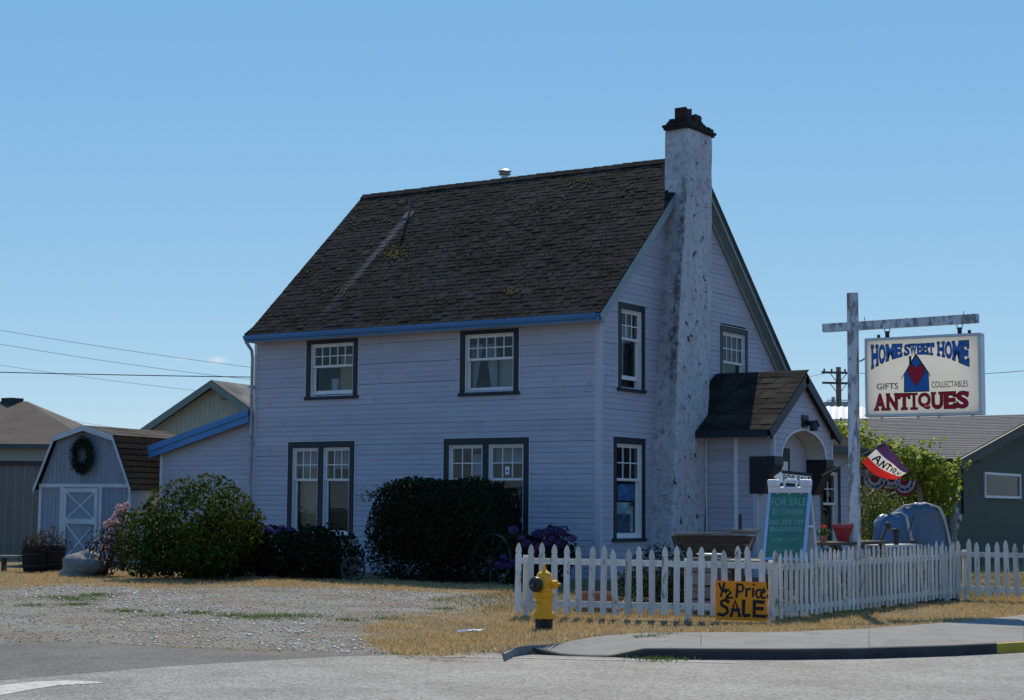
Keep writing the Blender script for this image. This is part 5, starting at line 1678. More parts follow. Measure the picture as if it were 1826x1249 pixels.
top_ = lambda u: .935
arc = lambda u: .60 + .185 * max(0, 1 - ((u - .465) / .44) ** 2) if abs(u - .465) < .44 else .60
slab_word('HOME', uu(416), uu(606), top_, arc, M_SB, 0)
slab_word('SWEET', uu(622), uu(803), lambda u: .925, arc, M_SB, 1)
slab_word('HOME', uu(826), uu(1012), top_, arc, M_SB, 2)
slab_word('ANTIQUES', uu(432), uu(1005), lambda u: .27 + .02 * abs(u - .47), lambda u: .055, M_SR, 3)
mb = MB(); text_on(mb, 'GIFTS', frS, uu(447), uu(580), .335, .415, .003, .012); mb.build('lettering', M_SK, sg)
mb = MB(); text_on(mb, 'COLLECTABLES', frS, uu(787), uu(1005), .335, .415, .003, .006); mb.build('lettering', M_SK, sg)
def flat(mb, pts, n):
    mb.add([frS[0] + frS[1] * uu(x) + frS[2] * vv(x, y) + frS[3] * n for x, y in pts], [tuple(range(len(pts)))])
mb = MB(); flat(mb, [(616, 695), (772, 691), (770, 572), (693, 455), (618, 580)], .0016); flat(mb, [(650, 545), (665, 530), (665, 470), (650, 472)], .0018)
for a, b in (((600, 612), (693, 468)), ((693, 468), (783, 598))):
    flat(mb, [(a[0], a[1] + 4), (b[0], b[1] + 4), (b[0], b[1] - 4), (a[0], a[1] - 4)], .0046)
mb.build('house_emblem', M_SK, sg)
mb = MB(); flat(mb, [(623, 688), (766, 685), (765, 580), (693, 474), (623, 585)], .0032); mb.build('house_emblem', M_SB, sg)
for k, (m_, n_) in enumerate(((M_SK, .0040), (M_SR, .0044))):
    mb = MB(); s_ = 1.0 if k else 1.1
    pts = []
    for i in range(40):
        t = 2 * math.pi * i / 40
        hx_ = 16 * math.sin(t) ** 3; hy_ = 13 * math.cos(t) - 5 * math.cos(2 * t) - 2 * math.cos(3 * t) - math.cos(4 * t)
        pts.append((693 + hx_ * 3.05 * s_, 592 - (hy_ + 2) * 4.7 * s_))
    flat(mb, pts[::-1], n_); mb.build('heart', m_, sg)

# ================================================================== ANTIQUES FLAG
fb = np.array(atd(1466, 848, 36.2)); ft = np.array(atd(1587, 785, 33.6))
fl = thing('shop_flag', 'purple, white and red flag on slanted pole beside the porch', 'flag', tuple(fb))
MB().tube([fb, ft], .014, 8).build('flag_pole', mat('flag_pole_wood', (.3, .24, .17), .6, .2, 5), fl)
MB().lathe([(.02, 0), (.03, .02), (.02, .05), (.0, .06)], ft, 10, tuple(ft - fb)).build('finial', M_METAL, fl)
M_FLAG = [mat('flag_red', (.62, .03, .025), .8, .08, 4, trans=.35), mat('flag_white', (.78, .76, .72), .8, .05, 4, trans=.35), mat('flag_purple', (.075, .035, .12), .8, .1, 4, trans=.35)]
pa, pbb = atd(1537, 824, 34.65), atd(1576, 789, 33.75)
def flagP(s, t):
    a = pa + (pbb - pa) * s
    e0, e1 = atd(1606, 851, 34.2), atd(1622, 839, 33.9)
    b = e0 + (e1 - e0) * s
    P = a + (b - a) * t
    sag = (1 - s) * math.sin(math.pi * t) * .17
    P = P + np.array([0, 0, -1.0]) * sag + np.array([HF[0], HF[1], 0]) * (.06 * math.sin(t * 7 + s * 3) * (.3 + t) + .03 * math.sin(s * 11 + t * 4))
    P = P + np.array([0, 0, -.02]) * math.sin(t * 9) * t
    return P
ns, nt_ = 18, 22
mb = MB()
for i in range(ns):
    s0, s1 = i / ns, (i + 1) / ns
    mb.cur = 0 if s0 < .24 else (1 if s0 < .66 else 2)
    for j in range(nt_):
        mb.add([flagP(s0, j / nt_), flagP(s1, j / nt_), flagP(s1, (j + 1) / nt_), flagP(s0, (j + 1) / nt_)], [(0, 1, 2, 3)])
cl = mb.build('cloth', M_FLAG, fl, smooth=False)
mb = MB()
let = [[(.10, .30), (.145, .52), (.19, .60)], [(.19, .60), (.21, .42), (.24, .30)], [(.15, .44), (.215, .40)], [(.28, .30), (.31, .58)], [(.31, .58), (.38, .32)], [(.38, .32), (.41, .58)], [(.44, .58), (.56, .56)], [(.50, .57), (.48, .32)], [(.60, .56), (.585, .34)], [(.66, .56), (.64, .42), (.68, .36), (.73, .5), (.70, .58), (.66, .56)], [(.72, .36), (.77, .30)], [(.80, .56), (.80, .40), (.86, .40), (.87, .56)]]
for st in let:
    for (t0, s0), (t1, s1) in zip(st[:-1], st[1:]):
        d = np.array([t1 - t0, s1 - s0]); d /= np.linalg.norm(d); nn2 = np.array([-d[1] * .5, d[0]]) * .034
        k = 5; P = []
        for sg_ in (1, -1):
            for i in range(k + 1):
                tt, s_ = t0 + (t1 - t0) * i / k + nn2[0] * sg_, s0 + (s1 - s0) * i / k + nn2[1] * sg_
                P.append(flagP(s_, tt) - np.array([HF[0], HF[1], 0]) * .012)
        mb.add(P, [(i, i + 1, k + 2 + i, k + 1 + i) for i in range(k)])
mb.build('lettering', M_SK, cl)

# ================================================================== A-FRAME BOARD on a plank table
tc_ = atd(1398, 998, 26.55)
ab_ = math.radians(-30)
Ua = np.array([HR[0] * math.cos(ab_) + HF[0] * math.sin(ab_), HR[1] * math.cos(ab_) + HF[1] * math.sin(ab_), 0])
Na = np.array([Ua[1], -Ua[0], 0])
zt0 = tc_[2] - .02
tb = thing('plank_table', 'low grey plank display table under the green sale board', 'table', (*tc_[:2], g1(*tc_[:2])))
cc = np.array([tc_[0], tc_[1], 0]) - Na * .25 - Ua * .35
for i in range(6):
    o_ = cc + Na * (-.42 + .17 * i)
    mb = MB(); p, q = o_ - Ua * .75, o_ + Ua * .72
    mb.beam((p[0], p[1], zt0 - .02), (q[0], q[1], zt0 - .02), .155, .035); mb.build('plank', M_WOODGREY, tb)
for a in (-.62, .62):
    for b in (-.38, .38):
        p = cc + Ua * a + Na * b; mb = MB(); mb.beam((p[0], p[1], .0), (p[0], p[1], zt0 - .04), .07, .07, up=(1, 0, 0)); mb.build('leg', M_WOODGREY, tb)
af = thing('sandwich_board', 'green for sale sandwich board in white plastic A-frame', 'sign', (*tc_[:2], zt0))
M_PL = mat('white_plastic', (.62, .65, .70), .5, .06, 5, wear=(.3, .3, .32), wear_amt=.3, wear_scale=8)
M_PLB = mat('pale_blue_frame_tape', (.30, .45, .68), .5, .06, 5)
M_GRN = mat('green_sign_face', (.03, .155, .115), .5, .25, 2.5)
tilt = .26
hgt, wid = 1.30, .70
def panel(sign):
    base = np.array([tc_[0], tc_[1], zt0]) - Na * .25 + Na * sign * (.26 if sign > 0 else .3)
    Vt = np.array([-Na[0] * sign * math.sin(tilt), -Na[1] * sign * math.sin(tilt), math.cos(tilt)])
    Nt = np.cross(Ua, Vt); Nt = Nt / np.linalg.norm(Nt)
    if np.dot(Nt, Na) * sign < 0: Nt = -Nt
    return base, Vt, Nt
for sign, nm in ((1, 'front_panel'), (-1, 'back_panel')):
    bs, Vt, Nt = panel(sign)
    T = lambda p, bs=bs, Vt=Vt, Nt=Nt: tuple(bs + Ua * p[0] + Nt * p[1] + Vt * p[2])
    w = wid / 2
    mb = MB(T)
    fw = .045
    mb.box((-w, -.02, 0), (-w + fw, .02, hgt - .12)); mb.box((w - fw, -.02, 0), (w, .02, hgt - .12)); mb.box((-w + fw, -.02, 0), (w - fw, .02, fw)); mb.box((-w + fw, -.02, hgt - .21), (w - fw, .02, hgt - .12))
    pn = mb.build(nm, M_PLB if sign > 0 else M_PL, af, bevel=.005)
    for a, b in ((-w, -w + .17), (w - .17, w)):
        MB(T).box((a, -.03, hgt - .12), (b, .025, hgt)).build('hinge_block', M_PL, pn, bevel=.015)
    if sign > 0:
        mb = MB(T); mb.tube([(-.1, 0, hgt - .12), (-.1, 0, hgt - .03), (-.07, 0, hgt - .005), (.07, 0, hgt - .005), (.1, 0, hgt - .03), (.1, 0, hgt - .12)], .02, 8); mb.build('handle', M_PL, pn, smooth=True)
    mb = MB(T); mb.box((-w + fw, -.008, fw), (w - fw, .008, hgt - .21)); face = mb.build('sign_face', M_GRN if sign > 0 else M_PL, pn)
    if sign > 0:
        frA = (bs + Nt * .0085, Ua, Vt, Nt)
        mb = MB()
        z = hgt - .21
        for txt, x0, x1, y1, hh in (('FOR SALE', -.285, .29, z - .09, .125), ('BY OWNER', -.25, .26, z - .265, .09), ('360-293-1991', -.30, .31, z - .435, .085), ('$650000-', -.27, .285, z - .555, .08), ('5760  LOT', -.22, .19, z - .73, .055), ('75 X 100', -.13, .16, z - .90, .05)):
            mb = MB(); text_on(mb, txt, frA, x0, x1, y1 - hh, y1, .0015, -.006); mb.build('lettering', mat('chalky_letter', (.24, .36, .36), .7, .15, 6), face)
    else:
        for a in (-.2, 0, .2): MB(T).box((a - .01, -.012, fw), (a + .01, -.02, hgt - .2)).build('rib', M_PL, pn)
bsF, VF, _ = panel(1); bsB, VB, _ = panel(-1)
e = Ua * (wid / 2 - .02)
MB().beam(bsF + VF * .55 + e, bsB + VB * .55 + e, .02, .03).build('spreader', M_PL, af)

# arrow rider sign behind it
ar = thing('arrow_sign', 'black realty rider with white arrow pointing at the porch', 'sign', tuple(atd(1415, 960, 28.0)))
P0 = atd(1384, 851, 28.0); P1_ = atd(1446, 857, 28.2)
Ur = (P1_ - P0); Wr = np.linalg.norm(Ur); Ur /= Wr; Vr = np.array([0, 0, 1.0]); Nr = np.cross(Ur, Vr); Nr *= np.sign(np.dot(CAM - P0, Nr))
TR = lambda p: tuple(P0 + Ur * p[0] + Nr * p[1] + Vr * p[2])
MB(TR).box((-.03, -.012, -.13), (Wr + .03, 0, .12)).build('board', M_SK, ar)
mb = MB(TR); mb.add([(-.05, .003, .0), (.10, .003, .105), (.10, .003, .065), (Wr, .003, .065), (Wr, .003, -.075), (.10, .003, -.075), (.10, .003, -.1)], [(0, 6, 5, 4, 3, 2, 1)]); mb.build('arrow', mat('white_print', (.72, .72, .72), .5, .03, 3), ar)
mb = MB(); text_on(mb, 'FOR SALE', (P0, Ur, Vr, Nr), .13, Wr - .01, -.06, .05, .006, .02); mb.build('lettering', M_SK, ar)
for x in (.1, Wr - .05): MB(TR).box((x - .01, -.03, -1.1), (x + .01, -.015, .12)).build('stake', M_DMETAL, ar)

# ================================================================== THINGS IN THE YARD
# weathered wagon box
t0_, t1_ = np.array(atd(1203, 953, 28.3)), np.array(atd(1350, 944, 28.3))
wg = thing('wagon_box', 'weathered brown wooden wagon box with flared sides behind the fence', 'wagon', ((t0_[0] + t1_[0]) / 2, (t0_[1] + t1_[1]) / 2, g1(5, -4.7)))
U = (t1_ - t0_)[:2]; Lw = np.linalg.norm(U); U = U / Lw; U3 = np.array([U[0], U[1], 0]); B3 = np.array([-U[1], U[0], 0])
zt = (t0_[2] + t1_[2]) / 2 - .07
TWg = lambda p: tuple(np.array([t0_[0], t0_[1], 0]) + U3 * p[0] + B3 * p[1] + np.array([0, 0, zt + p[2]]))
for nm, y0, y1 in (('side', 0, .14), ('side', .85, .71)):
    for i in range(3):
        a, b = i / 3, (i + 1) / 3 - .02
        yy = lambda t: y0 + (y1 - y0) * t
        l, r = lambda t: .06 + .2 * t, lambda t: Lw - .06 - .2 * t
        mb = MB(TWg)
        mb.hexa([(l(b), yy(b), -.42 * b), (r(b), yy(b), -.42 * b), (r(b), yy(b) + .03, -.42 * b), (l(b), yy(b) + .03, -.42 * b), (l(a), yy(a), -.42 * a), (r(a), yy(a), -.42 * a), (r(a), yy(a) + .03, -.42 * a), (l(a), yy(a) + .03, -.42 * a)])
        mb.build('plank', M_WOODOLD, wg)
mb = MB(TWg); mb.hexa([(0, -.06, -.0), (Lw, -.06, .04), (Lw, .05, .04), (0, .05, -.0), (0, -.06, .04), (Lw, -.06, .08), (Lw, .05, .08), (0, .05, .04)]); mb.build('top_rail', M_WOODGREY, wg)
mb = MB(TWg); mb.box((Lw - .42, -.1, .07), (Lw + .05, .12, .115)); mb.build('seat_board', M_WOODGREY, wg)
for x in (.14, Lw - .14):
    mb = MB(TWg); mb.hexa([(x - .03, .13, -.42), (x + .0, .13, -.42), (x, .72, -.42), (x - .03, .72, -.42), (x - .13 if x < 1 else x + .1, .0, -.0), (x - .1 if x < 1 else x + .13, .0, 0), (x - .1 if x < 1 else x + .13, .86, 0), (x - .13 if x < 1 else x + .1, .86, 0)]); mb.build('end_board', M_WOODOLD, wg)
MB(TWg).box((.2, .12, -.46), (Lw - .2, .74, -.42)).build('floor', M_WOODOLD, wg)
for x in (.3, Lw - .3):
    for y in (.2, .66):
        p = TWg((x, y, 0)); MB().beam((p[0], p[1], .0), (p[0], p[1], zt - .45), .07, .07, up=(1, 0, 0)).build('leg', M_WOODOLD, wg)
MB(TWg).box((Lw - .3, .0, .1), (Lw - .25, .05, .36)).build('brake_lever', M_DMETAL, wg)
# white basin in front of the wagon
pb_ = np.array(atd(1266, 993, 27.2)); zz = g1(*pb_[:2])
bs_ = thing('enamel_basin', 'white enamel basin on a crate in front of the wagon box', 'basin', (*pb_[:2], pb_[2]))
MB().lathe([(.1, -.02), (.2, .03), (.22, .045), (.2, .05), (.1, .0)], pb_, 20).build('bowl', mat('white_enamel', (.75, .74, .72), .3, .05, 4), bs_, smooth=True)
cr = thing('wooden_crate', 'slatted grey crate carrying the white basin', 'crate', (*pb_[:2], zz))
for i in range(4):
    z = zz + .02 + i * (pb_[2] - .03 - zz) / 4; h = (pb_[2] - .03 - zz) / 4 - .03
    for sgn in (-1, 1):
        MB().box((pb_[0] - .26, pb_[1] + sgn * .26 - .01, z), (pb_[0] + .26, pb_[1] + sgn * .26 + .01, z + h)).build('slat', M_WOODGREY, cr)
        MB().box((pb_[0] + sgn * .25 - .01, pb_[1] - .245, z), (pb_[0] + sgn * .25 + .01, pb_[1] + .245, z + h)).build('slat', M_WOODGREY, cr)
MB().box((pb_[0] - .27, pb_[1] - .27, pb_[2] - .035), (pb_[0] + .27, pb_[1] + .27, pb_[2] - .02)).build('lid', M_WOODGREY, cr)


def pot(name, label, c, r0, r1, h, m, rim=.02, inside=None):
    t = thing(name, label, 'planter', c)
    MB().lathe([(r0, 0), (r1, h - .06), (r1 + rim, h - .06), (r1 + rim, h), (r1 - .02, h), (r1 - .03, h - .05), (.01, h - .06)], c, 24).build('pot', m, t, smooth=False)
    return t


M_TERRA = mat('terracotta', (.30, .13, .085), .85, .15, 5)
q = gp(1062, 1088); q = np.array([q[0], q[1], g1(q[0], q[1])])
pl = thing('terracotta_trough', 'long terracotta trough planter standing behind the pickets', 'planter', tuple(q))
TT = lambda p: tuple(q + np.array([HR[0], HR[1], 0]) * p[0] + np.array([HF[0], HF[1], 0]) * p[1] + np.array([0, 0, p[2]]))
mb = MB(TT); mb.prism([(-.25, -.1, 0), (.25, -.1, 0), (.25, .1, 0), (-.25, .1, 0)], [(-.3, -.13, .24), (.3, -.13, .24), (.3, .13, .24), (-.3, .13, .24)]); mb.build('body', M_TERRA, pl)
mb = MB(TT); mb.box((-.32, -.15, .22), (.32, -.11, .28)); mb.box((-.32, .11, .22), (.32, .15, .28)); mb.box((-.32, -.11, .22), (-.28, .11, .28)); mb.box((.28, -.11, .22), (.32, .11, .28)); mb.build('rim', M_TERRA, pl)

# display shelf along the side fence with the red pot
shx = 6.55
sh = thing('plank_shelf', 'dark plank shelf on trestles along the side fence', 'shelf', (shx, -2.9, g1(shx, -2.9)))
ya, yb_ = atx(1455, 966, shx)[1], atx(1560, 969, shx)[1]
zsf = atx(1500, 966, shx)[2]
for i in range(3):
    MB().box((shx - .27 + i * .18, ya, zsf - .05), (shx - .27 + i * .18 + .165, yb_, zsf)).build('plank', M_WOODOLD, sh)
for y in (ya + .15, (ya + yb_) / 2, yb_ - .15):
    for x in (shx - .2, shx + .2): MB().beam((x, y, 0), (x, y, zsf - .05), .06, .06, up=(1, 0, 0)).build('leg', M_WOODOLD, sh)
pc = np.array(atx(1505, 962, shx)); pc[2] = zsf + .002
pot('red_flower_pot', 'bright red tapered flower pot on the plank shelf', tuple(pc), .105, .185, .28, mat('red_pot_plastic', (.36, .022, .04), .45, .1, 5, col2=(.42, .05, .06)))
gc = np.array(atx(1468, 963, shx)); gc[2] = zsf + .002
ger = thing('potted_geranium', 'small potted red geranium beside the red pot', 'plant', tuple(gc))
MB().lathe([(.05, 0), (.07, .1), (.0, .1)], gc, 14).build('pot', M_TERRA, ger)
P, Nn = blob_points(gc + np.array([0, 0, .15]), (.1, .1, .07), 160, seed=31); V, F = leaves(P, Nn, .05)
mesh_np('foliage', V, F, leaf_mat('geranium_leaf', (.03, .07, .02), (.06, .12, .03)), ger)
P, Nn = blob_points(gc + np.array([0, 0, .24]), (.05, .05, .03), 60, seed=32); V, F = leaves(P, Nn, .03)
mesh_np('blossom', V, F, leaf_mat('geranium_red', (.5, .03, .02), (.7, .08, .05)), ger)
# second lighter rail of junk: trestle with pale top, antique pump parts
pr = thing('pale_bench', 'narrow pale-topped bench between plank shelf and blue tarp', 'bench', (6.5, -.6, g1(6.5, -.6)))
yc, yd = atx(1556, 970, 6.5)[1], atx(1617, 974, 6.5)[1]; zbn = atx(1590, 971, 6.5)[2]
MB().box((6.33, yc + .06, zbn - .04), (6.68, yd, zbn)).build('top', mat('pale_bench_paint', (.5, .48, .42), .8, .2, 5), pr)
for y in (yc + .2, yd - .1):
    for x in (6.38, 6.62): MB().beam((x, y, 0), (x, y, zbn - .04), .05, .05, up=(1, 0, 0)).build('leg', M_WOODGREY, pr)
yp = (yc + yd) / 2
pm = thing('hand_pump', 'dark iron hand water pump in front of the blue tarp', 'pump', (6.5, yp, zbn))
k0 = np.array(atx(1560, 1000, 6.6)); k1 = np.array(atx(1583, 935, 6.6))
MB().tube([atx(1562, 998, 6.6), atx(1572, 962, 6.6), atx(1580, 940, 6.6)], [.03, .028, .03], 8).build('arm', M_DMETAL, pm)
MB().lathe([(.03, 0), (.05, .02), (.05, .09), (.035, .11), (.01, .13)], atx(1583, 944, 6.6), 12).build('head', M_DMETAL, pm)
MB().tube([atx(1598, 972, 6.62), atx(1598, 945, 6.62)], [.045, .05], 10).build('barrel', M_DMETAL, pm)
MB().tube([atx(1583, 942, 6.6), atx(1590, 945, 6.6), atx(1598, 944, 6.6), atx(1603, 948, 6.6)], [.02, .018, .022, .03], 8).build('spout', M_DMETAL, pm)
MB().tube([atx(1615, 968, 6.55), atx(1622, 945, 6.55), atx(1629, 920, 6.55)], [.014, .012, .014], 7).build('lever', M_DMETAL, pm)
MB().lathe([(.05, 0), (.06, .03), (.045, .1), (.02, .12)], atx(1628, 972, 6.6) - np.array([0, 0, .02]), 12).build('crank_gear', M_DMETAL, pm)

# blue tarp
tq = np.array(atd(1627, 1010, 32.2)); gzt = g1(tq[0], tq[1])
tp = thing('covered_furniture', 'lumpy load under a blue tarp tied with a grey strip', 'tarp', (tq[0], tq[1], gzt))
def prof(u):     # outline of the load along the picture-parallel axis
    xs = [-.80, -.74, -.66, -.52, -.38, -.22, 0, .2, .38, .5, .6, .68, .76, .82]
    zs_ = [.1, .9, 1.52, 1.66, 1.64, 1.74, 1.84, 1.88, 1.82, 1.66, 1.42, 1.15, .7, .1]
    return float(np.interp(u, xs, zs_))
def tarpP(u, a):    # u along, a across 0 (camera side) .. 1
    h = prof(u) - .1
    dpt = .52 * (1 - abs(u / .86) ** 4) ** .5 if abs(u) < .86 else .02
    c = (a - .5) * 2
    t = abs(c)
    z = h * (1 - max(0, (t - .45) / .55) ** 1.0) if t > .45 else h * (1 - .04 * (t / .45) ** 2)
    y = (np.sign(c)) * (min(t, .45) / .45 * dpt * .72 + max(0, t - .45) / .55 * dpt * .4)
    fold = .05 * math.sin(u * 19 + 2.5 * math.sin(u * 5)) * max(0, (t - .42)) * 2.2 + .022 * math.sin(u * 43 + z * 5) * max(0, t - .35) + .02 * math.sin(z * 7 + u * 6)
    y = y + np.sign(c) * fold
    z = z + .018 * math.sin(u * 13 + a * 9) + .01 * math.sin(u * 31 - a * 14)
    return tq * np.array([1, 1, 0]) + np.array([0, 0, gzt + .02 + max(z, 0)]) + np.array([HR[0], HR[1], 0]) * (u + .012 * math.sin(z * 9 + a * 5)) + np.array([HF[0], HF[1], 0]) * y
nu, na = 70, 44
V = [tarpP(-.82 + 1.64 * i / nu, j / na) for i in range(nu + 1) for j in range(na + 1)]
F = [(i * (na + 1) + j, (i + 1) * (na + 1) + j, (i + 1) * (na + 1) + j + 1, i * (na + 1) + j + 1) for i in range(nu) for j in range(na)]
F = np.array(F)
M_T1 = mat('blue_tarp', (.055, .12, .22), .35, .12, 2.5, bump=.25, bscale=14); M_T2 = mat('grey_blue_tarp', (.085, .12, .17), .35, .12, 2.5, bump=.25, bscale=14)
cl = mesh_np('tarp_cover', V, F, [M_T1, M_T2], tp, smooth=True)
mi = []
for f in F:
    P = np.mean([V[k] for k in f], 0); u = (P - tq) @ np.array([HR[0], HR[1], 0]); z = P[2] - gzt
    mi.append(1 if (u > -.12 + .35 * max(0, 1.35 - z) and z > .82 + .1 * math.sin(u * 9)) else 0)
cl.data.polygons.foreach_set('material_index', mi)
def strip(path, w, name):
    P = []
    for k, (u, a) in enumerate(path):
        b = tarpP(u, a); n = (b - (tq * np.array([1, 1, 0]) + np.array([0, 0, gzt + .7]))); n /= np.linalg.norm(n)
        P.append(b + n * .035)
    mb = MB(); mb.tube(P, [w * (0.8 + .3 * math.sin(i * 2.3)) for i in range(len(P))], 8)
    return mb.build(name, mat('grey_cloth_strip', (.42, .41, .39), .8, .12, 5), tp, smooth=True)
strip([(-.36 + .07 * i, .42 - .014 * i) for i in range(14)] + [(.60, .20), (.66, .165), (.71, .12)], .034, 'cloth_strip')
strip([(-.38, .42), (-.33, .36), (-.26, .3), (-.2, .25), (-.14, .2), (-.08, .15), (-.02, .1), (.04, .05)], .034, 'cloth_strip')

# wagon wheels leaning in the bushes
def wheel(label, c, r, nsp, tilt, yaw, m=M_WOODGREY):
    t = thing('wheel_ornament', label, 'wheel', tuple(c))
    ax = Vector((math.sin(yaw), -math.cos(yaw), tilt)).normalized()
    e1 = ax.cross(Vector((0, 0, 1))).normalized(); e2 = e1.cross(ax)
    c = Vector(c) + Vector((0, 0, r))
    ring = [c + e1 * math.cos(a) * r + e2 * math.sin(a) * r for a in np.linspace(0, 2 * math.pi, 37)]
    MB().tube(ring, .028, 6, cap=False).build('rim', m, t, smooth=True)
    MB().lathe([(.03, -.09), (.07, -.07), (.075, .07), (.03, .09)], c, 14, ax).build('hub', m, t)
    for i in range(nsp):
        a = 2 * math.pi * i / nsp + .26
        d = e1 * math.cos(a) + e2 * math.sin(a)
        MB().tube([c + d * .06, c + d * (r - .015)], [.02, .015], 6).build('spoke', m, t)
    return t


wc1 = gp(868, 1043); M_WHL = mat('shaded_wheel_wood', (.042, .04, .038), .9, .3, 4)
wheel('grey wooden wagon wheel at the fence end of the hedge', (wc1[0] - .1, wc1[1] + .3, g1(wc1[0], wc1[1]) - .06), .50, 10, .12, YAW * .3, M_WHL)
wc2 = gp(612, 1037); wheel('small dark wheel half hidden left of the round hedge', (wc2[0], wc2[1] + .3, g1(wc2[0], wc2[1])), .22, 8, .1, .5, M_WHL)
# paper scrap
pp = gp(832, 1133)
mb = MB(); g_ = random.Random(3); k = 6
Vp = [(pp[0] + HR[0] * (i / k - .5) * .26 + g_.uniform(-.02, .02), pp[1] + HR[1] * (i / k - .5) * .26 + j * .06 + g_.uniform(-.02, .02), pp[2] + .03 + g_.uniform(0, .045)) for j in range(4) for i in range(k + 1)]
mb.add(Vp, [(j * (k + 1) + i, j * (k + 1) + i + 1, (j + 1) * (k + 1) + i + 1, (j + 1) * (k + 1) + i) for j in range(3) for i in range(k)])
tag(mb.build('litter', mat('white_paper', (.75, .75, .75), .8, .05, 5), None, tuple(pp)), 'crumpled white paper scrap in the dry verge grass', 'litter')
# rock
rp = gp(146, 1029)
g_ = np.random.default_rng(8)
n_ = 28; V, F = [], []
for i in range(n_ // 2 + 1):
    th_ = math.pi * i / (n_ // 2)
    for j in range(n_):
        ph = 2 * math.pi * j / n_
        d = np.array([math.sin(th_) * math.cos(ph), math.sin(th_) * math.sin(ph), math.cos(th_)])
        r = 1 + .12 * math.sin(3 * d[0] + 5 * d[2]) + .10 * abs(math.sin(5 * d[1] + 4 * d[0] + 2)) - .06 * abs(math.sin(9 * d[2] + 6 * d[0])) + .03 * math.sin(31 * d[0] - 11 * d[2]) + g_.normal(0, .02)
        loc = d * r * np.array([.44, .36, .36])
        loc[2] += .42 * loc[0] * (1 if loc[0] > -.3 else .8) * .6
        V.append(np.array([rp[0], rp[1], rp[2] + .17]) + np.array([HR[0], HR[1], 0]) * loc[0] + np.array([HF[0], HF[1], 0]) * loc[1] + np.array([0, 0, loc[2]]))
for i in range(n_ // 2):
    for j in range(n_): F.append((i * n_ + j, i * n_ + (j + 1) % n_, (i + 1) * n_ + (j + 1) % n_, (i + 1) * n_ + j))
tag(mesh_np('boulder', V, F, mat('grey_boulder', (.17, .175, .17), .85, .25, 3, wear=(.3, .3, .29), wear_amt=.5, wear_scale=5, bump=.9, bscale=9, stretch=(1, 1, 2.2)), None, tuple(rp)), 'grey veined boulder beside the shed door', 'boulder')

# ================================================================== PLANTS
def leafobj(name, P, Nn, size, m, parent, **k):
    V, F = leaves(P, Nn, size, **k)
    return mesh_np(name, V, F, m, parent)


M_RHO = leaf_mat('rhododendron_leaf', (.014, .03, .005), (.065, .09, .011), .4, .75, .06)
M_HED = leaf_mat('hedge_leaf', (.007, .018, .007), (.016, .032, .011), .25, .75, .1)
M_HYL = leaf_mat('hydrangea_leaf', (.009, .02, .008), (.02, .036, .013), .3, .7, .12)
M_VIN = leaf_mat('vine_leaf', (.13, .19, .018), (.36, .42, .07), .62, .45)
M_BOX = leaf_mat('boxwood_leaf', (.07, .10, .014), (.15, .19, .035), .45, .45)
M_STEM = mat('brown_stem', (.07, .05, .035), .9, .3, 6)


def bush(name, label, cat, base, blobs, n, size, m, seed, stems=6, jit=.8, zfloor=.03, aspect=.5, boxy=0, lump=.22):
    t = thing(name, label, cat, base)
    Ps, Ns = [], []
    vol = [b[1][0] * b[1][1] * b[1][2] for b in blobs]
    for i, (c, r) in enumerate(blobs):
        P, Nn = blob_points(c, r, int(n * (vol[i] / sum(vol)) ** .8 / sum((v / sum(vol)) ** .8 for v in vol)), .5, lump, seed + i, base[2] + zfloor, boxy=boxy)
        Ps.append(P); Ns.append(Nn)
    leafobj('foliage', np.concatenate(Ps), np.concatenate(Ns), size, m, t, jitter=jit, aspect=aspect)
    g = random.Random(seed)
    for i in range(stems):
        c, r = blobs[i % len(blobs)]
        e = (c[0] + g.uniform(-.5, .5) * r[0], c[1] + g.uniform(-.5, .5) * r[1], c[2] + r[2] * .4)
        b = (base[0] + g.uniform(-.2, .2), base[1] + g.uniform(-.15, .15), base[2] - .05)
        m_ = ((b[0] + e[0]) / 2 + g.uniform(-.1, .1), (b[1] + e[1]) / 2, (b[2] + e[2]) / 2)
        MB().tube([b, m_, e], [.03, .02, .008], 6).build('stem', M_STEM, t)
    return t


def at_base(px, py): 
    p = gp(px, py); return np.array([p[0], p[1], g1(p[0], p[1])])


def view(base, r, u, f):   # offset base in picture-parallel axes
    return base + np.array([HR[0], HR[1], 0]) * r + np.array([HF[0], HF[1], 0]) * f + np.array([0, 0, u])


rb = at_base(325, 1036)
s1 = 1.0
rh = bush('rhododendron', 'broad glossy rhododendron bush between shed and lean-to', 'bush', tuple(view(rb, 0, 0, .9)),
     [(view(rb, .15, 1.02, .9), (1.05, .95, .98)), (view(rb, -.75, .72, .8), (.62, .7, .72)), (view(rb, .75, .85, 1.0), (.6, .7, .75)), (view(rb, -.1, .45, .6), (1.2, .8, .5))], 9500, .125, M_RHO, 40, 9, .7, aspect=.36)
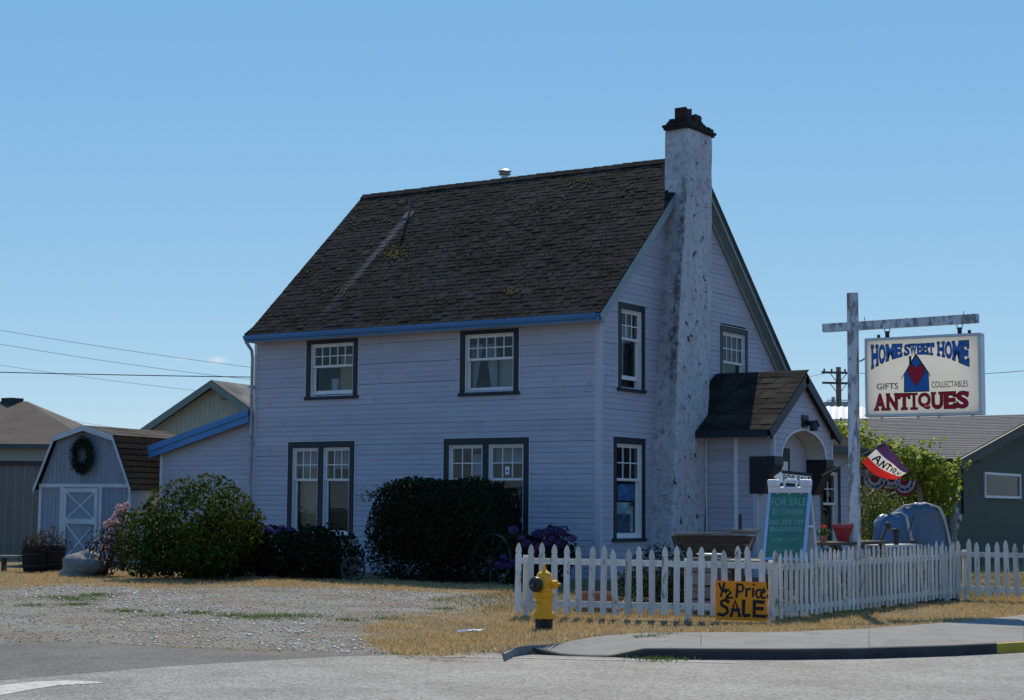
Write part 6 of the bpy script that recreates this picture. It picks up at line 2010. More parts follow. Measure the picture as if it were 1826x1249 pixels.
# blossoms at its left side
fbs = [(226, 902), (222, 912), (212, 905), (218, 920), (205, 925), (196, 940), (188, 978), (222, 925), (190, 935), (210, 915), (200, 930), (192, 1003)]
for i, (px, py) in enumerate(fbs):
    c = np.array(atd(px, py, 36.3)); P, Nn = blob_points(c, (.075, .075, .07), 60, .7, .1, 60 + i)
    leafobj('blossom', P, Nn, .06, leaf_mat('pink_petal_%d' % (i % 3), (.45, .22, .26), (.62, .5, .5), .4, .6) if i < 3 else bpy.data.materials['pink_petal_%d' % (i % 3)], rh, aspect=.8)
db = at_base(172, 1031)
bush('withered_shrub', 'low dark reddish shrub behind the grey boulder', 'bush', tuple(view(db, 0, 0, .7)), [(view(db, .05, .5, .7), (.42, .4, .5)), (view(db, .35, .75, .9), (.3, .3, .4))], 1400, .08, leaf_mat('dark_red_leaf', (.03, .014, .012), (.06, .035, .025), .3, .6), 45, 6)

hb = at_base(775, 1041)
bush('round_hedge', 'huge dark clipped hedge covering the ground floor windows', 'hedge', tuple(view(hb, 0, 0, 1.0)),
     [(view(hb, .06, .95, 1.0), (1.42, .9, .98)), (view(hb, -.25, 1.2, 1.0), (.95, .75, .76)), (view(hb, .6, 1.2, 1.0), (.8, .75, .76))], 44000, .07, M_HED, 70, 8, .8, aspect=.6, boxy=3.6, lump=.10)

_q = []
for _ in range(90):
    a_ = rnd.uniform(-1.45, 1.5); h_ = 1.9 - .5 * max(0, abs(a_ - .1) - .95) ; L0 = rnd.uniform(.06, .22); f_ = rnd.uniform(.3, 1.6); dx_ = rnd.uniform(-.08, .08)
    for k_ in range(9):
        t_ = k_ / 8; _q.append(view(hb, a_ + dx_ * t_, h_ + L0 * t_ - .06, f_) + nr.normal(0, .018, 3))
_hs = leafobj('shoots', np.array(_q), nr.normal(0, 1, (len(_q), 3)), .06, M_HED, [o for o in COL.objects if o.name == 'round_hedge'][0], aspect=.6)
_hs['kind'] = 'stuff'


# hydrangeas
def hydrangea(label, base, w, h, heads, cols, seed, dep):
    t = bush('hydrangea', label, 'plant', tuple(base), [(view(base, -w * .35, h * .5, 0), (w * .55, .5, h * .52)), (view(base, w * .35, h * .5, 0), (w * .55, .5, h * .5))], int(4200 * w), .10, M_HYL, seed, 5, .8, aspect=.62)
    t['group'] = 'hydrangeas along the house'
    for i, (px, py) in enumerate(heads):
        c = np.array(atd(px, py, dep)); r = rnd.uniform(.07, .105)
        P, Nn = blob_points(c, (r, r, r * .8), 110, .82, .06, seed * 7 + i)
        leafobj('flower_head', P, Nn, .04, cols[i % len(cols)], t, jitter=.4, aspect=.9)
    return t


M_PUR = leaf_mat('purple_petal', (.05, .03, .14), (.085, .055, .21), .3, .7); M_BLU = leaf_mat('blue_petal', (.04, .06, .23), (.085, .11, .32), .3, .7); M_MAU = leaf_mat('mauve_petal', (.075, .03, .13), (.12, .06, .18), .3, .7)
h1 = at_base(400, 1034)
hydrangea('purple hydrangea at the foot of the rhododendron', view(h1, 0, 0, .9), .85, 1.12, [(395, 935), (386, 948), (405, 946), (380, 955), (396, 957), (406, 972), (362, 990), (374, 988), (383, 990), (366, 998), (380, 1002), (350, 985), (424, 927), (438, 926), (404, 980), (418, 981)], [M_PUR, M_BLU], 81, 35.0)
h2 = at_base(500, 1035)
hydrangea('low blue hydrangea under the left shop window', view(h2, .1, 0, .9), 1.15, 1.02, [(435, 960), (447, 958), (460, 955), (428, 966), (454, 969), (448, 977), (466, 946), (492, 950), (502, 941), (516, 944), (480, 945), (455, 936), (470, 940), (408, 1000), (420, 1018), (540, 967), (549, 966), (452, 1015)], [M_BLU, M_BLU, M_PUR], 83, 34.3)
h2b = at_base(590, 1036)
bush('leafy_groundcover', 'dark leafy ground plants between blue hydrangea and hedge', 'plant', tuple(view(h2b, 0, 0, .8)), [(view(h2b, 0, .42, .8), (.62, .5, .5)), (view(h2b, -.4, .4, .7), (.55, .5, .48))], 3600, .09, M_HYL, 85, 4)
h3 = at_base(935, 1048)
hydrangea('mauve hydrangea between hedge and picket fence', view(h3, .15, 0, 1.2), .9, 1.0, [(915, 945), (930, 960), (958, 952), (970, 955), (980, 948), (990, 946), (1000, 950), (985, 962), (1005, 945), (975, 968), (940, 970), (898, 995), (892, 1008), (905, 1010), (915, 1005), (960, 975), (995, 970), (950, 985), (1020, 960)], [M_MAU, M_MAU, M_PUR], 87, 31.8)
h4 = at_base(1120, 1030)
bush('low_border_plants', 'dark low plants at the foot of the corner window', 'plant', tuple(view(h4, 0, 0, 2.8)), [(view(h4, -.6, .35, 2.8), (.6, .35, .42)), (view(h4, .3, .35, 3.2), (.6, .35, .42)), (view(h4, -1.5, .3, 2.6), (.7, .35, .4))], 2600, .08, M_HYL, 91, 5)

for px, d_b, w_, h_, sd, lab in ((1175, 28.2, .75, .62, 95, 'dark bramble bush behind the diagonal fence near the trough'), (1300, 27.6, .6, .6, 96, 'dark leafy shrub under the wagon box behind the fence'), (1440, 28.6, .7, .7, 97, 'shaded leafy shrub below the plank shelf'), (1580, 30.4, .7, .62, 98, 'low shaded shrub under the pale bench'), (1215, 31.5, 1.0, .75, 99, 'dark wide shrub at the foot of the chimney')):
    b_ = np.array(atd(px, 1040, d_b)); b_[2] = g1(b_[0], b_[1])
    bush('yard_shrub', lab, 'plant', tuple(b_), [(view(b_, -w_ * .4, h_ * .5, 0), (w_ * .6, .35, h_ * .55)), (view(b_, w_ * .4, h_ * .45, .1), (w_ * .55, .35, h_ * .5))], 1900, .07, M_HYL, sd, 7, .9, aspect=.4)

# vine over the arbour, clipped box bush beyond the post
vb_ = np.array([*atd(1610, 1000, 42.5)[:2], .05])
va = lambda px, py, d=42.5: np.array(atd(px, py, d))
arb = thing('arbour', 'dark timber arbour under the bright climbing vine', 'arbour', tuple(vb_))
for px in (1546, 1640, 1700):
    p = va(px, 850); MB().beam((p[0], p[1], 0), (p[0], p[1], p[2] + .1), .1, .1, up=(1, 0, 0)).build('post', M_WOODGREY, arb)
a_, b_ = va(1530, 842), va(1715, 848)
for k in (0, 1.0): MB().beam(a_ + np.array([HF[0], HF[1], 0]) * k, b_ + np.array([HF[0], HF[1], 0]) * k, .06, .14).build('beam', M_WOODGREY, arb)
for i in range(7):
    p = a_ + (b_ - a_) * (i + .5) / 7; MB().beam(p - np.array([HF[0], HF[1], 0]) * .3, p + np.array([HF[0], HF[1], 0]) * 1.3, .05, .1).build('rafter', M_WOODGREY, arb)
bl = []
for px, py, rx, rz_, dd in [(1500, 775, .4, .36, 43.5), (1528, 790, .45, .42, 43), (1560, 805, .45, .42, 42.6), (1595, 818, .5, .42, 42.5), (1630, 826, .5, .42, 42.5), (1660, 838, .45, .45, 42.3), (1688, 850, .36, .36, 42.3), (1655, 868, .5, .45, 42.8), (1640, 888, .45, .45, 43), (1692, 872, .3, .42, 42.5), (1686, 905, .25, .3, 42.5), (1620, 850, .55, .4, 43.0)]:
    bl.append((va(px, py, dd), (rx, rx * .9, rz_)))
t = bush('climbing_vine', 'bright sunlit vine spilling over the arbour before green house', 'vine', tuple(view(vb_, .3, 0, .3)), bl, 5200, .11, M_VIN, 101, 8, .8, aspect=.75)
sh_ = []
for px, py in [(1710, 822), (1722, 825), (1700, 818), (1590, 783), (1640, 788), (1672, 786), (1658, 792), (1610, 786), (1545, 752)]:
    b0_ = va(px, py + 10); e_ = va(px + rnd.uniform(-4, 10), py - 6)
    for _ in range(14):
        q = b0_ + (e_ - b0_) * rnd.random(); sh_.append(q + nr.normal(0, .035, 3))
_sh = leafobj('shoots', np.array(sh_), nr.normal(0, 1, (len(sh_), 3)), .09, M_VIN, t, aspect=.75)
_sh['kind'] = 'stuff'
bb = np.array([*atd(1565, 1010, 36.8)[:2], 0]); bb[2] = g1(bb[0], bb[1])
bush('box_bush', 'rounded olive green box bush behind the sign post', 'bush', tuple(bb), [(view(bb, 0, 1.2, 0), (.45, .42, .75)), (view(bb, .25, 1.35, .2), (.4, .4, .65)), (view(bb, -.25, 1.3, .1), (.35, .35, .7)), (view(bb, .1, .6, 0), (.5, .45, .6))], 5200, .06, M_BOX, 121, 5, .8, aspect=.6)

# bunting on the arbour
bg_ = 'patriotic bunting fans hung from the arbour'
MBR, MBW, MBB = mat('bunting_red', (.2, .015, .02), .8, .1, 5), mat('bunting_white', (.38, .36, .35), .8, .05, 5), mat('bunting_blue', (.02, .03, .12), .8, .1, 5)
for k, (px, py, r, lab) in enumerate([(1560, 852, .26, 'pleated red white blue bunting fan next to sign post'), (1590, 853, .22, 'pleated red white blue bunting fan between two others'), (1613, 857, .26, 'pleated red white blue bunting fan by the dark vine')]):
    c = va(px, py, 41.6); t = thing('bunting', lab, 'bunting', tuple(c), bg_)
    for r0, r1, m_, nm in ((.0, .38, MBR, 'red_centre'), (.38, .58, MBW, 'white_band'), (.58, .76, MBB, 'blue_band'), (.76, .9, MBW, 'white_band'), (.9, 1.1, MBR, 'red_edge')):
        mb = MB(); P = []; n = 24
        for rr in (r0, r1):
            for i in range(n + 1):
                a = math.pi + math.pi * i / n
                P.append(c + np.array([HR[0], HR[1], 0]) * math.cos(a) * rr * r * 1.15 + np.array([0, 0, 1]) * math.sin(a) * rr * r * 1.3 + np.array([HF[0], HF[1], 0]) * (.03 * (i % 2) * rr))
        mb.add(P, [(i, i + 1, n + 2 + i, n + 1 + i) for i in range(n)]); mb.build(nm, m_, t)
    for i in range(5):
        a = math.pi + math.pi * (i + .5) / 5; p = c + np.array([HR[0], HR[1], 0]) * math.cos(a) * .67 * r * 1.15 + np.array([0, 0, 1]) * math.sin(a) * .67 * r * 1.3 - np.array([HF[0], HF[1], 0]) * .02
        pts = []
        for j in range(10):
            rr = .028 if j % 2 == 0 else .012; an = 1.57 + .628 * j
            pts.append(p + np.array([HR[0], HR[1], 0]) * math.cos(an) * rr + np.array([0, 0, 1]) * math.sin(an) * rr)
        mb = MB(); mb.add(pts, [tuple(range(10))]); mb.build('star', MBW, t)

# ================================================================== SHED
sL, sR = np.array(atd(67, 1002, 42.0)), np.array(atd(229, 1008, 40.9))
sU = (sR - sL)[:2]; sW = np.linalg.norm(sU); sU /= sW
sB = np.array([-sU[1], sU[0]])
sz0 = .2
shed = thing('garden_shed', 'pale blue-grey gambrel garden shed with white crossed door', 'shed', (*((sL + sR)[:2] / 2), sz0))
TS = lambda p: (sL[0] + sU[0] * p[0] - sB[0] * p[1], sL[1] + sU[1] * p[0] - sB[1] * p[1], p[2])    # (along, out, z)
M_SHB = mat('blue_grey_shed_board', (.20, .235, .285), .75, .12, 2, rand=.06, stretch=(2, 2, .4), wear=(.13, .15, .17), wear_amt=.35, wear_scale=4)
M_SHW = mat('shed_white_trim', (.46, .49, .53), .7, .1, 3, wear=(.25, .26, .28), wear_amt=.35, wear_scale=8)
eZ, kZ, pZ = 2.14, 3.30, 3.55          # eave, knee, peak
kI = .50
def roofz(u):
    c = abs(u - sW / 2); h = sW / 2
    if c > h - kI: return eZ + (h - c) / kI * (kZ - eZ)
    return kZ + (h - kI - c) / (h - kI) * (pZ - kZ)
nb_ = 22
for i in range(nb_):
    a, b = sW * i / nb_ + .003, sW * (i + 1) / nb_ - .003
    mb = MB(TS); za, zb = roofz(a) - .02, roofz(b) - .02
    mb.hexa([(a, -.03, sz0), (b, -.03, sz0), (b, .0, sz0), (a, .0, sz0), (a, -.03, za), (b, -.03, zb), (b, .0, zb), (a, .0, za)]); mb.build('board', M_SHB, shed)
D = 3.1
mb = MB(TS); mb.box((.0, -D, sz0), (.03, -.03, eZ)); mb.box((sW - .03, -D, sz0), (sW, -.03, eZ)); mb.box((.03, -D, sz0), (sW - .03, -D + .03, eZ)); mb.build('wall', mat('shed_side', (.45, .46, .45), .8, .1, 3), shed)
for i in range(12):
    y = -.03 - (D - .06) * i / 12
    MB(TS).box((sW, y - .02, sz0), (sW + .015, y, eZ)).build('batten', M_SHW, shed)
mb = MB(TS); mb.box((-.01, -.02, eZ - .06), (sW + .01, .03, eZ + .03)); mb.build('band_board', M_SHW, shed)
mb = MB(TS); mb.box((-.01, -.02, sz0), (.07, .025, eZ - .06)); mb.build('corner_trim', M_SHW, shed)
mb = MB(TS); mb.box((sW - .06, -.02, sz0), (sW + .02, .02, eZ - .06)); mb.build('corner_trim', M_SHW, shed)
# gambrel roof slopes with lapped shingle strips
pts_ = [(-.10, eZ - .12), (kI - .03, kZ), (sW / 2, pZ), (sW - kI + .03, kZ), (sW + .10, eZ - .12)]
M_SHR = shingle_mat('shed_shingle', (.014, .011, .010), (.024, .02, .017))
M_SHR2 = shingle_mat('shed_top_shingle', (.06, .054, .048), (.10, .09, .08))
for k, (a, b) in enumerate(zip(pts_[:-1], pts_[1:])):
    L_ = math.hypot(b[0] - a[0], b[1] - a[1]); rows = max(2, int(L_ / .155)); nx_, nz_ = -(b[1] - a[1]) / L_, (b[0] - a[0]) / L_
    mb = MB(TS); mb.hexa([(a[0], -D - .1, a[1]), (b[0], -D - .1, b[1]), (b[0], .12, b[1]), (a[0], .12, a[1])] + [(x + nx_ * .03, y, z + nz_ * .03) for x, y, z in ((a[0], -D - .1, a[1]), (b[0], -D - .1, b[1]), (b[0], .12, b[1]), (a[0], .12, a[1]))])
    rf = mb.build('roof', M_SHR, shed)
    if k in (2, 3):
        lo_, hi_ = (b, a)
        for r in range(rows):
            t0, t1 = r / rows, (r + 1.15) / rows
            p = (lo_[0] + (hi_[0] - lo_[0]) * t0, lo_[1] + (hi_[1] - lo_[1]) * t0); q = (lo_[0] + (hi_[0] - lo_[0]) * min(t1, 1), lo_[1] + (hi_[1] - lo_[1]) * min(t1, 1))
            mb = MB(TS)
            mb.hexa([(p[0] + nx_ * .03, -D - .1, p[1] + nz_ * .03), (q[0] + nx_ * .03, -D - .1, q[1] + nz_ * .03), (q[0] + nx_ * .03, .13, q[1] + nz_ * .03), (p[0] + nx_ * .03, .13, p[1] + nz_ * .03), (p[0] + nx_ * .044, -D - .1, p[1] + nz_ * .044), (q[0] + nx_ * .036, -D - .1, q[1] + nz_ * .036), (q[0] + nx_ * .036, .13, q[1] + nz_ * .036), (p[0] + nx_ * .044, .13, p[1] + nz_ * .044)])
            mb.build('shingle_course', M_SHR if k == 3 else M_SHR2, rf)
    mb = MB(TS); dz = .10
    mb.prism([(a[0], .125, a[1] - dz), (b[0], .125, b[1] - dz), (b[0], .125, b[1] + .03), (a[0], .125, a[1] + .03)], [(a[0], .15, a[1] - dz), (b[0], .15, b[1] - dz), (b[0], .15, b[1] + .03), (a[0], .15, a[1] + .03)]); mb.build('barge_board', M_SHW, shed)
# door
d0, d1 = .75, 1.78
dz0, dzm, dz1 = sz0 + .05, 1.26, eZ - .08
M_ = M_SHW
mb = MB(TS); mb.box((d0 + .02, .004, dz0), (d1 - .02, .02, dz1)); door = mb.build('door', M_SHB, shed)
for a in ((d0, dz0, d0 + .1, dz1), (d1 - .1, dz0, d1, dz1), (d0 + .1, dz1 - .1, d1 - .1, dz1), (d0 + .1, dzm - .06, d1 - .1, dzm + .06), (d0 + .1, dz0, d1 - .1, dz0 + .1)):
    MB(TS).box((a[0], .02, a[1]), (a[2], .045, a[3])).build('door_rail', M_SHW, door)
for (z0, z1) in ((dz0 + .1, dzm - .06), (dzm + .06, dz1 - .1)):
    for fl_, off in ((0, .026), (1, .032)):
        x0, x1 = (d0 + .1, d1 - .1) if not fl_ else (d1 - .1, d0 + .1)
        mb = MB(TS); w = .028
        mb.hexa([(x0 - w, .02, z0), (x0 + w, .02, z0), (x0 + w, off + .01, z0), (x0 - w, off + .01, z0), (x1 - w, .02, z1), (x1 + w, .02, z1), (x1 + w, off + .01, z1), (x1 - w, off + .01, z1)]); mb.build('door_brace', M_SHW, door)
for a in ((d0 - .11, d0 - .015), (d1 + .015, d1 + .11)): MB(TS).box((a[0], .0, sz0), (a[1], .03, eZ - .06)).build('door_jamb', M_SHW, shed)
# wreath
wcx, wcz = sW * .50, 2.86
cw = np.array(TS((wcx, .10, wcz)))
wr = thing('wreath', 'dark evergreen wreath hung on the shed gable', 'wreath', tuple(cw))
ang_ = nr.uniform(0, 6.283, 2600); rr_ = nr.normal(0, .068, (2600, 2))
P = cw + np.array([sU[0], sU[1], 0]) * ((.235 + rr_[:, 0]) * np.cos(ang_))[:, None] + np.array([0, 0, 1]) * ((.35 + rr_[:, 0]) * np.sin(ang_))[:, None] + np.array([sB[0], sB[1], 0]) * (-np.abs(rr_[:, 1]))[:, None] * .8
leafobj('needles', P, nr.normal(0, 1, P.shape), .07, leaf_mat('wreath_needle', (.006, .016, .010), (.016, .032, .018), .1, .7), wr, aspect=.3)
MB().tube([cw + np.array([sU[0], sU[1], 0]) * .24 * math.cos(a) + np.array([0, 0, .35 * math.sin(a)]) for a in np.linspace(0, 6.283, 25)], .03, 6, cap=False).build('ring', M_STEM, wr)
# planter barrels and low bench left of the shed door
for k, (px, py, r, h, lab) in enumerate([(88, 1019, .33, .55, 'dark half barrel with dead stalks beside the shed'), (60, 1021, .26, .5, 'smaller dark tub against the grey fence')]):
    b = at_base(px, py); t = thing('barrel_planter', lab, 'planter', tuple(b))
    MB().lathe([(r * .82, 0), (r * .95, h * .4), (r, h * .95), (r * .95, h), (r * .9, h * .9), (.01, h * .88)], b, 16).build('tub', mat('dark_tub_wood', (.012, .010, .009), .9, .3, 4), t)
    for z in (.25, .75): MB().lathe([(r * .94 + .012 * z, h * z), (r * .95 + .015, h * z), (r * .955 + .015, h * z + .035), (r * .94, h * z + .035)], b, 16).build('hoop', M_DMETAL, t)
    P, Nn = blob_points(b + np.array([0, 0, h + .02]), (r * 1.15, r * 1.1, .26), 1100, .4, .4, 140 + k); leafobj('foliage', P, Nn, .07, leaf_mat('dead_stalk_%d' % k, (.02, .018, .013), (.05, .045, .03), .2, .8), t, aspect=.3)
b = at_base(28, 1020)
bn = thing('low_bench', 'low dark plank bench at the foot of the grey fence', 'bench', tuple(b))
MB(lambda p: tuple(view(b, p[0], p[2], p[1]))).box((-.35, -.15, .30), (.35, .15, .35)).build('top', M_WOODGREY, bn)
for x in (-.28, .24): MB(lambda p: tuple(view(b, p[0], p[2], p[1]))).box((x, -.13, 0), (x + .05, .13, .30)).build('leg', M_WOODOLD, bn)

# ================================================================== FAR LEFT HOUSE AND FENCE
def quadwall(mb, a, b, z0, z1):
    mb.add([(a[0], a[1], z0), (b[0], b[1], z0), (b[0], b[1], z1), (a[0], a[1], z1)], [(0, 1, 2, 3)])


bh = thing('brown_roof_house', 'single storey house with brown hip roof beyond the grey fence', 'house', tuple(np.array(atd(20, 990, 54)) * np.array([1, 1, 0])))
M_PB = mat('pale_blue_wall', (.30, .35, .37), .8, .08, 1); M_BR = mat('brown_asphalt_roof', (.07, .058, .051), .95, .2, 1.5, bump=.6, bscale=30, wear=(.05, .042, .037), wear_amt=.5, wear_scale=2)
ez = atd(100, 793, 52)[2]
A0, A1 = np.array(atd(-420, 800, 52.)), np.array(atd(172, 793, 52.))
A0[2] = A1[2] = ez
R0, R1 = np.array(atd(-260, 714, 56.)), np.array(atd(48, 716, 56.))
R0[2] = R1[2]
bk = np.array([HF[0], HF[1], 0]) * 8.0
mb = MB(); mb.add([A0, A1, R1, R0, A1 + bk, A0 + bk], [(0, 1, 2, 3), (1, 4, 2), (4, 5, 3, 2), (5, 0, 3)]); mb.build('roof', M_BR, bh)
i0, i1 = A0 + np.array([HR[0], HR[1], 0]) * .5 + bk * .06, A1 - np.array([HR[0], HR[1], 0]) * .5 + bk * .06
mb = MB(); mb.prism([(i0[0], i0[1], 0), (i1[0], i1[1], 0), (*(i1 + bk * .88)[:2], 0), (*(i0 + bk * .88)[:2], 0)], [(i0[0], i0[1], ez), (i1[0], i1[1], ez), (*(i1 + bk * .88)[:2], ez), (*(i0 + bk * .88)[:2], ez)]); mb.build('wall', M_PB, bh)
MB().beam(A0 - np.array([0, 0, .06]), A1 - np.array([0, 0, .06]), .05, .14).build('fascia', mat('dark_teal_fascia', (.05, .07, .075), .7, .1, 3), bh)
rv = np.array(onplane(22, 716, R1, np.cross(A1 - A0, R1 - A1) / np.linalg.norm(np.cross(A1 - A0, R1 - A1)))); MB().box(rv - np.array([.25, .25, .1]), rv + np.array([.25, .25, .10])).build('roof_vent', M_DMETAL, bh)
gf = thing('board_fence', 'tall weathered grey board fence left of the shed', 'fence', tuple(np.array(atd(30, 1010, 46)) * np.array([1, 1, 0])))
fa, fb_ = np.array(atd(-160, 828, 45.5)), np.array(atd(92, 826, 45.5)); fz = (fa[2] + fb_[2]) / 2
nF_ = 16
for i in range(nF_):
    p, q = fa + (fb_ - fa) * (i / nF_), fa + (fb_ - fa) * ((i + 1) / nF_ - .003)
    MB().prism([(p[0], p[1], .1), (q[0], q[1], .1), (q[0] + HF[0] * .02, q[1] + HF[1] * .02, .1), (p[0] + HF[0] * .02, p[1] + HF[1] * .02, .1)], [(p[0], p[1], fz), (q[0], q[1], fz), (q[0] + HF[0] * .02, q[1] + HF[1] * .02, fz), (p[0] + HF[0] * .02, p[1] + HF[1] * .02, fz)]).build('board', mat('grey_fence_board', (.15, .148, .135), .9, .1, 1.5, stretch=(1, 1, .3), rand=.05), gf)
MB().beam((fa[0], fa[1], fz + .02), (fb_[0], fb_[1], fz + .02), .1, .12).build('cap', mat('dark_cap', (.05, .045, .04), .9, .2, 3), gf)

# pale gabled house behind the lean-to
gh = thing('cream_gable_house', 'pale cream board house with grey gable roof behind the lean-to', 'house', tuple(np.array(atd(380, 900, 66)) * np.array([1, 1, 0])))
ap, el, er = np.array(atd(388, 682, 64.)), np.array(atd(262, 769, 65.)), np.array(atd(505, 762, 62.8))
er[2] = el[2]
M_CR2 = mat('cream_green_board', (.33, .345, .285), .8, .06, 1); M_GS = shingle_mat('grey_house_shingle', (.10, .10, .095), (.16, .155, .15))
inn_ = lambda p, k=.12: p
wdir = (er - el); wdir[2] = 0; wl = np.linalg.norm(wdir); wdir /= wl
back = np.array([-wdir[1], wdir[0], 0]); back *= np.sign(back @ np.array([HF[0], HF[1], 0]))
def gz2(u):
    t = u / wl; ta = ((ap - el) @ wdir) / wl
    return el[2] + (ap[2] - el[2]) * (t / ta if t < ta else (1 - t) / (1 - ta))
n_b = 26
for i in range(n_b):
    a, b = .3 + (wl - .6) * i / n_b, .3 + (wl - .6) * (i + 1) / n_b - .008
    pa_, pb2 = el + wdir * a, el + wdir * b
    mb = MB(); mb.add([(pa_[0], pa_[1], 0), (pb2[0], pb2[1], 0), (pb2[0], pb2[1], gz2(b) - .1), (pa_[0], pa_[1], gz2(a) - .1)] + [tuple(np.array(q) + back * .03) for q in ((pa_[0], pa_[1], 0), (pb2[0], pb2[1], 0), (pb2[0], pb2[1], gz2(b) - .1), (pa_[0], pa_[1], gz2(a) - .1))], [(0, 1, 2, 3), (1, 5, 6, 2), (4, 0, 3, 7), (3, 2, 6, 7)]); mb.build('board', M_CR2, gh)
MB().prism([tuple(el + wdir * .3 + back * .04)[:2] + (0,), tuple(er - wdir * .3 + back * .04)[:2] + (0,), tuple(ap + back * .04 - np.array([0, 0, .12]))], [tuple(el + wdir * .3 + back * 9)[:2] + (0,), tuple(er - wdir * .3 + back * 9)[:2] + (0,), tuple(ap + back * 9 - np.array([0, 0, .12]))]).build('wall', M_CR2, gh)
for p, q in ((el, ap), (ap, er)):
    ov = -back * .45
    mb = MB(); A = [p + ov, q + ov, q + back * 9, p + back * 9]; mb.hexa([x - np.array([0, 0, .02]) for x in A] + [x + np.array([0, 0, .06]) for x in A]); mb.build('roof', M_GS, gh)
    mb = MB(); dz = np.array([0, 0, .22]); A = [p + ov * 1.05, q + ov * 1.05]; mb.hexa([A[0] - dz, A[1] - dz, A[1] - dz + back * .04, A[0] - dz + back * .04, A[0] + np.array([0, 0, .02]), A[1] + np.array([0, 0, .02]), A[1] + np.array([0, 0, .02]) + back * .04, A[0] + np.array([0, 0, .02]) + back * .04]); mb.build('barge_board', mat('grey_green_barge', (.16, .20, .18), .7, .1, 2), gh)
vc = np.array(atd(404, 704, 64.)); vc = el + wdir * ((vc - el) @ wdir) + np.array([0, 0, vc[2] - el[2]]) - back * .03
vt = MB(); 
for i in range(6): vt.hexa([vc - wdir * .14 + np.array([0, 0, -.22 + i * .075]), vc + wdir * .14 + np.array([0, 0, -.22 + i * .075]), vc + wdir * .14 + back * .03 + np.array([0, 0, -.19 + i * .075]), vc - wdir * .14 + back * .03 + np.array([0, 0, -.19 + i * .075])] + [vc + s_ * wdir * .14 + b3 + np.array([0, 0, h + i * .075]) for s_, b3, h in ((-1, 0 * back, -.2), (1, 0 * back, -.2), (1, back * .03, -.17), (-1, back * .03, -.17))])
vt.build('louvre', mat('grey_louvre', (.2, .21, .2), .8, .1, 3), gh)

# ================================================================== DARK GREEN HOUSE on the right
nc_ = np.array(atd(1692, 1010, 45.0)); NX, NY_ = nc_[0], nc_[1]
gn = thing('green_bungalow', 'dark green bungalow with grey shingle roof past the arbour', 'house', (NX, NY_, 0))
rk = np.array(atd(1691, 815, 45.0)); ezn = rk[2]
apn = atx(1845, 741, NX + .3)
hw = apn[1] - NY_ + .0
M_GW = mat('dark_green_siding', (.046, .064, .048), .75, .08, 1.5, stretch=(1, 1, 3)); M_GT = mat('black_green_trim', (.012, .016, .016), .6, .1, 3)
MB().prism([(NX, NY_, 0), (NX, NY_ + 2 * hw, 0), (NX, NY_ + 2 * hw, ezn - .05), (NX, NY_ + hw, apn[2] - .1), (NX, NY_, ezn - .05)], [(NX - 14, NY_, 0), (NX - 14, NY_ + 2 * hw, 0), (NX - 14, NY_ + 2 * hw, ezn - .05), (NX - 14, NY_ + hw, apn[2] - .1), (NX - 14, NY_, ezn - .05)]).build('wall', M_GW, gn)
sl_ = (apn[2] - ezn) / hw
rowsn = 26
for sgn, y0 in ((-1, NY_), (1, NY_ + 2 * hw)):
    ye = y0 + sgn * .45; yr_ = NY_ + hw; ze = ezn - .45 * sl_
    A = [(NX + .45, ye, ze), (NX + .45, yr_, apn[2]), (NX - 14.3, yr_, apn[2]), (NX - 14.3, ye, ze)]
    mb = MB(); mb.hexa([(x, y, z - .06) for x, y, z in A] + [(x, y, z + .03) for x, y, z in A]); rfn = mb.build('roof', M_GT, gn)
    for r in range(rowsn):
        t0, t1 = r / rowsn, min(1, (r + 1.1) / rowsn)
        f = lambda t, up: [(x_, ye + (yr_ - ye) * t, ze + (apn[2] - ze) * t + up) for x_ in (NX + .46, NX - 14.3)]
        a, b, c, d = f(t0, .03), f(t1, .032), f(t0, .05), f(t1, .036)
        mb = MB(); mb.hexa([a[0], b[0], b[1], a[1], c[0], d[0], d[1], c[1]]); mb.build('shingle_course', mat('grey_course_%d' % (r % 3), (.12 - .01 * (r % 3), .12 - .01 * (r % 3), .12 - .01 * (r % 3)), .95, .2, 1.5, stretch=(6, 1, 1), bump=.5, bscale=25, rand=.1), rfn)
    mb = MB(); p0, p1 = (NX + .47, ye, ze), (NX + .47, yr_, apn[2]); dz = .26
    mb.prism([(p0[0], p0[1], p0[2] - dz), (p1[0], p1[1], p1[2] - dz), (p1[0], p1[1], p1[2] + .02), (p0[0], p0[1], p0[2] + .02)], [(p0[0] + .05, p0[1], p0[2] - dz), (p1[0] + .05, p1[1], p1[2] - dz), (p1[0] + .05, p1[1], p1[2] + .02), (p0[0] + .05, p0[1], p0[2] + .02)]); mb.build('barge_board', M_GT, gn)
TN = lambda p: (NX + p[1], p[0], p[2])
wy0, wy1 = atx(1754, 866, NX)[1], atx(1818, 866, NX)[1]; wz0, wz1 = atx(1786, 889, NX)[2], atx(1786, 844, NX)[2]
mb = MB(TN)
for a in ((wy0, wz0, wy1, wz0 + .07), (wy0, wz1 - .07, wy1, wz1), (wy0, wz0 + .07, wy0 + .08, wz1 - .07), (wy1 - .08, wz0 + .07, wy1, wz1 - .07)): mb.box((a[0], -.02, a[1]), (a[2], .05, a[3]))
wn_ = mb.build('window', mat('white_vinyl', (.62, .63, .64), .5, .05, 3), gn)
MB(TN).box((wy0 + .08, .008, wz0 + .07), (wy1 - .08, .014, wz1 - .07)).build('pane', mat('dim_dark_pane', (.022, .02, .02), .25, .4, 2, spec=.12), wn_)
my = atx(1697, 925, NX)[1]; mz = atx(1697, 925, NX)[2]
mb = MB(TN); mb.box((my - .17, .0, mz - .28), (my + .17, .14, mz + .28)); mt = mb.build('meter_box', mat('meter_grey', (.2, .21, .2), .5, .1, 4), gn)
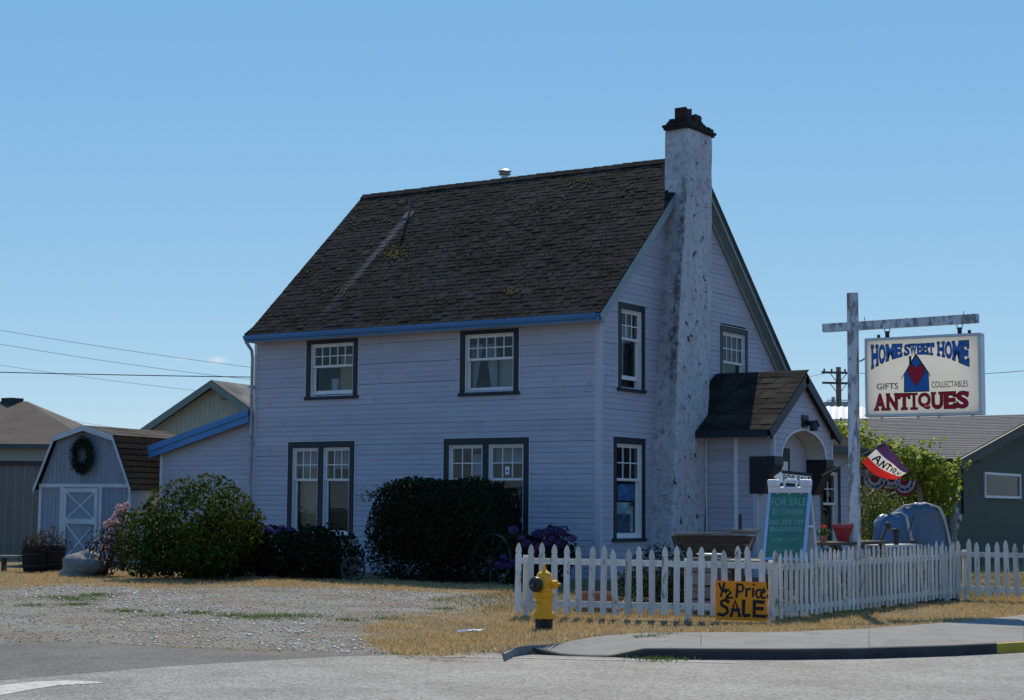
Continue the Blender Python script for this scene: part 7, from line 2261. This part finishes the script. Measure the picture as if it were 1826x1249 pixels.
MB().lathe([(.12, 0), (.12, .06), (.10, .1), (.0, .12)], (NX + .14, my, mz + .02), 16, (1, 0, 0)).build('meter', M_METAL, mt)
MB(TN).tube([(my, .06, mz + .28), (my, .06, ezn - .1)], .035, 8).build('conduit', mat('conduit_grey', (.1, .11, .11), .5, .1, 4), gn)
by = atx(1716, 850, NX)[1]
MB(TN).tube([(by - .2, .05, ezn - .2), (by + .05, .45, ezn - .05)], .05, 6).build('brace', M_GT, gn)
MB(TN).box((by - .1, .0, 1.6), (by + .05, .06, ezn - .1)).build('trim_post', M_GT, gn)

# ================================================================== FAR BEYOND: metal roof, plant building, utility pole, wires
mr = thing('metal_roof_building', 'building with pale corrugated metal roof behind the vine', 'building', tuple(np.array(atd(1500, 900, 82)) * np.array([1, 1, 0])))
p0, p1, p2, p3 = np.array(atd(1380, 749, 78)), np.array(atd(1640, 754, 74)), np.array(atd(1640, 729, 92)), np.array(atd(1380, 724, 96))
mb = MB(); nrow = 44
P = []
for i in range(nrow + 1):
    t = i / nrow; up = np.array([0, 0, .06 * (i % 2)])
    P += [p0 + (p1 - p0) * t + up, p3 + (p2 - p3) * t + up]
mb.add(P, [(2 * i, 2 * i + 2, 2 * i + 3, 2 * i + 1) for i in range(nrow)]); mb.build('roof', mat('white_metal_roof', (.55, .57, .6), .45, .06, 1, metal=.2), mr)
MB().prism([(*p0[:2], 0), (*p1[:2], 0), (*p2[:2], 0), (*p3[:2], 0)], [tuple(p - np.array([0, 0, .1])) for p in (p0, p1, p2, p3)]).build('wall', mat('grey_metal_wall', (.3, .31, .31), .7, .1, 2), mr)
pbd = thing('plant_building', 'grey rooftop plant block below the utility pole', 'building', tuple(np.array(atd(1497, 900, 118)) * np.array([1, 1, 0])))
fx = lambda px, py, d=116: np.array(atd(px, py, d))
for nm, x0, x1, y0, y1 in (('block', 1474, 1526, 716, 760), ('stack', 1484, 1489, 708, 716), ('vent', 1493, 1500, 712, 716)):
    a, b = fx(x0, y1), fx(x1, y1); zt = fx(x0, y0)[2]; zlow = 0 if nm == 'block' else fx(x0, y1)[2]
    bk3 = np.array([HF[0], HF[1], 0]) * (4 if nm == 'block' else .3)
    MB().prism([(*a[:2], zlow), (*b[:2], zlow), (*(b + bk3)[:2], zlow), (*(a + bk3)[:2], zlow)], [(*a[:2], zt), (*b[:2], zt), (*(b + bk3)[:2], zt), (*(a + bk3)[:2], zt)]).build(nm, mat('far_grey_block', (.35, .36, .38), .8, .15, 1), pbd)
MB().tube([fx(1474, 714), fx(1526, 714)], .03, 5).build('railing', M_METAL, pbd)
pole = np.array(atd(1495, 655, 112)); up_ = thing('utility_pole', 'wooden utility pole with two cross arms beyond the porch', 'utility pole', (pole[0], pole[1], 0))
M_PW = mat('pole_wood', (.17, .105, .065), .9, .2, 1); M_PA = mat('arm_wood', (.09, .075, .08), .9, .2, 1)
MB().tube([(pole[0], pole[1], 0), (pole[0], pole[1], pole[2])], [.24, .17], 12).build('pole', M_PW, up_, smooth=True)
dA = np.array([HR[0], HR[1], 0]) * .98 + np.array([HF[0], HF[1], 0]) * .2
for py, hw_ in ((665, 1.15), (683.5, 1.1)):
    c = np.array(atd(1495, py, 111.8)); MB().beam(c - dA * hw_, c + dA * hw_, .12, .14).build('cross_arm', M_PA, up_)
    for s_ in (-1, 1): MB().beam(c + dA * s_ * .6, c + np.array([0, 0, -.75]), .04, .04).build('brace', M_DMETAL, up_)
    for s_ in (-.85, -.4, .4, .85):
        if py < 670: MB().lathe([(.05, 0), (.08, .08), (.05, .12), (.06, .18), (.0, .2)], c + dA * s_ * hw_ + np.array([0, 0, .07]), 8).build('insulator', M_DMETAL, up_)


def wire(label, pts, r, m, n=24, sagk=0.0):
    (x0, y0, d0_), (x1, y1, d1_) = pts
    a, b = np.array(atd(x0, y0, d0_)), np.array(atd(x1, y1, d1_))
    P = [a + (b - a) * t - np.array([0, 0, 1]) * sagk * 4 * t * (1 - t) for t in np.linspace(0, 1, n)]
    mb = MB(); mb.tube(P, r, 5)
    return tag(mb.build('overhead_wire', m, None, tuple(a)), label, 'wire', 'overhead wires in the sky')


M_WI = mat('grey_wire', (.22, .24, .27), .6, .05, 3); M_WD = mat('dark_wire', (.05, .05, .055), .6, .05, 3)
wire('topmost thin grey wire crossing the sky left of the house', [(-200, 553, 80), (760, 690, 80)], .010, M_WI, sagk=.3)
wire('second thin grey wire running below the topmost one', [(-200, 577, 80), (760, 706, 80)], .010, M_WI, sagk=.4)
wire('faint grey wire ending near the cream gable', [(-200, 619, 90), (640, 724, 90)], .009, M_WI, sagk=.3)
wire('dark twisted wire running almost level to the house', [(-300, 655, 52), (640, 675, 48)], .014, M_WD, sagk=.05)
wire('lowest pale wire dipping above the shed roof', [(-100, 700, 95), (420, 786, 95)], .008, M_WI, sagk=.4)
wire('thin wire leaving the utility pole cross arm', [(1482, 664, 112), (1000, 690, 95)], .02, M_WI, sagk=.6)
wire('fine wire reaching the far side of the utility pole', [(1508, 664, 112), (2000, 640, 95)], .02, M_WI, sagk=.5)
